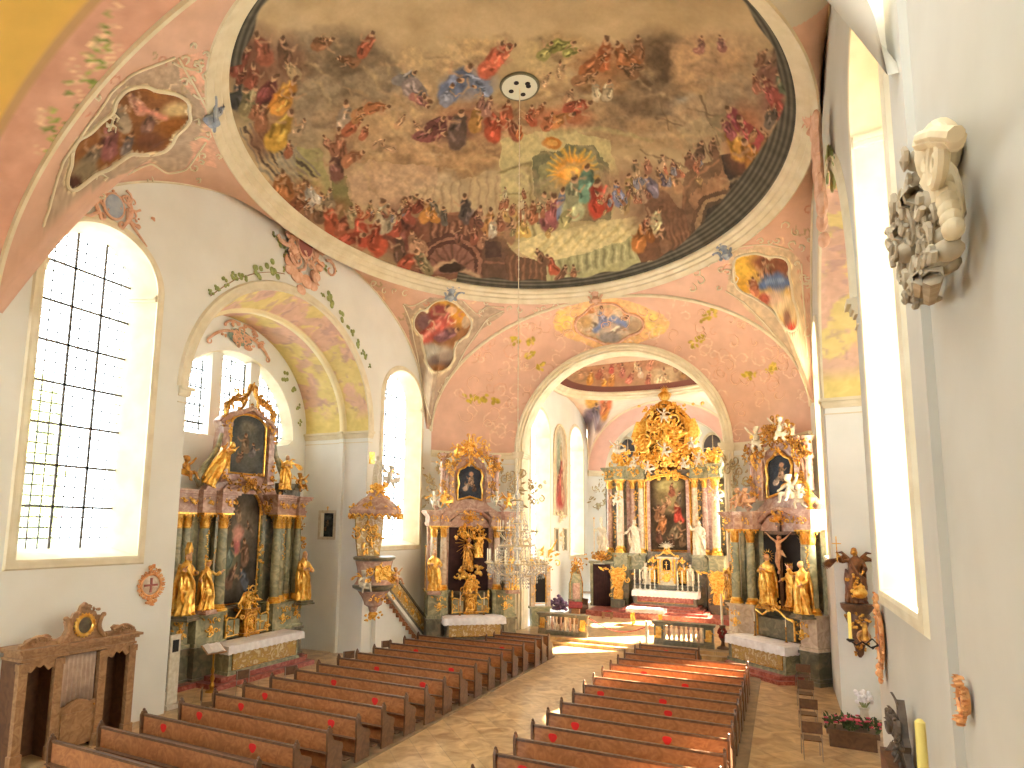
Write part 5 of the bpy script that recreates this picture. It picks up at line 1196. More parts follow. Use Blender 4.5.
for s in (-1, 1):
    mb = MB()
    for xx, w in ((2.1, .16), (2.85, .14), (1.1, .1)): mb.box(s*xx-w, s*xx+w, .1, .3, 2.35, 5.75)
    mb.build('pilaster', green_marble, LA, smooth=0)
    for x_, y_, g in ((1.32, -.42, False), (1.85, -.12, True), (2.42, .08, False), (2.86, -.05, False)):
        column(LA, s*x_, y_, 2.35, 5.78, .185 if x_ < 2 else .16, green_marble, .24, .55, garland=g)
    q = [(1.08, .45), (1.08, -.62), (1.58, -.62), (1.62, -.34), (2.15, -.32), (2.2, -.12), (2.6, -.14), (2.64, -.26), (3.08, -.26), (3.08, .45)]
    q = [(s*a, b) for a, b in q]; mb = MB(); corn(mb, q, 5.78, .78); e = mb.build('entablature', pink_marble, LA, smooth=20)
    mb = MB()
    for x_, y_ in ((1.32, -.66), (1.85, -.36), (2.42, -.2), (2.86, -.3)): cluster(mb, s*x_, 6.17, .3, .22, y_, int(x_*9), 7, .02, .03); mb.ell((s*x_, y_, 6.17), (.06, .04, .07), 8, 6)
    mb.build('frieze_ornament', gold, e)
painting('altar_painting', LA, 1.0, 2.45, 5.9, .85, .27, 5, (84, 76, 66), [('e', -8, 62, 12, 22, (110, 104, 80), 0, .8), ('e', 8, 30, 16, 18, (116, 104, 88), 0, .9), ('f', 0, 46, 26, (196, 110, 110), 80), ('f', -10, 60, 24, (96, 120, 110), 70), ('f', 12, 58, 24, (120, 92, 74), 100), ('f', -6, 78, 24, (110, 84, 70), 60), ('f', 12, 80, 22, (86, 106, 124), 110), ('f', 0, 22, 16, (150, 130, 104), 90), ('e', 0, 40, 7, 8, (206, 150, 130), 0, .8), ('f', -16, 36, 16, (130, 116, 90), 60), ('f', 18, 36, 16, (104, 96, 84), 120)])
mb = MB(); L = arch_outline(1.03, 2.42, 5.9, .88, 20); frame_path(L, mb, .055, .22)
for s in (-1, 1):
    for k in range(9): cluster(mb, s*1.06, 3.0+k*.36, .22, .24, .17, k+s, 3, .022, .05)
cluster(mb, 1.06, 4.2, .35, .8, .14, 77, 10, .035, .06); cluster(mb, -1.06, 4.2, .3, .5, .14, 78, 6, .03, .05); mb.build('painting_frame', gold, LA)
mb = MB(); V_ = [(1.12*math.cos(pi*k/16), 5.95+.98*math.sin(pi*k/16)) for k in range(17)]; mb.tube([(a, .12, b) for a, b in V_], .11, 8); mb.tube([(a*1.14, .02, 5.95+(b-5.95)*1.12) for a, b in V_], .07, 8); mb.build('painting_arch', pink_marble, LA)
mb = MB(); cluster(mb, 0, 6.95, 1.9, .7, -.1, 15, 34, .035, .25); cluster(mb, .9, 6.3, .7, .8, -.2, 16, 14, .035, .2); cluster(mb, -.9, 6.3, .5, .6, -.2, 19, 10, .03, .2); shell(mb, 0, 6.75, .3, -.2); mb.build('arch_ornament', dgold, LA)
# upper storey
hl = [(1.75, 6.55), (1.62, 6.8), (1.35, 6.95), (1.22, 7.3), (1.3, 8.0), (1.22, 8.9), (1.34, 9.2), (1.12, 9.42), (.8, 9.5), (.45, 9.78), (0, 9.86)]
mb = MB(); mb.plate(hl+[(-a, b) for a, b in reversed(hl[:-1])], .1, .42); at_ = mb.build('upper_storey', pink_marble, LA, smooth=30)
for s in (-1, 1):
    mb = MB(); mb.box(s*1.12-.14, s*1.12+.14, -.1, .12, 7.1, 9.0); mb.box(s*1.12-.2, s*1.12+.2, -.16, .14, 9.0, 9.16); mb.box(s*1.12-.18, s*1.12+.18, -.14, .14, 6.95, 7.1); mb.build('pilaster', pink_marble, at_, smooth=0)
    mb = MB(); mb.tube([(s*x_, -.02, z_) for x_, z_ in ((1.3, 8.7), (1.42, 8.2), (1.7, 7.7), (2.0, 7.3), (2.2, 6.95), (2.1, 6.75), (1.92, 6.85), (1.98, 7.0))], [.07, .09, .12, .15, .14, .11, .09, .05], 8); mb.build('volute', green_marble, at_)
    mb = MB(); cluster(mb, s*1.12, 8.85, .35, .5, -.2, 31, 9, .025, .08); cluster(mb, s*1.2, 7.4, .35, .6, -.15, 32, 9, .025, .08); mb.build('gilded_ornament', gold, at_)
painting('upper_painting', at_, .82, 7.35, 9.15, .42, .04, 8, (84, 84, 80), [('e', 0, 50, 20, 40, (100, 100, 90), 0, .8), ('f', -4, 50, 34, (120, 104, 84), 90), ('f', 10, 60, 26, (92, 96, 104), 80), ('e', 0, 20, 14, 10, (120, 112, 96), 0, .8), ('f', -12, 74, 22, (104, 80, 66), 60)])
mb = MB(); frame_path(arch_outline(.86, 7.3, 9.15, .46, 18), mb, .05, .0); mb.build('upper_frame', gold, at_)
mb = MB(); mb.tube([(x_, -.1, z_) for x_, z_ in ((-1.35, 9.1), (-1.0, 9.45), (-.5, 9.62), (0, 9.86), (.5, 9.62), (1.0, 9.45), (1.35, 9.1))], [.08, .1, .09, .1, .09, .1, .08], 8); mb.build('pediment', pink_marble, at_)
mb = MB()
for s in (-1, 1):
    cscroll(mb, s*1.15, 9.3, s*.8, 10.15, -s*.16, .075, -.05); cscroll(mb, s*.8, 10.05, s*.08, 10.65, s*.14, .07, -.05); mb.tube(spiral(s*1.1, 9.75, .24, 1.2, s, 1, 14, -.05), [.05]*14, 6); cscroll(mb, s*.55, 9.75, s*.3, 10.3, s*.1, .045, -.05); cluster(mb, s*.6, 10.2, .6, .4, -.05, 46, 9, .035, .05)
    for k in range(5): leafy(mb, s*(1.1-k*.22), 9.7+k*.2, pi/2+s*(-.9+.25*k), .28, .05, -.05)
    cluster(mb, s*1.2, 9.2, .3, .5, -.05, 41, 7, .03, .05)
cluster(mb, 0, 10.05, .7, .25, -.05, 44, 6, .025, .05)
leafy(mb, 0, 10.55, pi/2, .35, .08, -.05); mb.build('scrolled_crown', dgold, at_)
mensa(LA, 1.75, -1.55, -.6, .32, 1.3, green_marble, yellow_marble)
altar_cloth(LA, 'white linen cloth over the table of the left niche altar', 1.78, -1.58, -.6, 1.31, .26)
predella_frame(LA, 1.0, 1.35, -.45)
mats_gf = (gold, flesh)
G1 = 'gilded saints of the left niche altar'
statue('staff', 'tall gilded bishop figure at the far left of the niche altar', WP(LA, -2.95, -.75, 2.42), pi/2+.3, 2.05, mats_gf, base=dark_marble)
statue('open', 'gilded figure with a reddish hem between columns left of the niche painting', WP(LA, -2.1, -.72, 2.5), pi/2+.1, 1.65, (gold, flesh), base=pink_marble, attr='staff')
statue('book', 'gilded saint with a book right of the niche altar painting', WP(LA, 2.62, -.72, 2.35), pi/2-.2, 1.95, mats_gf, base=dark_marble)
statue('raise', 'large gilded winged angel seated on the left volute of the niche altar', WP(LA, -1.95, -.25, 6.75), pi/2+.9, 1.75, (gold, gold), wing=True, name='angel_statue', cat='angel', tilt=.45)
statue('pray', 'gilded winged angel on the right volute of the niche altar', WP(LA, 1.75, -.3, 6.8), pi/2-.5, 1.4, (gold, flesh), wing=True, name='angel_statue', cat='angel')
cherub('sit', 'small gilded cherub on the right end of the niche altar cornice', WP(LA, 2.7, -.2, 7.0), pi/2-.3, 1.1, dgold)
cherub('sit', 'small gilded cherub at the left end of the niche altar cornice', WP(LA, -2.75, -.1, 7.1), pi/2+.3, 1.2, dgold)
mb = MB(); mb.box(-.5, .5, -.2, .25, 0, .5); cluster(mb, 0, .3, .9, .4, -.22, 3, 10, .03, .05); mb.M = Matrix.Identity(4); o = mb.build('urn_block', dark_marble); o.location = WP(LA, 2.25, 0, 6.58); o.rotation_euler = (0, 0, pi/2); tag(o, 'dark marble block on the right cornice of the niche altar', 'block')
for s in (-1, 1):
    mb = MB(); cluster(mb, s*3.15, 4.9, .5, 1.0, 0, 61, 16, .03, .06); mb.build('side_ornament', dgold, LA)
# ================= corner altars
def corner_altar(loc, rz, label, left):
    t = thing('side_altar', label, 'altar', loc, rz); t.scale = (.93, 1, 1)
    sgn = 1 if left else -1
    mb = MB(); st = [(-1.9, -1.0), (-1.5, -1.95), (1.5, -1.95), (1.9, -1.0), (1.9, .3), (-1.9, .3)]
    stack(mb, st, [(.1, 0, .12), (-.1, .12, .26)]); mb.build('altar_steps', red_marble, t, smooth=0)
    L1 = [(-2.3, -.85), (-1.62, -1.0), (-1.3, -.55), (-1.12, -.5), (-1.12, .45), (-2.3, .45)]
    base_blocks(t, [L1, sym(L1)], 1.15, 2.4, dark_marble, green_marble if left else pale_marble)
    mb = MB(); mb.box(-2.2, 2.2, .35, .55, .2, 6.0); mb.box(-1.12, 1.12, .15, .4, .2, 2.3); mb.build('retable_wall', dark_marble, t, smooth=0)
    cm = pale_marble if left else green_marble
    for s in (-1, 1):
        mb = MB(); mb.box(s*1.2-.12, s*1.2+.12, .1, .36, 2.4, 5.4); mb.box(s*2.1-.12, s*2.1+.12, -.1, .36, 2.4, 5.4); mb.build('pilaster', pink_marble if left else green_marble, t, smooth=0)
        column(t, s*1.42, -.28, 2.4, 5.42, .185, cm, .24, .55); column(t, s*1.98, -.6, 2.4, 5.42, .185, cm, .24, .55, garland=True)
        q = [(s*a, b) for a, b in ((1.08, .5), (1.08, -.42), (1.6, -.48), (1.72, -.86), (2.28, -.86), (2.3, -.2), (2.3, .5))]
        mb = MB(); corn(mb, q, 5.42, .72); e = mb.build('entablature', pink_marble, t, smooth=20)
        mb = MB(); cluster(mb, s*1.36, 5.78, .4, .24, -.5, 11, 8, .022, .03); cluster(mb, s*2.0, 5.78, .4, .24, -.92, 12, 8, .022, .03); mb.build('frieze_ornament', gold, e)
    # upper storey
    hl = [(1.6, 6.14), (1.3, 6.3), (1.0, 6.5), (.84, 6.85), (.92, 7.3), (.84, 7.8), (.9, 8.3), (.78, 8.6), (.5, 8.75), (.4, 8.95), (0, 9.05)]
    mb = MB(); mb.plate(hl+[(-a, b) for a, b in reversed(hl[:-1])], .15, .45); up = mb.build('upper_storey', pink_marble, t, smooth=30)
    for s in (-1, 1):
        mb = MB(); mb.tube([(s*x_, .05, z_) for x_, z_ in ((1.15, 8.2), (1.3, 7.7), (1.2, 7.2), (1.35, 6.8), (1.7, 6.55), (1.9, 6.35), (1.8, 6.2), (1.66, 6.3))], [.07, .09, .1, .13, .13, .11, .08, .05], 8)
        mb.box(s*1.0-.12, s*1.0+.12, -.05, .2, 6.6, 8.3); mb.build('volute', pink_marble, up, smooth=30)
        g = MB(); cluster(g, s*1.3, 8.55, .9, .6, -.02, 51+s, 22, .04, .1); cluster(g, s*1.35, 7.2, .5, 1.0, -.0, 52, 16, .032, .1); g.build('carved_side_scrolls', dgold, up)
        c = MB(); c.lathe([(.17, 6.9), (.14, 8.1), (.2, 8.14), (.22, 8.24), (.17, 8.3), (.15, 8.8), (.22, 8.86), (.26, 8.98)], (s*1.45, .1, 0), 16); c.build('small_column', pink_marble, up)
        g = MB(); cluster(g, s*1.1, 8.2, .5, .6, -.1, 21, 12, .028, .1); cluster(g, s*.98, 7.2, .22, .8, -.08, 22, 8, .022, .05); cluster(g, s*1.45, 8.3, .3, .3, -.1, 23, 6, .02, .05); g.build('gilded_ornament', gold, up)
    pf = [('e', 0, 50, 24, 44, (60, 66, 76), 0, .8), ('f', 4, 42, 34, (176, 150, 124), 85), ('f', -8, 62, 30, (190, 176, 160), 60), ('e', 4, 24, 6, 6, (196, 150, 120), 0, .6), ('f', 12, 66, 26, (84, 62, 54), 90)]
    painting('upper_painting', up, .62, 6.75, 8.0, .38, .1, 4 if left else 6, (50, 54, 62), pf)
    mb = MB(); fo = [(-.66, 6.7), (0, 6.86), (.66, 6.7), (.68, 7.2), (.6, 7.5), (.7, 7.9), (.58, 8.2), (.3, 8.32), (.12, 8.5), (0, 8.56)]; fo = fo+[(-a, b) for a, b in reversed(fo[3:-1])]
    frame_path(fo, mb, .06, .04); cluster(mb, 0, 8.55, .5, .3, -.02, 7, 10, .028, .06); mb.build('upper_frame', gold, up)
    mb = MB(); mb.tube([(x_, 0, z_) for x_, z_ in ((-1.45, 8.7), (-1.1, 8.95), (-.7, 8.85), (-.3, 9.05), (0, 9.2), (.3, 9.05), (.7, 8.85), (1.1, 8.95), (1.45, 8.7))], [.07, .1, .09, .09, .1, .09, .09, .1, .07], 8); mb.build('pediment', pink_marble, up)
    mb = MB(); cluster(mb, 0, 9.25, 1.1, .9, -.1, 13, 34, .035, .2); shell(mb, 0, 9.3, .34, -.15); mb.ell((0, -.05, 9.2), (.16, .1, .22), 10, 8)
    for s in (-1, 1): cscroll(mb, s*.7, 8.95, s*.1, 9.85, s*.16, .045, -.05); cluster(mb, s*.8, 8.7, .5, .4, -.1, 14, 10, .03, .1)
    mb.build('crown_ornament', gold if left else dgold, up)
    mensa(t, 1.5, -1.6, -.55, .26, 1.25, dark_marble if left else green_marble, yellow_marble)
    altar_cloth(t, 'white linen on the %s corner altar table' % ('left' if left else 'right'), 1.53, -1.63, -.55, 1.26, .3)
    mb = MB(); mb.plate([(-1.12, 5.35), (1.12, 5.35), (1.12, 5.5), (.7, 5.9), (0, 6.15), (-.7, 5.9), (-1.12, 5.5)], .0, .35); mb.tube([(x_, -.05, z_) for x_, z_ in ((-1.12, 5.75), (-.6, 6.1), (0, 6.25), (.6, 6.1), (1.12, 5.75))], .09, 8); mb.build('niche_lintel', pink_marble, t)
    mb = MB(); cluster(mb, 0, 5.85, 1.0, .5, -.05, 17, 16, .03, .1); shell(mb, 0, 5.75, .28, -.1); mb.build('lintel_ornament', gold, t)
    return t
AL = corner_altar((-6.72, 26.95, 0), .68, 'marble corner altar with gilded Virgin group, left of the choir arch', True)
AR = corner_altar((7.08, 27.0, 0), -.74, 'marble corner altar holding the large crucifix, right of the choir arch', False)
# left corner altar: gilded glory with the Virgin and candles
mb = MB(); mb.box(-1.05, 1.05, .1, .32, 2.3, 5.5); mb.build('niche_panel', velvet, AL, smooth=0)
predella_frame(AL, .95, 1.3, -.4)
mb = MB()
for k in range(26): a = 2*pi*k/26; mb.tube([(.25*math.cos(a), .05, 4.6+.3*math.sin(a)), ((.6+.15*(k % 2))*math.cos(a), .05, 4.6+(.8+.15*(k % 2))*math.sin(a))], [.03, .008], 5)
cluster(mb, 0, 5.1, 1.5, .7, -.05, 3, 26, .045, .2); cluster(mb, 0, 3.1, 1.3, .7, -.1, 5, 22, .045, .25)
for k in range(12): mb.ell((random.Random(k).uniform(-.6, .6), -.08, 3.2+random.Random(k+9).uniform(-.3, .3)), (.14, .1, .1), 8, 6)
mb.build('gilded_glory', gold, AL)
statue('book', 'gilded saint with staff at the left end of the left corner altar', WP(AL, -2.0, -1.12, 2.45), .55, 1.85, mats_gf, base=pink_marble, attr='staff')
statue('staff', 'gilded saint at the right end of the left corner altar, behind the chandelier', WP(AL, 2.0, -1.12, 2.45), .8, 1.85, mats_gf, base=pink_marble)
statue('pray', 'gilded Virgin figure in the glory of the left corner altar', WP(AL, -.12, -.25, 3.35), .8, 1.5, (dgold, flesh), attr='halo')
statue('raise', 'gilded angel leaning over the Virgin in the left corner altar', WP(AL, .45, -.3, 3.9), .5, 1.2, (gold, gold), wing=True, name='angel_statue', cat='angel')
for k, (x_, z_, s, kd, w) in enumerate(((-1.95, 6.5, 1.1, 'sit', 'at the left end of the left corner altar cornice'), (-1.45, 6.6, 1.0, 'fly', 'beside the left volute of the left corner altar'), (1.35, 6.6, 1.05, 'sit', 'beside the right volute of the left corner altar'), (1.95, 6.55, 1.0, 'fly', 'at the right end of the left corner altar cornice'), (-.75, 9.05, .8, 'fly', 'left of the crown of the left corner altar'), (.75, 9.05, .8, 'sit', 'right of the crown of the left corner altar'))):
    cherub(kd, 'cherub figure '+w, WP(AL, x_, -.5 if z_ < 8 else -.15, z_), .68, s, (white_paint, gold, white_paint, gold, gold, flesh)[k], 'cherubs on the left corner altar')
# right corner altar: crucifix group
mb = MB(); mb.box(-1.05, 1.05, .1, .32, 2.3, 5.5); mb.build('niche_panel', black, AR, smooth=0)
mb = MB(); mb.box(-1.0, 1.0, -.5, .15, 1.3, 2.0); mb.build('rock_base', dark_marble, AR, smooth=0)
mb = MB(); mb.tube([(x_, -.55, z_) for x_, z_ in ((-.98, 2.25), (-.6, 2.1), (-.3, 2.3), (0, 2.42), (.3, 2.3), (.6, 2.1), (.98, 2.0))], .045, 6); mb.tube([(-.95, -.52, 1.3), (-.95, -.52, 2.25)], .04, 6); mb.tube([(.95, -.52, 1.3), (.95, -.52, 2.05)], .04, 6); cluster(mb, 0, 2.5, .9, .4, -.5, 8, 18, .03, .1); mb.build('gilded_scrollwork', gold, AR)
def christ_mesh():
    mb = MB(); hz = 0
    mb.ell((0, 0, .22), (.135, .085, .2), 12, 9); mb.ell((0, .0, .38), (.17, .09, .12), 12, 8); mb.ell((0, 0, .04), (.12, .085, .14), 10, 8); mb.ell((.0, 0, -.1), (.135, .09, .1), 10, 8)
    mb.tube([(0, 0, .44), (.04, -.04, .54)], [.05, .045], 8); mb.ell((.07, -.07, .6), (.07, .085, .1), 10, 8); mb.ell((.08, -.1, .53), (.045, .045, .07), 8, 6); mb.ell((.07, -.15, .6), (.012, .02, .025), 6, 4)
    for k in range(5): mb.tube([(.07+.07*math.cos(k), -.03+.05*math.sin(k), .66), (.1+.08*math.cos(k), .0+.04*math.sin(k), .47)], [.035, .015], 6)
    for s in (-1, 1):
        mb.tube([(.16*s, 0, .42), (.42*s, .0, .58), (.66*s, .02, .78)], [.055, .04, .026], 8); w = Vector((.66*s, .02, .78)); mb.ell(tuple(w+Vector((.03*s, -.01, .03))), (.04, .02, .035), 7, 5)
        for q in range(4): mb.tube([tuple(w+Vector((.05*s, -.01, .03+.012*q-.02))), tuple(w+Vector((.1*s, -.04, .055+.012*q-.02)))], [.01, .007], 5)
        mb.tube([(.075*s, 0, -.1), (.06*s, -.1, -.5), (.02*s, .0, -.9)], [.09, .062, .034], 9); mb.ell((.02*s, -.06, -.97), (.032, .05, .09), 8, 6)
    for k in range(7): mb.tube([(-.14, .02, -.0-.03*k), (0, -.1, -.04-.03*k), (.14, -.02, -.0-.025*k), (.26+.03*k, -.03, .02-.05*k)], [.025, .035, .03, .015], 6)
    return remeshed('crucified_body', mb, .016, flesh)
cr = thing('crucifix', 'dark wooden cross with the pale body of Christ in the right corner altar', 'crucifix', WP(AR, .0, -.15, 4.6), AR.rotation_euler[2], sc=.86)
mb = MB(); mb.box(-.07, .07, .04, .12, -2.5, 1.42); mb.box(-.86, .86, .03, .11, .72, .86); mb.box(-.14, .14, .0, .04, 1.12, 1.26); mb.build('cross', wood_dark, cr, smooth=0)
cb_ = inst(christ_mesh(), 'body', cr, (0, -.02, 0)); 
statue('pray', 'gilded mourning woman standing left below the crucifix', WP(AR, -.5, -.35, 2.5), -.6, 1.95, mats_gf, base=dgold, attr='halo')
statue('open', 'gilded mourning figure standing right below the crucifix', WP(AR, .5, -.1, 2.5), -1.0, 1.6, mats_gf, base=dgold)
statue('raise', 'gilded saint outside the columns at the right end of the right corner altar', WP(AR, 1.95, -1.1, 2.45), -.9, 1.85, mats_gf, base=dark_marble)
statue('book', 'gilded saint at the left end of the right corner altar beside the choir', WP(AR, -2.45, -.45, 2.45), -.3, 1.6, (dgold, flesh), base=dark_marble)
for k, (x_, z_, s, kd, mm, w) in enumerate(((-1.75, 6.5, 1.25, 'sit', 'flesh', 'at the left end of the right corner altar cornice'), (-1.35, 6.6, 1.0, 'fly', 'flesh', 'beside the left volute of the right corner altar'), (1.05, 6.75, 1.5, 'sit', 'white', 'large white one seated before the upper painting of the right corner altar'), (1.45, 6.55, 1.1, 'fly', 'white', 'white one kneeling right of the upper painting of the right corner altar'), (-.95, 9.0, 1.3, 'fly', 'white', 'white one at the top left of the right corner altar'), (.35, 9.2, 1.3, 'fly', 'white', 'white one at the top centre of the right corner altar'))):
    cherub(kd, 'cherub figure '+w, WP(AR, x_, -.5 if z_ < 8 else -.15, z_), -.74, s, {'flesh': flesh, 'white': white_paint}[mm], 'cherubs on the right corner altar')
u = MB(); u.lathe([(.12, 0), (.14, .05), (.05, .12), (.07, .18), (.2, .34), (.22, .46), (.12, .56), (.15, .6), (.06, .7), (.09, .78), (.02, .92)], n=16); o = u.build('gilded_urn', gold); o.location = WP(AR, 2.05, -.6, 6.14); tag(o, 'gilded urn at the right end of the right corner altar cornice', 'urn')
for x_, k in ((-.62, 0), (.62, 1)):
    o = candlestick(None, 0, 0, 0, .55, dgold, .04, wh=.35); o.location = WP(AR, x_*1.3, -.8, 1.27); tag(o, 'small candlestick near the %s edge of the right corner altar table' % ('left', 'right')[k], 'candlestick')
for x_, k in ((-.62, 0), (.62, 1)):
    o = candlestick(None, 0, 0, 0, .45, dgold, .04, wh=.6); o.location = WP(AL, x_*1.0, -.85, 1.27); tag(o, 'candlestick with white candle near the %s edge of the left corner altar table' % ('left', 'right')[k], 'candlestick')
# ================= high altar
HA = thing('high_altar', 'great green and gold high altar with golden canopy at the end of the choir', 'altar', (.82, 38.6, CF+.3), 0, sc=.94)
mb = MB()
mb.box(-4.6, 4.4, -3.0, 3.2, -.32, 0)
for k, (w, d) in enumerate(((2.6, 2.6), (2.3, 2.2), (2.05, 1.8))): mb.box(-w, w, -d, -.2, .14*k, .14*(k+1))
mb.build('altar_steps', red_marble, HA, smooth=0)
L1 = [(-4.3, .7), (-4.3, .1), (-3.6, -.1), (-3.5, -.55), (-2.45, -.55), (-2.3, .0), (-1.35, .0), (-1.35, .7)]
for q in (L1, sym(L1)):
    mb = MB(); stack(mb, q, [(.08, 0, .2), (0, .2, 2.3), (.06, 2.3, 2.45)]); pd_ = mb.build('pedestal', dark_marble, HA, smooth=20)
    mb = MB(); stack(mb, offset(q, -.04), [(0, 2.45, 2.6), (-.06, 2.6, 3.35), (.0, 3.35, 3.43), (.06, 3.43, 3.5)]); mb.build('upper_pedestal', green_marble, pd_, smooth=20)
mb = MB(); mb.box(-4.2, 4.2, .7, .95, .2, 9.0); mb.box(-1.4, 1.4, .3, .8, .2, 3.6); mb.build('retable_wall', dark_marble, HA, smooth=0)
for s in (-1, 1):
    column(HA, s*3.0, -.2, 3.5, 8.35, .25, pale_marble, .45, .75, garland=True); column(HA, s*1.72, .3, 3.5, 8.35, .2, pale_marble, .3, .6); column(HA, s*2.3, .45, 3.5, 8.35, .19, pink_marble, .3, .6)
    column(HA, s*3.85, .4, 3.5, 8.35, .2, pink_marble, .3, .6)
    mb = MB(); mb.box(s*2.6-.12, s*2.6+.12, .5, .72, 3.5, 8.3); mb.box(s*1.25-.1, s*1.25+.1, .45, .7, 3.5, 8.3); mb.build('pilaster', pink_marble, HA, smooth=0)
    q = [(s*a, b) for a, b in ((1.45, .9), (1.45, .05), (2.55, .15), (2.65, -.5), (3.35, -.5), (3.45, .1), (4.15, .15), (4.15, .9))]
    mb = MB(); corn(mb, q, 8.35, .85); e = mb.build('entablature', green_marble, HA, smooth=20)
    mb = MB(); cluster(mb, s*3.0, 8.8, .6, .4, -.55, 11, 12, .03, .05); cluster(mb, s*2.0, 8.8, .6, .4, .05, 12, 10, .03, .05); cluster(mb, s*3.9, 8.7, .5, .5, .0, 13, 9, .03, .05)
    for k in range(7): cluster(mb, s*(2.02), 4.2+k*.55, .24, .4, .2, k, 5, .03, .06); cluster(mb, s*3.42, 4.4+k*.55, .22, .4, .1, k+30, 5, .03, .06)
    mb.build('frieze_ornament', gold, e)
    mb = MB(); cluster(mb, s*3.0, 9.75, 1.1, .9, -.3, 21, 26, .05, .25); mb.lathe([(.18, 9.2), (.22, 9.3), (.1, 9.4), (.26, 9.65), (.2, 9.9), (.28, 10.0)], (s*3.0, -.15, 0), 12); cluster(mb, s*1.9, 9.6, 1.0, 1.0, .1, 22, 22, .05, .25)
    mb.tube([(s*x_, .2, z_) for x_, z_ in ((2.9, 9.3), (2.3, 9.6), (1.9, 10.2), (1.75, 10.9), (1.5, 11.2))], [.12, .16, .15, .13, .08], 8); mb.build('gilded_volute', gold, HA)
    mb = MB(); mb.box(s*2.0-.35, s*2.0+.35, .05, .6, 2.6, 3.3); mb.build('console', green_marble, HA, smooth=0)
painting('altar_painting', HA, 1.32, 3.75, 8.0, .55, .62, 9, (70, 56, 42), [('e', 2, 30, 16, 18, (150, 132, 90), 0, .9), ('e', -10, 24, 10, 12, (120, 104, 70), 0, .8), ('e', 0, 12, 18, 9, (176, 164, 110), 0, .9), ('f', 6, 20, 20, (140, 80, 60), 90), ('f', 14, 52, 30, (186, 52, 44), 100), ('f', -10, 66, 30, (176, 110, 60), 80), ('f', 10, 74, 28, (120, 110, 84), 60), ('f', -6, 42, 20, (150, 110, 80), 60), ('f', -14, 82, 22, (96, 60, 50), 90), ('f', 18, 86, 20, (110, 90, 66), 90), ('f', 0, 34, 14, (190, 150, 110), 120), ('f', 16, 30, 16, (96, 90, 76), 90), ('f', -16, 50, 20, (130, 90, 60), 80), ('f', 4, 88, 18, (80, 60, 46), 90)])
mb = MB(); L = [(-1.38, 3.7), (1.38, 3.7), (1.38, 8.0)]+[(1.38*math.cos(pi*k/14), 8.0+.62*math.sin(pi*k/14)) for k in range(1, 14)]+[(-1.38, 8.0)]
frame_path(L, mb, .09, .55); frame_path([(a*1.1, 6+(b-6)*1.04) for a, b in L], mb, .035, .5); cluster(mb, 0, 8.65, 2.2, .7, .35, 41, 34, .05, .25); cluster(mb, -1.45, 5.6, .2, 2.6, .45, 42, 12, .03, .05); cluster(mb, 1.45, 5.6, .2, 2.6, .45, 43, 12, .03, .05); mb.build('painting_frame', gold, HA)
# golden canopy of curtains, rays and clouds
mb = MB(); n = 40; V = []; F = []
for j in range(15):
    t = j/14; z = 9.0+4.2*t; w = 1.3+.62*math.sin(pi*(.12+.76*t))-(max(0, t-.55)/.45)**2*1.15
    for i in range(n+1):
        u_ = i/n*2-1; a = u_*1.25; fold = .06*math.sin(u_*26+t*2)*(1-.3*t); V.append(((w+fold)*math.sin(a)/math.sin(1.25), .75-.35*math.cos(a)*.4+fold*.9+.2*(1-abs(u_)), z+.12*math.cos(a)*t))
for j in range(14):
    for i in range(n): F.append((j*(n+1)+i, j*(n+1)+i+1, (j+1)*(n+1)+i+1, (j+1)*(n+1)+i))
mb.add(V, F); o = mb.build('canopy_curtain', mat('shaded_gold', (150, 104, 54), .45, .6, c2=(96, 62, 36), scale=3), HA); o.modifiers.new('s', 'SOLIDIFY').thickness = .06  # curtain coloured dark to imitate shaded crevices behind the gilding
mb = MB()
for s in (-1, 1):   # side drapes gathered in heavy folds
    for k in range(9):
        x_ = 1.2+.07*k; mb.tube([(s*(x_-.45-.03*k), .35, 12.7-.1*k), (s*(x_+.08), .25-.02*k, 12.1), (s*(x_+.16+.03*k), .2, 11.2), (s*(x_+.0), .2, 10.4), (s*(x_-.25), .25, 9.9)], [.05, .1, .12, .1, .04], 7)
    for k in range(8): mb.tube([(s*(.2+.16*k), .15, 13.3-.05*k*k*.35), (s*(.25+.2*k), .05, 12.95-.05*k*k*.4)], [.1, .09], 7)
cluster(mb, 0, 12.9, 2.6, .6, .1, 53, 34, .05, .2)
mb.build('canopy_drapes', gold, HA)
mb = MB()
for k in range(44):
    a = 2*pi*k/44; r1 = 1.15+.35*(k % 2)+.2*math.sin(k*2.3); mb.tube([(.35*math.cos(a), .2, 11.0+.35*math.sin(a)), (r1*math.cos(a), .12, 11.0+r1*math.sin(a))], [.035, .012], 5)
rd = random.Random(4)
for k in range(40):
    a = rd.uniform(0, 2*pi); r = rd.uniform(.55, 1.25); mb.ell((r*math.cos(a)*1.0, .0+rd.uniform(-.1, .1), 10.9+r*math.sin(a)), (rd.uniform(.14, .3), .16, rd.uniform(.1, .2)), 8, 6)
for k in range(26): mb.ell((rd.uniform(-1.3, 1.3), -.05, rd.uniform(9.2, 10.1)), (rd.uniform(.14, .28), .18, rd.uniform(.1, .2)), 8, 6)
cluster(mb, 0, 11.0, 2.2, 2.2, -.05, 54, 40, .06, .2); cluster(mb, 0, 9.7, 2.6, 1.0, -.1, 55, 40, .06, .3); mb.build('glory_clouds', gold, HA)
mb = MB(); mb.lathe([(.5, 13.2), (.42, 13.35), (.2, 13.45), (.26, 13.6), (.34, 13.8), (.28, 13.95), (.1, 14.05), (.13, 14.15), (.04, 14.3)], (0, .2, 0), 14, 1, .6)
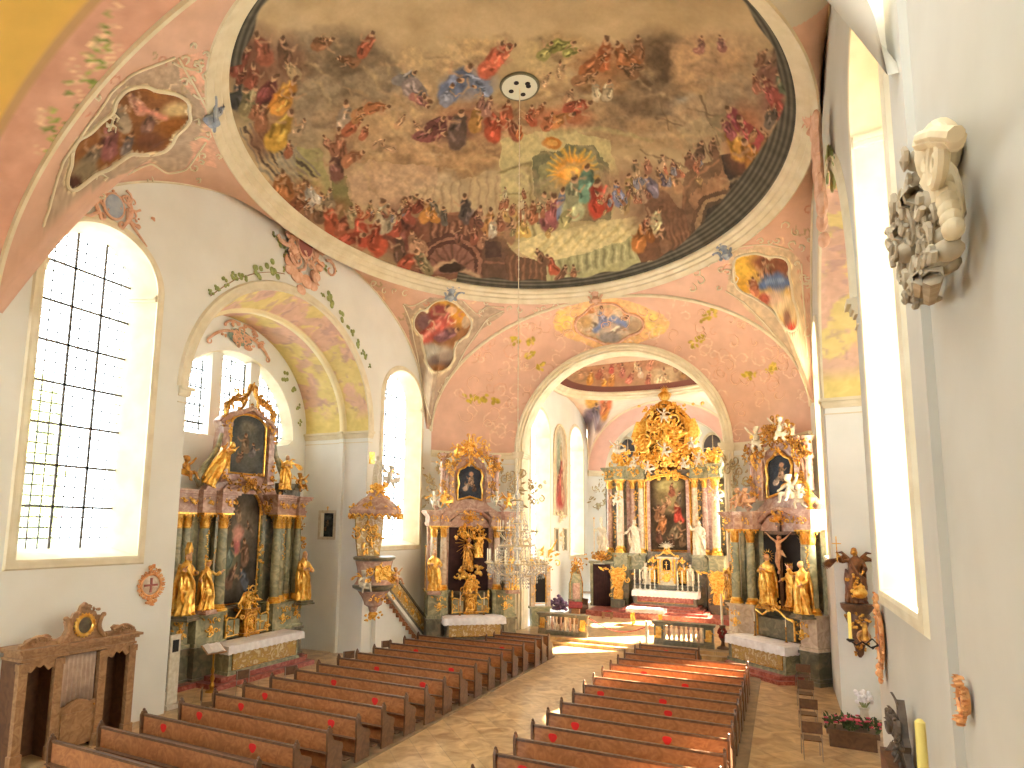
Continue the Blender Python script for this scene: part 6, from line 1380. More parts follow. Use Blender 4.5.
for k in range(8): a = 2*pi*k/8; mb.tube([(.25*math.cos(a), .2+.15*math.sin(a), 13.5), (.42*math.cos(a), .2+.25*math.sin(a), 13.85), (.15*math.cos(a), .2+.1*math.sin(a), 14.1)], [.03, .04, .02], 5)
for k in range(10): a = pi*k/9; mb.tube([(.1*math.cos(a), .2, 14.1+.1*math.sin(a)), (.32*math.cos(a), .2, 14.15+.32*math.sin(a))], [.03, .008], 5)
mb.build('canopy_crown', gold, HA)
for o in COL.objects:
    if o.parent == HA and o.name.split('.')[0] in ('canopy_curtain', 'canopy_drapes', 'glory_clouds', 'canopy_crown'): o.location.z = -.27; o.scale = (1, 1, 1.03)
# altar table, shrine
mensa(HA, 1.95, -1.6, -.4, .42, 1.25, dark_marble, red_marble)
altar_cloth(HA, 'long white cloth on the high altar table', 1.98, -1.63, -.5, 1.26, .34)
mb = MB(); stack(mb, [(-2.0, -.75), (2.0, -.75), (2.0, .0), (-2.0, .0)], [(0, 1.2, 1.5), (.04, 1.5, 1.56)]); mb.build('gradine', dark_marble, HA, smooth=0)
mb = MB(); stack(mb, [(-.5, -.6), (.5, -.6), (.6, -.1), (-.6, -.1)], [(.05, 1.56, 1.7), (0, 1.7, 3.2), (.1, 3.2, 3.32)]); t = mb.build('tabernacle', white_paint, HA, smooth=20)
mb = MB(); mb.plate([(a, b) for a, b in arch_outline(.24, 2.5, 3.0, .2, 10)], -.64, -.6); mb.build('shrine_niche', black, t, smooth=0)
mb = MB(); frame_path(arch_outline(.28, 2.45, 3.0, .24, 10), mb, .05, -.66); mb.ell((0, -.62, 2.02), (.22, .06, .27), 12, 8); cluster(mb, 0, 2.0, .9, .9, -.64, 3, 16, .025, .04)
for s in (-1, 1):
    mb.lathe([(.07, 1.7), (.06, 1.8), (.05, 3.0), (.09, 3.15), (.1, 3.2)], (s*.5, -.68, 0), 12); cscroll(mb, s*.6, 3.35, s*.1, 3.9, s*.1, .04, -.4); cluster(mb, s*.9, 2.6, .5, 1.2, -.4, 5, 16, .035, .1)
mb.box(-.02, .02, -.72, -.69, 2.55, 3.05); mb.box(-.1, .1, -.72, -.69, 2.84, 2.88); shell(mb, 0, 3.5, .3, -.4); mb.build('shrine_gilding', gold, t)
mb = MB()
for k in range(14): a = pi*(k/13); mb.tube([(.1*math.cos(a), -.45, 3.95+.1*math.sin(a)), ((.42+.1*(k % 2))*math.cos(a), -.45, 3.95+(.3+.08*(k % 2))*math.sin(a))], [.03, .008], 5)
mb.ell((0, -.5, 3.95), (.12, .08, .12), 10, 8); mb.build('white_dove_crest', white_paint, t)
GC = 'candlesticks on the high altar'
c0 = candlestick(None, 0, 0, 0, .62, white_paint, .075, wh=.55, name='altar_candlestick'); tag(c0, 'white turned candlestick on the high altar shelf', 'candlestick', GC)
pos = [-1.95, -1.62, -1.3, -.98, -.7, .7, .98, 1.3, 1.62, 1.95]; c0.location = WP(HA, pos[0], -.95, 1.27)
c0['label'] = 'white candlestick at the left end of the high altar shelf'
for k, x_ in enumerate(pos[1:]): dup(c0, WP(HA, x_, -.95, 1.27), label='white candlestick on the high altar shelf, %s from the left end' % ('second', 'third', 'fourth', 'fifth', 'sixth', 'seventh', 'eighth', 'ninth', 'tenth')[k])
for k, (x_, s) in enumerate(((-1.35, 1.0), (1.4, 1.0))):
    statue('raise' if k else 'open', 'small white angel kneeling %s of the high altar tabernacle' % ('right' if k else 'left'), WP(HA, x_, -.45, 1.56), .3*(-1 if k else 1), 1.25, (white_paint, white_paint), wing=False, name='angel_statue', cat='angel')
for k, x_ in enumerate((-.95, .95)):
    statue('pray', 'small gilded angel next to the %s side of the high altar tabernacle' % ('right' if k else 'left'), WP(HA, x_, -.3, 1.7), 0, 1.1, (gold, flesh), wing=True, name='angel_statue', cat='angel')
wp = (white_paint, white_paint)
for nm, x_, y_, z_, h_, lab in (('staff', -4.25, -.2, 3.55, 1.9, 'white bishop statue at the far left of the high altar'), ('open', -2.05, -.35, 3.5, 2.0, 'white statue left of the high altar painting'), ('raise', 1.98, -.35, 3.5, 2.0, 'white bishop-like statue right of the high altar painting'), ('book', 4.0, -.2, 3.5, 1.9, 'white statue at the far right of the high altar')):
    statue(nm, lab, WP(HA, x_, y_, z_), 0, h_, wp, base=green_marble, attr='staff' if nm == 'staff' else None)
for k, (x_, y_, z_, s, kd, mm, w) in enumerate(((-3.1, -.4, 10.3, 1.5, 'fly', 0, 'white one before the left oval window'), (-2.0, -.2, 9.3, 1.3, 'sit', 0, 'white one on the left entablature'), (-1.1, -.4, 9.0, 1.2, 'fly', 0, 'white one left above the painting'), (1.2, -.4, 9.1, 1.2, 'sit', 0, 'white one right above the painting'), (2.1, -.3, 9.4, 1.3, 'fly', 0, 'white one on the right entablature'), (3.1, -.5, 7.2, 1.3, 'fly', 0, 'white one hanging on the right column'), (-3.2, -.55, 6.9, 1.2, 'fly', 0, 'white one hanging on the left column'), (0, -.35, 10.1, 1.3, 'fly', 0, 'white one beneath the golden rays'), (-.75, -.3, 11.5, 1.2, 'fly', 1, 'gilded one left of the golden rays'), (.8, -.3, 11.4, 1.2, 'sit', 1, 'gilded one right of the golden rays'), (0, -.3, 12.4, 1.3, 'fly', 0, 'white one above the golden rays'), (1.7, -.3, 10.4, 1.3, 'sit', 0, 'white one beside the lower right drape'), (-1.7, -.3, 10.5, 1.3, 'sit', 1, 'gilded one beside the lower left drape'))):
    cherub(kd, 'cherub of the high altar, '+w, WP(HA, x_, y_, z_), 0, s*.82, gold if mm else white_paint, 'cherubs of the high altar')
o = inst(ST['open'], 'god_statue', None, WP(HA, .05, -.25, 10.6), 0, .75); setm(o, gold, gold); tag(o, 'gilded crowned figure in the golden rays over the high altar', 'statue')
# golden cartouches and curtained door
for s in (-1, 1):
    m_ = MB(); m_.box(-.42, .42, -.1, .3, 0, .45); stack(m_, [(-.38, -.1), (.38, -.1), (.38, .3), (-.38, .3)], [(.05, .45, .52)]); r = m_.build('gilded_pedestal_shrine', dark_marble, smooth=0)
    r.location = WP(HA, s*3.05, -.85, 0); tag(r, 'gilded rococo cartouche stand at the foot of the high altar %s column' % ('left' if s < 0 else 'right'), 'cartouche')
    g = MB(); g.plate([(-.25, .52), (.25, .52), (.3, .9), (.22, 1.2), (.34, 1.6), (.5, 2.0), (.3, 2.3), (0, 2.45), (-.3, 2.3), (-.5, 2.0), (-.34, 1.6), (-.22, 1.2), (-.3, .9)], -.02, .16); cluster(g, 0, 1.9, 1.0, 1.1, -.05, 8, 30, .035, .1); cluster(g, 0, .95, .7, .8, -.05, 9, 16, .03, .08); g.build('gilded_cartouche', gold, r)
d = thing('curtained_doorway', 'dark curtain in the doorway left of the high altar under a marble shell arch', 'door', WP(HA, -4.22, -.5, 0), .15)
mb = MB(); n = 40
V = [(-.52+1.04*i/n, .03*math.sin(i*1.3), z) for z in (0, 1.3, 2.55) for i in range(n+1)]; mb.add(V, [(r*(n+1)+i, r*(n+1)+i+1, (r+1)*(n+1)+i+1, (r+1)*(n+1)+i) for r in (0, 1) for i in range(n)])
o = mb.build('curtain', velvet, d); o.modifiers.new('s', 'SOLIDIFY').thickness = .03
mb = MB(); mb.box(-.72, -.55, .0, .4, 0, 2.6); mb.box(.55, .72, .0, .4, 0, 2.6); mb.box(-.8, .8, -.08, .4, 2.6, 2.75); mb.build('door_frame', green_marble, d, smooth=0)
mb = MB(); shell(mb, 0, 2.8, .6, -.02); cluster(mb, 0, 3.1, 1.3, .5, -.05, 2, 20, .035, .1); mb.build('shell_arch', dgold, d)
# ------------------------------------------------------------ pews
def make_pew(L, label, group):
    """bench seen from behind, origin at the floor under the aisle-side end, extends to -x"""
    t = thing('pew', label, 'pew', (0, 0, 0), 0, group)
    mb = MB(); mb.box(-L+.03, -.03, -.015, .015, .1, .90)
    mb.build('backrest', wood, t, smooth=0)
    mb = MB(); mb.box(-L, 0, -.04, .035, .915, .945); mb.box(-L, 0, -.025, .03, .89, .915); mb.box(-L, 0, -.03, -.015, .1, .18); mb.build('top_rail', wood_dark, t, smooth=0)
    mb = MB(); mb.box(-L+.03, -.03, .015, .40, .43, .465); mb.build('seat', wood, t, smooth=0)
    mb = MB(); mb.box(-L+.03, -.03, -.13, -.02, .50, .52); mb.build('book_shelf', wood_dark, t, smooth=0)
    mb = MB(); mb.box(-L+.03, -.03, -.42, -.26, .14, .17); mb.box(-L+.03, -.03, -.02, 0, .1, .14); mb.build('kneeler', wood_dark, t, smooth=0)
    for x0 in (-.05, -L):
        prof = [(-.09, 0), (.42, 0), (.43, .25), (.4, .42), (.44, .5), (.42, .6), (.3, .66), (.12, .74), (.05, .86), (.07, .95), (.03, 1.01), (-.05, 1.01), (-.09, .93), (-.07, .5)]
        mb = MB(); n = len(prof)
        mb.add([(x0, a, b) for a, b in prof]+[(x0+.05, a, b) for a, b in prof], [tuple(range(n-1, -1, -1)), tuple(range(n, 2*n))]+[(i, (i+1) % n, n+(i+1) % n, n+i) for i in range(n)])
        e = mb.build('end_panel', wood_dark, t, smooth=0)
        k = MB(); k.lathe([(.02, 1.0), (.035, 1.02), (.03, 1.05), (.005, 1.07)], (x0+.025, -.01, 0), 8); k.build('finial', wood_dark, e)
    return t
def sticker(pew, x):
    mb = MB(); n = 14
    pts = []
    for i in range(n): a = 2*pi*i/n; r = .1*(1+.12*math.sin(3*a)); pts.append((x+r*math.cos(a), .73+r*.95*math.sin(a)))
    mb.plate(pts, -.018, -.0145); mb.build('red_sticker', red_dot, pew, smooth=0)
def pew_block(proto_args, spots, side, ordinal):
    pass
ORD = ['first', 'second', 'third', 'fourth', 'fifth', 'sixth', 'seventh', 'eighth', 'ninth', 'tenth', 'eleventh', 'twelfth', 'thirteenth', 'fourteenth', 'fifteenth', 'sixteenth', 'seventeenth', 'eighteenth']
def lay(proto, side, x, ys, first, what, group, stickers):
    for k, y in enumerate(ys):
        lab = '%s in the %s block, %s from the altar end' % (what, side, ORD[first+k])
        o = proto if k == 0 else dup(proto, (x, y, .05))
        o.location = (x, y, .05); o['label'] = lab; o['group'] = group
    # stickers after copying
    P_ = [o for o in COL.objects if o.get('group') == group and o.parent is None]
    P_.sort(key=lambda o: -o.location[1])
    for i, xs in stickers.items():
        if i < len(P_):
            for s in xs: sticker(P_[i], s)
            if xs: P_[i]['label'] = P_[i]['label'].replace(what, what+(' with one red sticker' if len(xs) == 1 else ' with two red stickers'))
GL, GR, GLs, GRs = 'long pews left of the aisle', 'long pews right of the aisle', 'short front pews left of the aisle', 'short front pews right of the aisle'
pl = make_pew(4.68, 'x', GL); lay(pl, 'left', -1.8, [22.0-k for k in range(15)], 3, 'long brown pew', GL,
    {0: [-.9], 1: [], 2: [-3.5], 3: [], 4: [-.9], 5: [-3.1], 6: [-.75], 7: [-3.2], 8: [-1.0], 9: [-3.9], 10: [-.8, -3.7], 11: [-4.0], 12: [-3.95, -1.2]})
ps = make_pew(2.15, 'x', GLs); lay(ps, 'left', -1.65, [24.35, 23.6, 22.85], 0, 'short brown pew', GLs, {0: [-.9], 1: [-1.0]})
pr = make_pew(4.1, 'x', GR); lay(pr, 'right', 5.95, [22.5-k for k in range(15)], 2, 'long brown pew', GR,
    {0: [], 2: [-3.0], 3: [-1.6], 5: [-3.6, -1.9], 8: [-3.4, -1.3], 9: [-3.6], 6: [-1.6], 11: [-3.5]})
pq = make_pew(2.2, 'x', GRs); lay(pq, 'right', 4.2, [24.4, 23.5], 0, 'short brown pew', GRs, {0: [-1.2]})
# ------------------------------------------------------------ communion rail
def rail(x0, x1, label):
    y = 28.75; t = thing('communion_rail', label, 'railing', ((x0+x1)/2, y, CF), 0); w = (x1-x0)/2
    mb = MB(); mb.box(-w, w, -.2, .2, 0, .14); mb.box(-w, w, -.17, .17, .14, .2); mb.build('plinth', dark_marble, t, smooth=0)
    mb = MB(); stack(mb, [(-w, -.16), (w, -.16), (w, .16), (-w, .16)], [(0, .86, .9), (.05, .9, .96), (.07, .96, 1.0)]); mb.build('hand_rail', dark_marble, t, smooth=0)
    for s in (-1, 1):
        mb = MB(); mb.box(s*(w-.22)-.2, s*(w-.22)+.2, -.16, .16, .2, .86); p = mb.build('end_pier', dark_marble, t, smooth=0)
        g = MB(); xx = s*(w-.22); g.plate([(xx-.11, .28), (xx+.11, .28), (xx+.13, .55), (xx+.11, .78), (xx-.11, .78), (xx-.13, .55)], -.185, -.165); cluster(g, xx, .53, .26, .5, -.19, 3, 8, .018, .02); g.build('gilded_panel', gold, p)
    n = int(round((2*w-.9)/.21)); proto = MB(); proto.lathe([(.06, .2), (.06, .24), (.035, .27), (.075, .38), (.08, .46), (.04, .6), (.035, .68), (.06, .74), (.06, .86)], n=12)
    me = proto.mesh('baluster', pale_marble)
    for k in range(n+1): inst(me, 'baluster', t, (-w+.45+(2*w-.9)*k/n, 0, 0), m=(pale_marble, pink_marble)[k % 2])
    return t
rail(-3.75, -1.3, 'marble communion rail with gilded panels, left of the choir entrance'); rail(1.75, 4.3, 'marble communion rail with gilded panels, right of the choir entrance')
# rope across the entrance
mb = MB(); pts = [(-1.3+3.1*k/24, 28.75, CF+.9-.52*math.sin(pi*k/24)) for k in range(25)]; mb.tube(pts, .022, 7)
for p in (pts[0], pts[-1]): mb.ell(p, .05, 8, 6)
tag(mb.build('barrier_rope', red_cush), 'red barrier rope hanging between the two communion rails', 'rope')
# white front altar table
t = thing('altar_table', 'low gilded wooden altar table with a white cloth in front of the choir steps', 'table', (.45, 33.6, CF), 0)
mb = MB(); mb.box(-.85, .85, -.35, .35, .84, .9); mb.box(-.78, .78, -.3, .3, .7, .84); mb.build('table_top', gold, t, smooth=0)
for sx in (-1, 1):
    for sy in (-1, 1): mb = MB(); mb.tube([(sx*.7, sy*.25, .75), (sx*.74, sy*.27, .45), (sx*.66, sy*.24, .15), (sx*.72, sy*.27, .0)], [.07, .055, .04, .05], 8); mb.build('leg', gold, t)
class _R: pass
fc = altar_cloth(t, 'white cloth on the low table before the choir steps', .95, -.42, .42, .915, .2)
mb = MB(); mb.box(-.06, .06, -.06, .06, 0, .95); o = mb.build('white_post', white_paint, smooth=0); o.location = (1.42, 28.75, CF); tag(o, 'short white post at the inner end of the right communion rail', 'post')
st_ = thing('stool', 'low stool with a red cushion on the choir floor', 'stool', (-2.05, 35.2, CF), 0)
mb = MB(); mb.box(-.28, .28, -.2, .2, .3, .36); mb.build('seat', wood_light, st_, smooth=0)
mb = MB(); mb.ell((0, 0, .39), (.28, .2, .06), 12, 6); mb.build('cushion', red_cush, st_)
for sx in (-1, 1):
    for sy in (-1, 1): mb = MB(); mb.box(sx*.24-.03, sx*.24+.03, sy*.15-.03, sy*.15+.03, 0, .3); mb.build('leg', wood_light, st_, smooth=0)
# paschal candle and stand right of the choir
o = thing('paschal_candle_stand', 'tall white candle on a dark turned stand beside the right communion rail', 'candle stand', (4.62, 28.9, CF), 0)
mb = MB(); mb.lathe([(.26, 0), (.24, .06), (.1, .12), (.06, .3), (.14, .42), (.05, .55), (.04, .8), (.12, .9), (.14, 1.0)], n=14); mb.build('stand', wood_dark, o)
mb = MB(); mb.lathe([(.05, 1.0), (.05, 2.3), (.01, 2.34)], n=12); mb.build('candle', candle_wax, o)
mb = MB(); rd = random.Random(1)
for k in range(20): mb.ell((rd.uniform(-.18, .18), rd.uniform(-.18, .18), .5+rd.uniform(0, .35)), .07, 7, 5)
mb.build('flower_wreath', red_cush, o)
# choir furniture on the left
d = thing('lectern_chair', 'round-backed purple-brown bush of leaves in a pot behind the left rail', 'plant', (-3.85, 32.0, CF), 0)
mb = MB(); rd = random.Random(2)
for k in range(60):
    a = rd.uniform(0, 2*pi); r = rd.uniform(0, .45); mb.ell((r*math.cos(a), r*math.sin(a)*.7, .75+rd.uniform(0, .65)*(1.1-r)), (.12, .1, .09), 6, 5)
mb.build('foliage', purple_fl, d); mb = MB(); mb.lathe([(.18, 0), (.25, .1), (.28, .55), (.24, .6)], n=14); mb.build('pot', wood_dark, d); d.name = 'potted_shrub'
d = thing('lectern', 'orange-brown wooden lectern beside the dark shrub in the choir', 'lectern', (-3.05, 32.4, CF), .2)
mb = MB(); mb.box(-.3, .3, -.2, .2, 0, .08); mb.box(-.22, .22, -.12, .16, .08, .85); mb.build('body', wood_light, d, smooth=0)
mb = MB(); mb.add([(-.36, -.26, .82), (.36, -.26, .82), (.36, .26, 1.08), (-.36, .26, 1.08), (-.36, -.26, .87), (.36, -.26, .87), (.36, .26, 1.13), (-.36, .26, 1.13)], [(3,2,1,0), (4,5,6,7), (0,1,5,4), (1,2,6,5), (2,3,7,6), (3,0,4,7)]); mb.build('reading_desk', red_cush, d, smooth=0)
# carved choir stall with a pointed gilded back
def stall(x, y, h, label, rz=0, w=.5, cm=green_marble):
    t = thing('priest_chair', label, 'chair', (x, y, CF), rz)
    mb = MB(); mb.box(-w, w, -.3, .3, 0, .5); mb.build('seat', wood_dark, t, smooth=0)
    mb = MB(); mb.plate([(-w, .5), (w, .5), (w*.92, h*.55), (w*.7, h*.62), (w*.5, h*.8), (.1, h*.9), (-.1, h*.9), (-w*.5, h*.8), (-w*.7, h*.62), (-w*.92, h*.55)], .2, .3); b = mb.build('backrest', cm, t, smooth=0)
    mb = MB(); cluster(mb, 0, h*.85, w*1.6, h*.3, .18, 3, 20, .03, .08); leafy(mb, 0, h*.88, pi/2, h*.14, .07, .2)
    for s in (-1, 1): mb.tube([(s*w*.9, .18, .6), (s*w*.92, .18, h*.55), (s*w*.5, .18, h*.78), (0, .18, h*.9)], .028, 6)
    mb.build('carved_crest', dgold, b); mb = MB(); mb.box(-w*.5, w*.5, .17, .2, .8, h*.55); mb.build('back_panel', pink_marble, b, smooth=0)
    for s in (-1, 1): mb = MB(); mb.box(s*w-.04, s*w+.04, -.3, .25, .3, .85); mb.build('armrest', wood_dark, t, smooth=0)
    return t
stall(-4.15, 36.4, 3.2, 'tall priest seat with pointed gilded back against the left choir wall', .9)
t = thing('credence_table', 'pale marble side table standing at the left choir wall', 'table', (-4.35, 39.2, CF), .3)
mb = MB(); mb.box(-.6, .6, -.3, .3, .92, 1.0); mb.build('table_top', pale_marble, t, smooth=0)
for s in (-1, 1): mb = MB(); mb.tube([(s*.45, 0, .92), (s*.5, 0, .6), (s*.38, 0, .3), (s*.45, 0, 0)], [.07, .06, .045, .06], 8); mb.build('leg', white_paint, t)
# gilded side shrine on the left pier of the choir arch
t = thing('side_shrine', 'narrow gilded wall shrine with a dark arched picture behind the chandelier', 'shrine', (-4.45, 30.75, CF), .6)
mb = MB(); mb.box(-.5, .5, -.1, .3, 0, .9); mb.box(-.6, .6, -.14, .3, .9, 1.0); mb.build('base', green_marble, t, smooth=0)
for s in (-1, 1): mb = MB(); mb.box(s*.42-.11, s*.42+.11, -.1, .2, 1.0, 3.1); p = mb.build('pilaster', pale_marble, t, smooth=0); g = MB(); cluster(g, s*.42, 2.9, .26, .4, -.12, 2, 8, .02, .03); cluster(g, s*.42, 1.7, .16, 1.0, -.12, 3, 8, .018, .02); g.build('gilded_ornament', gold, p)
mb = MB(); mb.plate(arch_outline(.28, 1.2, 2.4, .28, 12), .0, .12); mb.build('dark_picture', black, t, smooth=0)
mb = MB(); frame_path(arch_outline(.3, 1.15, 2.4, .3, 12), mb, .04, -.02); cluster(mb, 0, 3.4, 1.1, .9, -.08, 5, 26, .035, .1); mb.tube([(.3, -.1, 3.5), (.7, -.2, 4.2), (.85, -.25, 4.5)], [.08, .05, .02], 6); mb.build('gilded_frame', gold, t)
# ------------------------------------------------------------ pulpit
PU = thing('pulpit', 'marble and gold pulpit with sounding board on the left wall between niche and window', 'pulpit', (-8.28, 21.35, 0), pi/2-.45)
def lobed(r, z, n=48, k=.06, sy=1): return [(r*(1+k*math.cos(4*a))*math.cos(a), r*sy*(1+k*math.cos(4*a))*math.sin(a), z) for a in [2*pi*i/n for i in range(n)]]
def lob(mb, prof, k=.05):
    rows = [lobed(r, z, 48, k) for r, z in prof]; V = [p for r in rows for p in r]; F = []
    for j in range(len(rows)-1):
        for i in range(48): q = (i+1) % 48; F.append((j*48+i, j*48+q, (j+1)*48+q, (j+1)*48+i))
    F.append(tuple(range(47, -1, -1))); F.append(tuple(range((len(rows)-1)*48, len(rows)*48))); mb.add(V, F)
mb = MB(); lob(mb, [(.74, 2.95), (.8, 3.0), (.72, 3.1), (.66, 3.3), (.72, 3.7), (.78, 3.95)]); mb.build('basket', pink_marble, PU)
mb = MB(); lob(mb, [(.78, 3.95), (.86, 4.0), (.88, 4.08), (.82, 4.12)]); lob(mb, [(.62, 2.72), (.86, 2.86), (.88, 2.95), (.78, 3.0)]); mb.build('rim', dark_marble, PU)
mb = MB(); mb.lathe([(.06, 1.75), (.16, 1.9), (.2, 2.05), (.36, 2.15), (.4, 2.3), (.5, 2.5), (.66, 2.72)], n=28); mb.build('corbel', pink_marble, PU)
mb = MB(); mb.lathe([(.02, 1.55), (.12, 1.62), (.2, 1.75), (.14, 1.86)], n=14); cluster(mb, 0, 1.72, .5, .35, -.1, 2, 12, .03, .05); mb.build('pendant', gold, PU)
mb = MB(); cluster(mb, 0, 3.5, .8, .6, -.72, 4, 30, .032, .05); mb.plate([(-.34, 3.2), (.34, 3.2), (.38, 3.5), (.34, 3.78), (-.34, 3.78), (-.38, 3.5)], -.76, -.7); cluster(mb, 0, 2.45, .8, .3, -.5, 5, 18, .025, .05)
for s in (-1, 1): cluster(mb, s*.62, 3.3, .3, .8, -.45, 6, 12, .03, .08)
mb.build('gilded_relief', gold, PU)
mb = MB(); mb.plate([(-.5, 4.1), (.5, 4.1), (.62, 4.9), (.66, 5.75), (-.66, 5.75), (-.62, 4.9)], .5, .62); b = mb.build('back_panel', yellow_marble, PU, smooth=0)
mb = MB(); cluster(mb, 0, 4.95, .9, 1.3, .46, 4, 26, .03, .04); mb.build('panel_gilding', gold, b)
mb = MB(); lob(mb, [(1.0, 5.8), (1.08, 5.88), (1.1, 6.02), (.98, 6.14), (.86, 6.24), (.6, 6.5), (.4, 6.62), (.3, 6.8), (.24, 7.0)], .07); mb.build('sounding_board', pink_marble, PU)
mb = MB()
for k in range(24):
    a = 2*pi*k/24; r = 1.06*(1+.07*math.cos(4*a)); mb.M = T(r*math.cos(a), r*math.sin(a), 0, a+pi/2); mb.tube([(-.14, 0, 5.88), (0, -.03, 5.7+.05*(k % 2)), (.14, 0, 5.88)], [.04, .055, .04], 6); mb.ell((0, -.02, 5.72), (.05, .04, .07), 7, 5)
for k in range(8): a = 2*pi*k/8; mb.M = T(.95*math.cos(a), .95*math.sin(a), 0, a+pi/2); cluster(mb, 0, 6.1, .5, .35, 0, k, 7, .035, .05)
mb.M = Matrix.Identity(4); cluster(mb, 0, 6.8, .8, .6, -.3, 33, 20, .04, .15); mb.ell((0, 0, 6.95), (.3, .28, .25), 10, 8); mb.build('gilded_fringe', gold, PU)
cherub('sit', 'white cherub on the left rim of the pulpit basket', WP(PU, -.72, -.55, 3.0), .9, 1.2, white_paint)
cherub('sit', 'white cherub on the right rim of the pulpit basket', WP(PU, .82, -.35, 3.15), 1.4, 1.0, flesh)
o = statue('raise', 'white angel with a golden trumpet on top of the pulpit canopy', WP(PU, 0, 0, 7.1), 1.2, 1.25, wp, name='angel_statue', cat='angel')
b = MB(); b.box(-.62, -.36, -.2, .0, 1.25, 1.95); b.build('gilded_tablet', gold, o, smooth=0)
cherub('fly', 'white cherub flying right of the pulpit canopy top', WP(PU, .55, -.1, 7.35), 1.0, 1.2, white_paint)
# stair
A_, B_ = Vector((-8.62, 22.2, 3.5)), Vector((-8.5, 26.0, .35)); stt = thing('pulpit_stair', 'sloping pulpit stair with yellow marbled parapet on the left wall', 'stairs', (0, 0, 0))
def sheared(name, x0, x1, z0, z1, m, par):
    mb = MB(); V = []
    for p in (A_, B_):
        for x in (x0, x1):
            for z in (z0, z1): V.append((p.x+x, p.y, p.z+z))
    mb.add(V, [(0, 1, 3, 2), (4, 6, 7, 5), (0, 4, 5, 1), (2, 3, 7, 6), (0, 2, 6, 4), (1, 5, 7, 3)]); return mb.build(name, m, par, smooth=0)
pp = sheared('parapet', .0, .08, -.3, .45, yellow_marble, stt); sheared('hand_rail', -.04, .14, .45, .57, dark_marble, stt); sheared('lower_rail', -.03, .12, -.42, -.28, dark_marble, stt); sheared('stringer', -.35, .1, -.62, -.42, plaster, stt)
mb = MB(); d_ = (B_-A_)
mb.M = Matrix.Identity(4)
for k in range(7):
    t_ = (k+.5)/7; c = A_+d_*t_+Vector((.1, 0, .08)); L = .3
    for s in (-1, 1): mb.tube([tuple(c+d_.normalized()*s*.2+Vector((0, 0, -.12*s*((k % 2)*2-1)))), tuple(c+d_.normalized()*s*.1+Vector((0, 0, .14*((k % 2)*2-1)))), tuple(c)], [.02, .04, .03], 6)
    mb.ell(tuple(c), .06, 7, 5)
mb.build('gilded_scrollwork', gold, pp)
for k in range(14):
    mb = MB(); p = A_+d_*(k+.5)/14; mb.box(-9.0, -8.65, p.y-.13, p.y+.15, p.z-.75, p.z-.55); mb.build('step', wood, stt, smooth=0)
mb = MB(); mb.add([(XL+.01, 22.3, 0), (XL+.01, 26.1, 0), (XL+.01, 26.1, .2), (XL+.01, 22.3, 3.0), (XL+.22, 22.3, 0), (XL+.22, 26.1, 0), (XL+.22, 26.1, .2), (XL+.22, 22.3, 3.0)], [(3, 2, 1, 0), (4, 5, 6, 7), (2, 3, 7, 6), (1, 2, 6, 5), (0, 4, 7, 3)]); struct(mb.build('trim_22', plaster, smooth=0))
# ------------------------------------------------------------ chandelier
CH_ = thing('chandelier', 'large crystal chandelier with white candles hanging on a chain from the dome', 'chandelier', (0, 17.0, 0), 0)
mb = MB(); mb.tube([(0, 0, 7.0), (0, 0, DZ+DH-.1)], .012, 6)
for k in range(40): mb.ell((0, 0, 7.05+k*.32), (.025, .012, .05), 6, 5)
mb.build('chain', cream, CH_)
mb = MB(); mb.lathe([(.02, 3.95), (.08, 4.0), (.05, 4.1), (.16, 4.25), (.06, 4.4), (.05, 4.6), (.14, 4.75), (.05, 4.9), (.04, 5.4), (.12, 5.55), (.04, 5.7), (.03, 6.2), (.09, 6.35), (.03, 6.5), (.02, 7.0)], n=12); mb.build('stem', crystal, CH_)
for nm, R_, z_ in (('lower_ring', .8, 4.35), ('middle_ring', .55, 4.85), ('upper_ring', .3, 5.5), ('top_ring', .16, 6.2)):
    mb = MB(); mb.tube([(R_*math.cos(2*pi*k/36), R_*math.sin(2*pi*k/36), z_) for k in range(36)], .022, 6, closed=True)
    for k in range(6): a = 2*pi*k/6; mb.tube([(0, 0, z_+.1), (R_*.6*math.cos(a), R_*.6*math.sin(a), z_+.16), (R_*math.cos(a), R_*math.sin(a), z_)], .012, 5)
    mb.build(nm, mat('pale_brass_'+nm, (222, 204, 164), .3, .6), CH_)
armm = MB(); armm.tube([(.1, 0, 4.1), (.35, 0, 3.95), (.62, 0, 4.05), (.82, 0, 4.2), (.88, 0, 4.32)], [.02, .018, .016, .016, .014], 6); armm.lathe([(.02, 4.3), (.08, 4.34), (.09, 4.36), (.03, 4.38), (.03, 4.42)], (.88, 0, 0), 10)
am = armm.mesh('candle_arm', mat('pale_brass', (226, 208, 170), .3, .6)); cm_ = MB(); cm_.lathe([(.017, 4.42), (.017, 4.74), (.002, 4.77)], (.88, 0, 0), 8); cmm = cm_.mesh('candle', candle_wax)
for k in range(16):
    a = inst(am, 'candle_arm', CH_, (0, 0, 0), 2*pi*k/16); inst(cmm, 'candle', a)
for k in range(10):
    a = inst(am, 'candle_arm', CH_, (0, 0, 1.8), 2*pi*(k+.5)/10); a.scale = (.66, .66, .8); inst(cmm, 'candle', a)
mb = MB(); rd = random.Random(8)
def drop(x, y, z, s=.03): mb.add([(x, y, z+s*1.4), (x+s*.6, y, z), (x, y+s*.6, z), (x-s*.6, y, z), (x, y-s*.6, z), (x, y, z-s*1.6)], [(0, 1, 2), (0, 2, 3), (0, 3, 4), (0, 4, 1), (5, 2, 1), (5, 3, 2), (5, 4, 3), (5, 1, 4)])
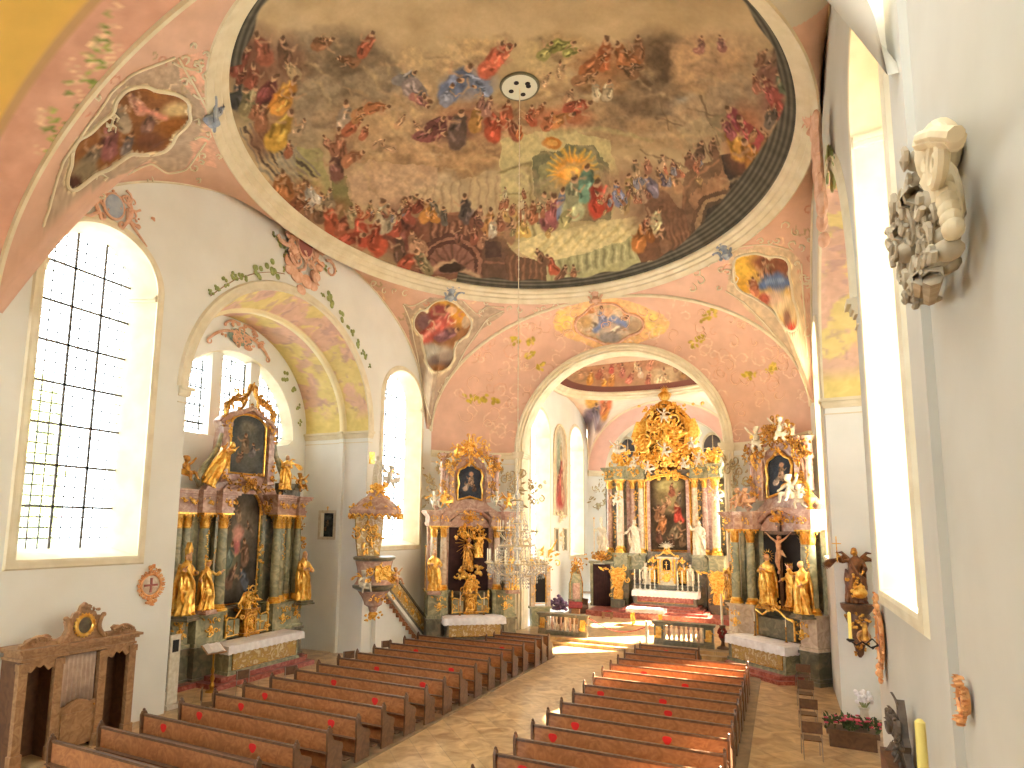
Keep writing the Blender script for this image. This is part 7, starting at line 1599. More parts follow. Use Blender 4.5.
for R_, z0_, z1_, n_ in ((.8, 4.3, 3.95, 48), (.88, 4.3, 4.1, 40), (.6, 4.05, 3.8, 34), (.35, 3.95, 3.65, 22), (.55, 4.8, 4.5, 34), (.3, 5.45, 5.1, 24), (.16, 6.15, 5.9, 14)):
    for k in range(n_):
        a = 2*pi*k/n_
        for q in range(4): drop(R_*math.cos(a), R_*math.sin(a), z0_+(z1_-z0_)*q/3+rd.uniform(-.01, .01), .028)
for Ra, za, Rb, zb in ((.16, 6.2, .3, 5.5), (.3, 5.5, .55, 4.85), (.55, 4.85, .8, 4.35), (.8, 4.3, .1, 3.75)):
    for k in range(16):
        a = 2*pi*k/16
        for q in range(12): t_ = q/11; R_ = Ra+(Rb-Ra)*t_; z_ = za+(zb-za)*t_-.12*math.sin(pi*t_)*(1 if za > 4.3 else .3); drop(R_*math.cos(a), R_*math.sin(a), z_, .022)
o = mb.build('crystal_drops', crystal, CH_, smooth=0); o['kind'] = 'stuff'
# ceiling disc with four holes
o = thing('ceiling_vent', 'round pale vent disc with dark holes at the top of the painted dome', 'vent', (0, 17.0, DZ+DH-.05), 0)
mb = MB(); mb.lathe([(.62, .04), (.6, -.03), (.5, -.06)], n=32); mb.build('disc', mat('vent_disc', (214, 212, 190), .7), o)
mb = MB(); mb.tube([(.61*math.cos(2*pi*k/32), .61*math.sin(2*pi*k/32), -.0) for k in range(32)], .05, 6, closed=True); mb.build('rim', mat('vent_rim', (110, 104, 78), .7), o)
mb = MB()
for x_, y_ in ((-.3, .0), (.3, .02), (0, .3), (.0, -.28), (.32, -.1)): mb.lathe([(.085, -.062), (.085, -.072)], (x_, y_, 0), 12)
mb.build('holes', black, o)
# ------------------------------------------------------------ confessional
CO = thing('confessional', 'carved brown wooden confessional with a pale curtain under the left window', 'confessional', (-8.62, 9.55, 0), pi/2)
w_ = 1.28
for x_ in (-w_, -.52, .52, w_):
    mb = MB(); mb.box(x_-.09, x_+.09, -.42, -.28, .12, 2.25); mb.box(x_-.12, x_+.12, -.45, -.28, 0, .3); mb.box(x_-.11, x_+.11, -.44, -.28, 2.1, 2.25); mb.build('post', wood_light, CO, smooth=0)
mb = MB(); mb.box(-w_, w_, .3, .36, 0, 2.3); mb.box(-w_-.06, -w_+.0, -.36, .36, 0, 2.3); mb.box(w_, w_+.06, -.36, .36, 0, 2.3); mb.box(-.55, -.49, -.3, .3, 0, 2.3); mb.box(.49, .55, -.3, .3, 0, 2.3); mb.box(-w_, w_, -.36, .36, 2.25, 2.32); mb.build('case', wood_deep, CO, smooth=0)
mb = MB(); stack(mb, [(-w_-.05, -.42), (w_+.05, -.42), (w_+.05, .36), (-w_-.05, .36)], [(.02, 2.28, 2.34), (-.01, 2.34, 2.44), (.06, 2.44, 2.5), (.12, 2.5, 2.56)]); mb.build('cornice', wood_light, CO, smooth=0)
mb = MB()
for c_ in (-.93, .93):
    mb.plate([(c_+(a-c_)*.76, b) for a, b in [(c_-.46, 2.28), (c_-.46, 1.98), (c_-.36, 2.08), (c_-.24, 2.02), (c_-.1, 2.16), (c_, 2.1), (c_+.1, 2.16), (c_+.24, 2.02), (c_+.36, 2.08), (c_+.46, 1.98), (c_+.46, 2.28)]], -.4, -.34)
mb.build('valance', wood_light, CO, smooth=0)
mb = MB(); mb.box(-.44, .44, -.36, -.3, .12, 1.02); mb.plate([(-.44, 1.02), (.44, 1.02), (.44, 1.12), (.3, 1.08), (.16, 1.16), (0, 1.2), (-.16, 1.16), (-.3, 1.08), (-.44, 1.12)], -.37, -.3); mb.box(-.36, .36, -.385, -.36, .22, .9); dr = mb.build('door', wood_light, CO, smooth=0)
mb = MB(); mb.ell((.38, -.4, 1.0), .03, 8, 6); mb.build('door_knob', dgold, dr)
mb = MB(); n = 48; V = [(-.42+.84*i/n, -.3+.03*math.sin(i*1.05+z), z) for z in (1.05, 1.7, 2.28) for i in range(n+1)]; mb.add(V, [(r*(n+1)+i, r*(n+1)+i+1, (r+1)*(n+1)+i+1, (r+1)*(n+1)+i) for r in (0, 1) for i in range(n)]); o = mb.build('curtain', curtain, CO); o.modifiers.new('s', 'SOLIDIFY').thickness = .012
half = [(1.36, 2.56), (1.36, 2.64), (1.28, 2.66), (1.24, 2.74), (1.12, 2.78), (1.0, 2.72), (.92, 2.8), (.8, 2.82), (.72, 2.76), (.76, 2.68), (.62, 2.64), (.46, 2.72), (.4, 2.86), (.44, 3.04), (.4, 3.12), (.3, 3.12), (.26, 3.22), (.14, 3.26), (.1, 3.38), (0, 3.46)]
mb = MB(); mb.plate(half+[(-a, b) for a, b in reversed(half[:-1])], -.36, -.26)
for s in (-1, 1):
    cscroll(mb, s*.5, 2.62, s*.42, 3.1, s*.1, .045, -.38); cscroll(mb, s*.8, 2.72, s*1.25, 2.7, s*.09, .03, -.38); cluster(mb, s*1.02, 2.7, .4, .14, -.37, 4, 8, .02, .03)
cluster(mb, 0, 3.28, .5, .24, -.37, 4, 10, .03, .04); cr_ = mb.build('carved_crest', wood_light, CO, smooth=30)
mb = MB(); mb.tube([(.2*math.cos(a), -.4, 2.92+.23*math.sin(a)) for a in [2*pi*k/28 for k in range(28)]], .045, 7, closed=True)
for k in range(20): a = 2*pi*k/20; mb.ell((.245*math.cos(a), -.39, 2.92+.275*math.sin(a)), .028, 6, 5)
mb.build('gilded_oval_frame', gold, cr_); mb = MB(); mb.ell((0, -.36, 2.92), (.18, .04, .21), 16, 8); mb.build('oval_picture', mat('oval_picture', (120, 110, 84), .6, c2=(84, 72, 58), scale=5), cr_)
# ------------------------------------------------------------ wall pieces
def medallion(loc, rz, label, s=1.0):
    t = thing('wall_medallion', label, 'medallion', loc, rz, sc=s)
    mb = MB(); mb.lathe([(.001, -.03), (.24, -.02), (.27, .0)], n=24); mb.v = [(x, z, y) for x, y, z in mb.v]; mb.f = [tuple(reversed(f)) for f in mb.f]; mb.build('disc', pale_marble, t)
    mb = MB(); mb.tube([(.3*math.cos(a), -.03, .3*math.sin(a)) for a in [2*pi*k/28 for k in range(28)]], .035, 6, closed=True)
    for k in range(18): a = 2*pi*k/18; leafy(mb, .3*math.cos(a), .3*math.sin(a), a+.4, .13, .035, -.03); mb.tube(spiral(.37*math.cos(a), .37*math.sin(a), .05, 1, 1, a, 8, -.04), .018, 5)
    cluster(mb, 0, .42, .26, .2, -.04, 5, 10, .028, .03); cluster(mb, 0, -.42, .26, .2, -.04, 6, 10, .028, .03); mb.build('gilded_wreath', mat('salmon_gold', (240, 184, 122), .4, .4, c2=(222, 146, 86), scale=9), t)
    mb = MB(); mb.plate([(-.03, -.2), (.03, -.2), (.03, .2), (-.03, .2)], -.05, -.02); mb.plate([(-.2, -.03), (.2, -.03), (.2, .03), (-.2, .03)], -.052, -.02); mb.build('cross', red_marble, t, smooth=0)
    return t
medallion((XL+.02, 11.76, 3.66), pi/2, 'round gilded cross medallion on the white wall beside the left niche')
m2 = medallion((XR-.03, 11.55, 3.75), -pi/2, 'oval gilded medallion on the right wall under the bright window'); m2.scale = (.8, 1, 1.2)
m3 = medallion((XR-.03, 6.55, 4.0), -pi/2, 'gilded medallion low on the right wall, nearest the camera'); m3.scale = (.28, 1, .36)
def sconce(loc, label):
    t = thing('candle_sconce', label, 'sconce', loc, -pi/2)
    mb = MB(); mb.tube([(0, 0, 0), (0, -.14, -.06), (0, -.26, .02), (0, -.34, -.04), (0, -.42, .02)], .016, 6); mb.tube([(0, -.12, .08), (0, -.2, .0), (0, -.12, -.08), (0, -.05, 0), (0, -.12, .08)], .012, 6); mb.ell((0, 0, 0), (.07, .03, .09), 8, 6); mb.build('bracket', iron, t)
    mb = MB(); mb.lathe([(.02, .0), (.06, .03), (.06, .05), (.03, .06)], (0, -.42, 0), 10); c = mb.build('drip_pan', iron, t); mb = MB(); mb.lathe([(.028, .06), (.026, .46), (.004, .48)], (0, -.42, 0), 10); mb.build('candle', candle_yel, c)
    return t
sconce((XR-.03, 11.7, 3.62), 'iron wall sconce holding one yellow candle in front of the oval right medallion')
t = thing('framed_picture', 'small dark picture in a white frame on the jamb right of the left niche', 'picture', (-11.0, 21.52, 5.4), 0)
mb = MB(); L = [(-.4, -.55), (.4, -.55), (.4, .55), (-.4, .55)]
mb.box(-.48, -.36, -.05, .04, -.64, .64); mb.box(.36, .48, -.05, .04, -.64, .64); mb.box(-.36, .36, -.05, .04, .52, .64); mb.box(-.36, .36, -.05, .04, -.64, -.52); mb.build('frame', white_paint, t, smooth=0)
painting('picture', t, .36, -.52, .52, .001, .0, 12, (52, 56, 56), [('f', 2, 44, 24, (96, 90, 76), 90), ('f', -8, 66, 20, (110, 80, 60), 80), ('e', 0, 20, 18, 10, (84, 88, 84), 0, .8)])
mb = MB(); mb.box(-.015, .015, -.03, .0, .64, .82); mb.box(-.05, .05, -.03, .0, .74, .77); mb.build('cross', gold, t, smooth=0)
# archangel on a bracket
o = statue('raise', 'dark gilded archangel figure with raised arm on a wall bracket of the right pier', (9.02, 21.28, 3.3), -.1, 1.6, (mat('bronze_gold', (150, 98, 56), .4, .6, c2=(96, 62, 46), scale=6), dgold), wing=True, name='archangel_statue')
b = MB(); b.box(-.5, -.47, -.22, -.2, 1.3, 2.15); b.box(-.62, -.35, -.22, -.2, 1.9, 1.93); b.build('gilded_cross', gold, o, smooth=0); b = MB(); b.ell((.1, -.2, .35), (.22, .16, .2), 10, 8); cluster(b, 0, .6, .34, .7, -.2, 4, 16, .03, .08); b.build('gilded_drapery', gold, o)
bk = thing('wall_bracket', 'carved dark bracket carrying the archangel on the right pier', 'bracket', (9.02, 21.28, 0), 0)
mb = MB(); mb.lathe([(.03, 1.75), (.1, 1.85), (.12, 2.0), (.22, 2.3), (.2, 2.5), (.34, 2.9), (.3, 3.0), (.42, 3.15), (.44, 3.28)], n=20, sy=.7); mb.build('corbel', wood_dark, bk)
mb = MB(); cluster(mb, 0, 2.1, .24, .6, -.13, 3, 14, .025, .05); cluster(mb, 0, 2.85, .44, .4, -.22, 4, 12, .025, .04); mb.build('gilding', dgold, bk)
# small flaming heart bracket further right
mb = MB(); mb.ell((0, 0, 0), (.2, .12, .12), 10, 8); mb.tube([(-.3, 0, -.02), (0, 0, -.1), (.2, 0, .0), (.24, 0, .3)], [.02, .05, .07, .03], 8); o = mb.build('gilded_bracket', dgold); o.location = (8.42, 13.6, 3.45); o.rotation_euler = (0, 0, -pi/2); tag(o, 'small gilded bracket just behind the edge of the near right wall', 'bracket')
# planter with pink flowers, white bouquet
t = thing('flower_planter', 'dark planter full of pink and red flowers at the foot of the right wall', 'planter', (8.5, 18.6, 0), 0, sc=1.05)
mb = MB(); stack(mb, [(-.55, -.25), (.55, -.25), (.55, .25), (-.55, .25)], [(-.06, 0, .3), (0, .3, .42)]); mb.build('box', wood_dark, t, smooth=0)
mb = MB(); rd = random.Random(6)
for k in range(110): a = rd.uniform(0, 6.28); mb.M = T(rd.uniform(-.55, .55), rd.uniform(-.25, .25), .42+rd.uniform(0, .2), a, .6); leafy(mb, 0, 0, rd.uniform(.2, 2.9), .26, .06, 0)
mb.build('leaves', leaf_d, t); mb = MB()
for k in range(46):
    x_, y_, z_ = rd.uniform(-.55, .55), rd.uniform(-.28, .28), .56+rd.uniform(0, .14)
    for q in range(5): a = q*1.256; mb.ell((x_+.03*math.cos(a), y_+.03*math.sin(a), z_), (.026, .026, .018), 6, 4)
mb.build('flowers', pink_fl, t)
t = thing('flower_vase', 'white bouquet in a pale vase beside the right wall', 'vase', (8.95, 20.3, .0), 0)
mb = MB(); mb.lathe([(.14, 0), (.16, .1), (.12, .35), (.1, .5), (.14, .6)], n=14); mb.build('vase', white_paint, t); mb = MB()
for k in range(40): a = rd.uniform(0, 6.28); r = rd.uniform(0, .22); mb.ell((r*math.cos(a), r*math.sin(a), .72+rd.uniform(0, .3)), .055, 7, 5)
mb.build('blossoms', white_fl, t); mb = MB()
for k in range(16): a = rd.uniform(0, 6.28); mb.tube([(0, 0, .5), (.15*math.cos(a), .15*math.sin(a), .75)], .008, 4)
mb.build('stems', leaf_m, t)
# folding chairs
def chair(label, loc, rz, group):
    t = thing('folding_chair', label, 'chair', loc, rz, group)
    mb = MB(); mb.box(-.21, .21, -.2, .2, .43, .46); mb.build('seat', wood_dark, t, smooth=0); mb = MB(); mb.box(-.22, .22, .2, .225, .62, .88); mb.build('backrest', wood_dark, t, smooth=0)
    for sx in (-1, 1):
        for sy in (-1, 1):
            mb = MB(); mb.tube([(sx*.2, sy*.19, .45 if sy < 0 else .88), (sx*.2, sy*.22, 0)], .012, 6); mb.build('leg', steel, t)
    return t
for k, (x_, y_, rz, l) in enumerate(((-7.1, 15.6, 1.2, 'dark folding chair beside the pew ends near the niche altar steps'), (-7.0, 18.35, 1.0, 'dark folding chair in front of the pier left of the pulpit'), (-7.0, 20.7, 1.0, 'dark folding chair under the pulpit'), (-7.35, 12.6, 2.4, 'low dark folding chair beside the brass stand at the niche steps'), (-8.0, 14.5, 1.3, 'dark folding chair before the niche altar table'))): chair(l, (x_, y_, 0), rz, 'loose chairs on the left side')
for k, (y_, l) in enumerate(((24.3, 'farthest'), (21.8, 'second farthest'), (19.5, 'middle'), (17.3, 'nearest'))): chair('dark side seat in the right side aisle, %s of the four' % l, (7.55, y_, 0), pi+.1, 'side seats on the right')
# stand with open book near the left altar
t = thing('book_stand', 'open book on a turned brass stand left of the niche altar', 'book stand', (-9.75, 14.75, 0), pi/2-.2)
mb = MB(); mb.lathe([(.2, 0), (.18, .05), (.06, .1), (.09, .2), (.04, .3), (.08, .42), (.035, .55), (.06, .65), (.03, .8), (.03, 1.3)], n=14); mb.build('stand', mat('brass', (190, 140, 60), .3, .9), t)
mb = MB(); mb.M = Matrix.Rotation(-.5, 4, 'X'); mb.M = T(0, 0, 1.35) @ Matrix.Rotation(.5, 4, 'X'); mb.box(-.34, .34, -.25, .25, -.02, .0); mb.build('desk', wood_light, t, smooth=0)
mb = MB(); mb.M = T(0, 0, 1.35) @ Matrix.Rotation(.5, 4, 'X'); mb.plate([(-.3, .02), (-.15, .07), (0, .03), (.15, .07), (.3, .02)], -.22, .22); o = mb.build('open_book', cloth, t, smooth=30)
t = thing('sign_panel', 'white upright panel with a dark notice in the niche corner', 'panel', (-9.3, 12.95, 0), pi/2); mb = MB(); mb.box(-.17, .17, 0, .06, 0, 2.1); mb.box(-.26, .26, -.15, .2, 0, .12); mb.build('board', white_paint, t, smooth=0); mb = MB(); mb.box(-.1, .1, -.012, 0, 1.6, 1.95); mb.build('notice', black, t, smooth=0)
# carved dark piece and candle low on the near right wall
t = thing('carved_crest', 'dark carved wooden crest standing against the near right wall', 'carving', (8.36, 9.3, 2.62), -pi/2, sc=.8)
mb = MB(); mb.plate([(-.5, 0), (.5, 0), (.42, .12), (.3, .2), (.34, .3), (.2, .42), (.12, .7), (0, .9), (-.12, .7), (-.2, .42), (-.34, .3), (-.3, .2), (-.42, .12)], -.05, .05); cluster(mb, 0, .35, .8, .7, -.06, 4, 26, .035, .05); leafy(mb, 0, .75, pi/2, .25, .06, -.04); mb.build('carving', mat('old_wood', (104, 86, 66), .6, c2=(78, 62, 48), scale=6), t)
mb = MB(); mb.box(-.6, .6, -.25, .08, -3.2, 0); mb.build('cabinet', wood_deep, t, smooth=0)
mb = MB(); mb.lathe([(.05, 0), (.048, .5), (.02, .53)], n=14); o = mb.build('pillar_candle', candle_yel); o.location = (8.33, 7.9, 2.95); tag(o, 'thick yellow candle beside the dark carved crest', 'candle')
# ------------------------------------------------------------ stucco console on the near right wall
t = thing('stucco_console', 'big stone-coloured stucco volute and garland of scrolls high on the right wall', 'console', (8.5, 8.0, 8.0), -pi/2)
bas = Vector((8.5, 8.0, 8.0))
def q2(px, py, X=8.28):
    p = at(px, py, 0, X); return (-(p[1]-8.0), X-8.5, p[2]-8.0)
def loc_(p): return (p[0], p[1], p[2])
S0 = q2(940, 180); mb = MB()
# local frame: x runs away from camera negative (x = 8 - Y), y out of the wall is -
def LX(px, py, out): 
    X = 8.5-out; p = at(px, py, 0, X); return ((8.0-p[1]), -out, p[2]-8.0)
for py, o_, r_ in ((134, .3, .05), (139, .27, .06), (144, .22, .05)): mb.tube([LX(921, py+4, o_), LX(938, py-1, o_+.02), LX(956, py, o_)], r_, 8)
mb.ell(LX(938, 152, .14), (.26, .15, .24), 14, 10); c = LX(950, 157, .2)
mb.tube([(c[0]+(.02+.2*k/26)*math.cos(k*.55), c[1]-.08, c[2]+(.02+.2*k/26)*math.sin(k*.55)) for k in range(27)], [.02+.03*k/26 for k in range(27)], 8)
mb.tube([LX(930, 150, .2), LX(933, 166, .2), LX(940, 178, .18)], [.06, .08, .05], 8)
mb.tube([LX(938, 176, .2), LX(946, 192, .18), LX(951, 214, .16), LX(954, 236, .12)], [.12, .1, .09, .05], 8)
for k in range(6): mb.ell(LX(943+k*2, 184+k*9, .22), (.09, .07, .08), 8, 6)
mb.build('volute', stucco, t)
mb = MB(); rd = random.Random(12)
for (px, py, s) in ((918, 160, .1), (922, 178, .1), (915, 196, .12), (905, 206, .12), (925, 205, .14), (935, 200, .12), (932, 215, .16), (916, 214, .16), (907, 222, .12), (900, 240, .12), (912, 236, .15), (925, 232, .16), (938, 226, .14), (944, 240, .12), (935, 248, .14), (920, 250, .15), (908, 252, .13), (915, 266, .12), (928, 264, .14), (940, 258, .1), (946, 264, .1), (918, 280, .09), (925, 288, .08), (919, 298, .06), (929, 300, .05), (903, 236, .1), (950, 216, .09), (948, 250, .08)):
    p = LX(px, py, .14+rd.uniform(0, .1)); mb.ell(p, (s*rd.uniform(.8, 1.2), .1, s*rd.uniform(.6, 1.0)), 10, 7)
    mb.tube([(p[0]+s*(.2+.9*k/9)*math.cos(k*.75+px), p[1]-.1, p[2]+s*(.2+.9*k/9)*math.sin(k*.75+px)) for k in range(10)], [.02+.012*math.sin(k) for k in range(10)], 6)
for a_, b_ in (((890, 243), (912, 228)), ((903, 207), (925, 188)), ((900, 205), (918, 200)), ((925, 262), (920, 300)), ((935, 262), (930, 300))): mb.tube([LX(a_[0], a_[1], .2), LX((a_[0]+b_[0])/2, (a_[1]+b_[1])/2-3, .28), LX(b_[0], b_[1], .16)], [.05, .07, .05], 7)
mb.build('garland', grey_stucco, t)
# pilaster strips on the near right wall
mb = MB(); mb.box(XR-.05, XR+.02, 6.95, 7.75, 0, 13.0); mb.box(XR-.08, XR+.02, 6.9, 7.0, 0, 13.0); struct(mb.build('trim_23', plaster_shaded, smooth=0))
# ------------------------------------------------------------ stucco on walls and vaults
def wall_pt(px, py, off=.03): p = at(px, py, 0, XL); return (XL+off, p[1], p[2])
def blobleaf(mb, c, s, rd, nrm='x'):
    for k in range(6):
        a = rd.uniform(0, 2*pi); r = s*rd.uniform(.2, .8); mb.ell((c[0], c[1]+r*math.cos(a), c[2]+r*math.sin(a)), (.02, s*.3, s*.3), 7, 5)
vm = MB(); rd = random.Random(3); vs = MB()
vine = [(210, 293, .6), (218, 287, .7), (226, 282, .8), (234, 277, .9), (243, 274, 1.0), (256, 270, 1.3), (273, 269, 1.5), (284, 271, .6), (275, 235, .7), (281, 245, 1.1), (285, 254, .7), (318, 272, .9), (325, 268, .8), (330, 299, 1.5), (341, 316, 1.3), (350, 330, 1.1), (358, 343, 1.0), (362, 352, .8), (366, 358, .7), (369, 366, .5), (322, 295, .6), (335, 272, .5)]
for px, py, s in vine: blobleaf(vm, wall_pt(px, py), .26*s, rd)
for a, b in zip(vine[:7], vine[1:8]): vs.tube([wall_pt(a[0], a[1]+3), wall_pt(b[0], b[1]+3)], .015, 4)
struct(vm.build('trim_24', leaf_m)); struct(vs.build('trim_25', wood_light))
def cart(name, c, sc, seed, m1, m2, n=30, hh=1.0, ww=.8, nrm=pi/2, thick=.045):
    """salmon stucco cartouche with an oval field on the left wall"""
    g = MB(T(c[0], c[1], c[2], nrm, sc)); cluster(g, 0, .05, ww*2, hh*2, -.03, seed, n, thick, .08); g.tube([(.34*math.cos(a), -.06, .42*math.sin(a)) for a in [2*pi*k/24 for k in range(24)]], .06, 6, closed=True)
    for s in (-1, 1): cscroll(g, s*.4, -.5, s*.5, .5, -s*.18, .06, -.05); cscroll(g, s*.9, -.3, s*.5, .1, s*.15, .05, -.04)
    o = struct(g.build(name, m1)); g = MB(T(c[0], c[1], c[2], nrm, sc)); g.ell((0, -.1, 0), (.33, .06, .41), 16, 8); g.build('oval_field', m2, o)
cart('trim_26', wall_pt(112, 207), .8, 3, grape_orn, blue_st, 16, .6, .8, thick=.035)
for px, py in ((88, 216), (80, 214), (132, 226), (140, 236), (146, 246)): pass
g = MB(); 
for s, path in ((0, [(98, 212), (90, 216), (82, 215), (76, 213)]), (1, [(126, 218), (134, 230), (141, 240), (146, 247)])): g.tube([wall_pt(*p, .05) for p in path], [.06, .045, .035, .02], 6)
struct(g.build('trim_27', grape_orn))
cart('trim_28', wall_pt(301, 246, .12), 1.15, 5, grape_orn, mat('plum_field', (150, 88, 76), .7), 34, 1.0, .8)
g = MB()
for px, py, s in ((290, 262, .35), (296, 276, .35), (306, 282, .34), (314, 276, .3), (312, 286, .26), (300, 290, .25), (288, 270, .22), (318, 268, .2)): p = wall_pt(px, py, .06); g.ell(p, (.07, s, s*.8), 10, 7)
g.tube([wall_pt(318, 214, .5), wall_pt(312, 226, .35), wall_pt(306, 232, .2)], [.12, .2, .25], 8); struct(g.build('trim_29', grape_orn))
g = MB(); g.ell(wall_pt(308, 228, .22), (.12, .3, .25), 10, 7); struct(g.build('trim_30', mat('ochre_stucco', (222, 158, 80), .8)))
# over the half round window in the left niche
g = MB(T(-12.36, 17.35, 12.95, pi/2)); cluster(g, 0, .0, 1.8, .7, -.02, 6, 22, .045, .05); 
for s in (-1, 1): cscroll(g, s*.3, .1, s*1.5, -.5, s*.15, .05, -.04); cscroll(g, s*.2, .5, s*.8, .3, s*.1, .045, -.04)
o = struct(g.build('trim_31', grape_orn)); g = MB(T(-12.36, 17.35, 12.95, pi/2)); g.ell((0, 0, -.05), (.62, .06, .34), 14, 7); g.build('oval_field', mat('teal_stucco', (140, 158, 140), .8, c2=(110, 132, 120), scale=5), o)
g = MB()
for y_, z_, s in ((14.6, 11.6, .3), (14.2, 11.1, .25), (19.9, 11.9, .3), (20.4, 11.4, .26), (20.8, 10.7, .2), (21.0, 10.0, .18), (15.0, 12.1, .2)): blobleaf(g, (-12.36, y_, z_), s, rd)
struct(g.build('trim_32', leaf_m))
# relief frames of the pendentive pictures
def rel(name, pts, r, m, closed=True, f=None, off=.03):
    L = []; n = len(pts)
    for i in range(n if closed else n-1):
        a, b = pts[i], pts[(i+1) % n]; m_ = max(1, int(math.hypot(b[0]-a[0], b[1]-a[1])/2.5))
        for k in range(m_): L.append((a[0]+(b[0]-a[0])*k/m_, a[1]+(b[1]-a[1])*k/m_))
    if not closed: L.append(pts[-1])
    F_ = f or on_pend; P_ = [F_(x_, y_, off) for x_, y_ in L]
    # smooth
    for it in range(5): P_ = [tuple((np.array(P_[i-1 if (closed or i > 0) else 0])+2*np.array(P_[i])+np.array(P_[(i+1) % len(P_) if closed else min(i+1, len(P_)-1)]))/4) for i in range(len(P_))]
    mb = MB(); mb.tube(P_, r, 6, closed=closed); return struct(mb.build(name, m))
tn = 33
for k, L in CART.items(): rel('trim_%d' % tn, L, .045, cream); tn += 1
rel('trim_%d' % tn, QF, .06, grape_orn, f=on_vault); tn += 1
for L in ([(402, 303), (412, 308), (418, 304), (428, 298)], [(402, 303), (410, 320), (414, 340), (420, 370), (424, 396), (431, 420)], [(462, 300), (478, 316), (486, 306), (506, 308)], [(506, 310), (488, 318), (478, 332), (464, 352), (452, 378), (440, 402), (433, 424)],
          [(38, 240), (62, 160), (88, 124), (112, 90), (130, 74), (176, 56)], [(176, 56), (190, 80), (208, 112)], [(206, 140), (186, 170), (166, 174), (150, 162), (126, 174), (98, 188), (70, 208), (50, 230)],
          [(728, 248), (744, 246), (770, 244), (792, 250)], [(724, 290), (744, 302), (764, 322), (788, 350), (800, 382), (808, 410)], [(802, 262), (804, 300), (808, 360)],
          [(170, 60), (178, 66), (196, 70), (204, 62)], [(190, 92), (200, 100), (206, 96)], [(192, 140), (200, 134), (210, 140)], [(720, 262), (712, 258), (706, 262), (710, 268)]):
    rel('trim_%d' % tn, L, .028, cream, closed=False); tn += 1
mb = MB(); rd = random.Random(31)
for k in range(90):   # small curls around the pictures
    reg = rd.choice([(372, 262, 420, 300), (480, 300, 560, 330), (690, 250, 735, 292), (795, 180, 812, 400), (170, 42, 210, 90), (190, 120, 220, 180), (90, 176, 170, 196), (60, 60, 120, 130), (745, 225, 800, 250), (440, 378, 470, 395)])
    cx_, cy_ = rd.uniform(reg[0], reg[2]), rd.uniform(reg[1], reg[3]); a = rd.uniform(0, 6.28); s = rd.choice((-1, 1)); r = rd.uniform(3, 6)
    P_ = [on_pend(cx_+r*(.25+.12*i)*math.cos(a+s*.85*i), cy_+r*(.25+.12*i)*math.sin(a+s*.85*i), .03) for i in range(7)]
    if max(np.linalg.norm(np.array(P_[i])-np.array(P_[i+1])) for i in range(6)) < .5: mb.tube(P_, [.02, .028, .034, .034, .03, .024, .012], 5)
struct(mb.build('trim_%d' % tn, cream)); tn += 1
mb = MB()
for k in range(120):
    cx_, cy_ = rd.uniform(440, 800), rd.uniform(310, 438); a = rd.uniform(0, 6.28); s = rd.choice((-1, 1)); r = rd.uniform(4, 9)
    if (cx_-625)**2/110**2+(cy_-440)**2/100**2 < 1.05: continue
    P_ = [on_vault(cx_+r*(.2+.13*i)*math.cos(a+s*.75*i), cy_+r*(.2+.13*i)*math.sin(a+s*.75*i), .02) for i in range(8)]
    if max(np.linalg.norm(np.array(P_[i])-np.array(P_[i+1])) for i in range(7)) < .5: mb.tube(P_, [.012, .018, .022, .024, .024, .02, .016, .01], 5)
struct(mb.build('trim_%d' % tn, mat('rosy_stucco', (238, 196, 162), .85, spec=.2))); tn += 1
# keystone vases on the ring: blue-grey shells and putto heads
for px, py, m_ in ((381+70, 280, blue_st), (730, 243, blue_st), (206, 106, blue_st), (597, 292, grape_orn), (820, 112, grape_orn)):
    p = Vector(on_pend(px, py+12, .15)); 
    ang = math.atan2(p.y-YC, p.x); ring = Vector((8.35*math.cos(math.atan2((p.y-YC)/9.5, p.x/8.35)), YC+9.5*math.sin(math.atan2((p.y-YC)/9.5, p.x/8.35)), 16.0))
    rz = math.atan2(ring.y-YC, ring.x)-pi/2; g = MB(T(ring.x, ring.y, ring.z, rz, .7))
    g.lathe([(.1, -.55), (.3, -.35), (.2, -.1), (.34, .1), (.42, .35), (.2, .45)], n=14); shell(g, 0, .1, .4, -.15); cluster(g, 0, .35, .8, .5, -.2, 4, 16, .045, .15)
    for s in (-1, 1): cscroll(g, s*.3, -.4, s*.8, .1, s*.15, .06, -.1)
    o = struct(g.build('trim_%d' % tn, m_)); tn += 1
    g = MB(T(ring.x, ring.y, ring.z, rz, .7)); cluster(g, 0, .55, .6, .5, -.2, 8, 14, .05, .1); g.ell((0, -.2, .6), (.14, .13, .16), 8, 6); g.build('crest', stucco, o)
# salmon ornament on the wall near the right niche
def wall_r(px, py, off=.03): p = at(px, py, 0, XR-.02); return (XR-off, p[1], p[2])
g = MB()
for px, py, s in ((817, 150, .5), (818, 170, .5), (820, 190, .45), (822, 205, .35), (816, 130, .5), (822, 222, .25), (824, 240, .2)):
    p = at(px, py, 0, 8.2); g.ell(tuple(p), (.12, s, s*.8), 9, 7)
struct(g.build('trim_%d' % tn, grape_orn)); tn += 1
g = MB()
for px, py, s in ((829, 160, .6), (832, 168, .6), (834, 178, .5), (827, 170, .5)): blobleaf(g, tuple(at(px, py, 0, XR-.05)), s, rd)
struct(g.build('trim_%d' % tn, leaf_m)); tn += 1
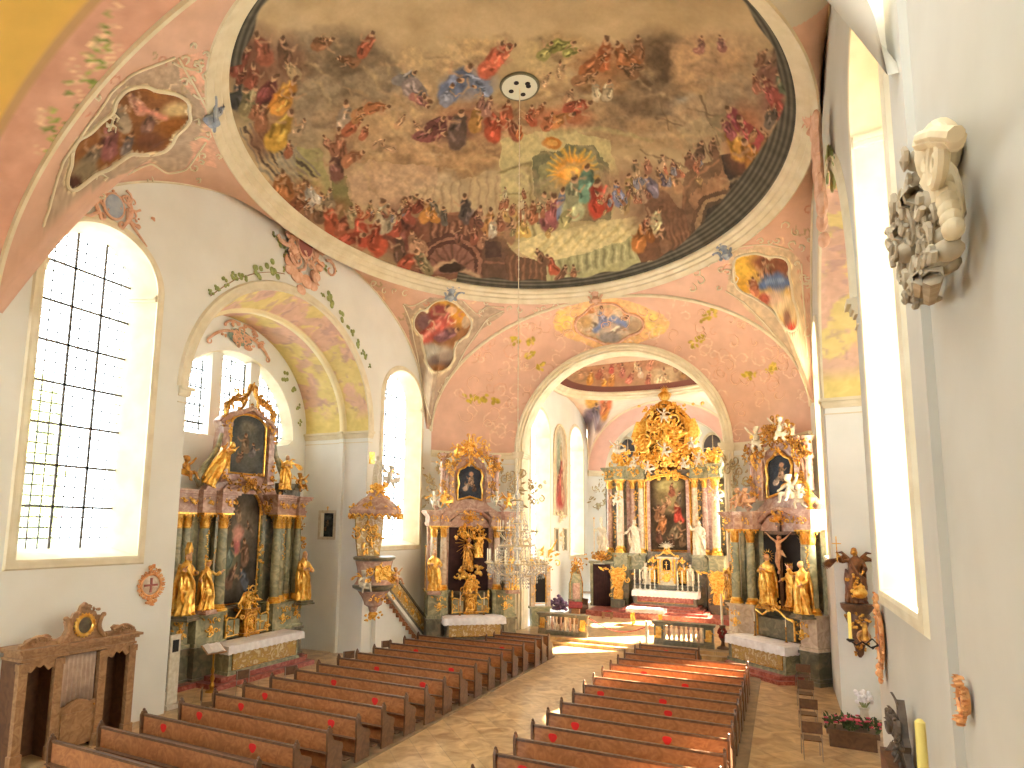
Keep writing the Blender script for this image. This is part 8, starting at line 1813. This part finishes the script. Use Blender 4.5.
# choir left wall fresco with small grilles below
t = thing('wall_fresco', 'tall arched fresco with a red-robed figure on the left choir wall', 'fresco', (CL+.02, 36.45, 0), pi/2)
painting('painted_panel', t, 1.15, 6.2, 10.6, 1.2, -.02, 14, (190, 170, 140), [('e', 0, 20, 16, 20, (196, 186, 160), 0, .9), ('f', 2, 56, 50, (196, 84, 76), 90), ('f', -8, 40, 34, (120, 140, 120), 80), ('e', 0, 82, 20, 12, (166, 76, 66), 0, .8), ('f', 10, 70, 36, (206, 150, 120), 100), ('f', -10, 66, 30, (140, 70, 62), 70), ('e', -8, 28, 10, 16, (150, 156, 130), 0, .9), ('f', 4, 30, 22, (206, 180, 120), 90)])
mb = MB(); frame_path(arch_outline(1.2, 6.15, 10.6, 1.25, 16), mb, .06, -.04); cluster(mb, 0, 6.1, 1.2, .6, -.05, 4, 14, .05, .05); mb.build('stucco_frame', stucco, t)
for k, x_ in enumerate((35.7, 37.3)):
    w = thing('choir_grille', 'dark narrow grille window low under the choir fresco, %s one' % ('left', 'right')[k], 'grille', (CL+.03, x_, 0), pi/2)
    mb = MB(); mb.box(-.3, .3, -.02, .02, 4.0, 5.3); mb.build('opening', black, w, smooth=0); mb = MB()
    for q in range(4): mb.box(-.25+q*.17-.01, -.25+q*.17+.01, -.04, -.02, 4.0, 5.3)
    mb.box(-.36, -.3, -.05, .02, 3.95, 5.35); mb.box(.3, .36, -.05, .02, 3.95, 5.35); mb.box(-.36, .36, -.05, .02, 5.3, 5.38); mb.build('frame', cream, w, smooth=0)
g = MB(T(CL+.05, 36.45, 4.6, pi/2)); cluster(g, 0, 0, .5, .9, -.02, 5, 12, .04, .04); struct(g.build('trim_%d' % tn, stucco)); tn += 1
# garlands left and right of the corner altars, painted rose festoons of the apse and walls
for cx_, cy_, cz_, rz, s in ((-8.35, 26.55, 7.3, .6, 1), (-5.35, 28.95, 7.4, .75, 1), (5.4, 28.9, 7.6, -.75, 1.1), (7.9, 26.8, 7.6, -.7, .9), (-4.4, 42.4, 7.8, .3, 1), (4.3, 42.4, 7.8, -.3, 1), (-4.7, 30.2, 7.2, .6, .7)):
    g = MB(T(cx_, cy_, cz_, rz)); cluster(g, 0, 0, 1.1*s, 1.8*s, 0, int(cx_*7), 30, .032, .04); struct(g.build('trim_%d' % tn, mat('festoon_%d' % tn, (190, 172, 124), .8, c2=(160, 136, 100), scale=6, spec=.2))); tn += 1
# ------------------------------------------------------------ trees outside the left window
for k, (x_, y_, h_, s) in enumerate(((-24, 15.3, 12, 1.9), (-30, 18.0, 15, 2.4))):
    t = thing('tree', ('green leafy tree outside the big left window', 'taller green tree further back outside the left window')[k], 'tree', (x_, y_, -1), 0)
    mb = MB(); mb.tube([(0, 0, 0), (.1, .1, h_*.4), (0, 0, h_*.7)], [.35, .28, .15], 8); mb.build('trunk', wood_dark, t)
    mb = MB(); rd = random.Random(k)
    for q in range(2600):
        a = rd.uniform(0, 6.28); b = rd.uniform(-1, 1); r = s*rd.uniform(.6, 1)*(1+.2*math.sin(a*5+b*4)); c = Vector((r*math.cos(a)*math.sqrt(1-b*b), r*math.sin(a)*math.sqrt(1-b*b), h_*.62+b*h_*.38)); n1 = Vector((rd.gauss(0, 1), rd.gauss(0, 1), rd.gauss(0, 1))).normalized(); n2 = n1.orthogonal().normalized()*.22; n3 = n1.cross(n2).normalized()*.34
        mb.add([tuple(c-n2), tuple(c-n3), tuple(c+n2), tuple(c+n3)], [(0, 1, 2, 3)])
    mb.build('foliage', leaf_m, t, smooth=0)
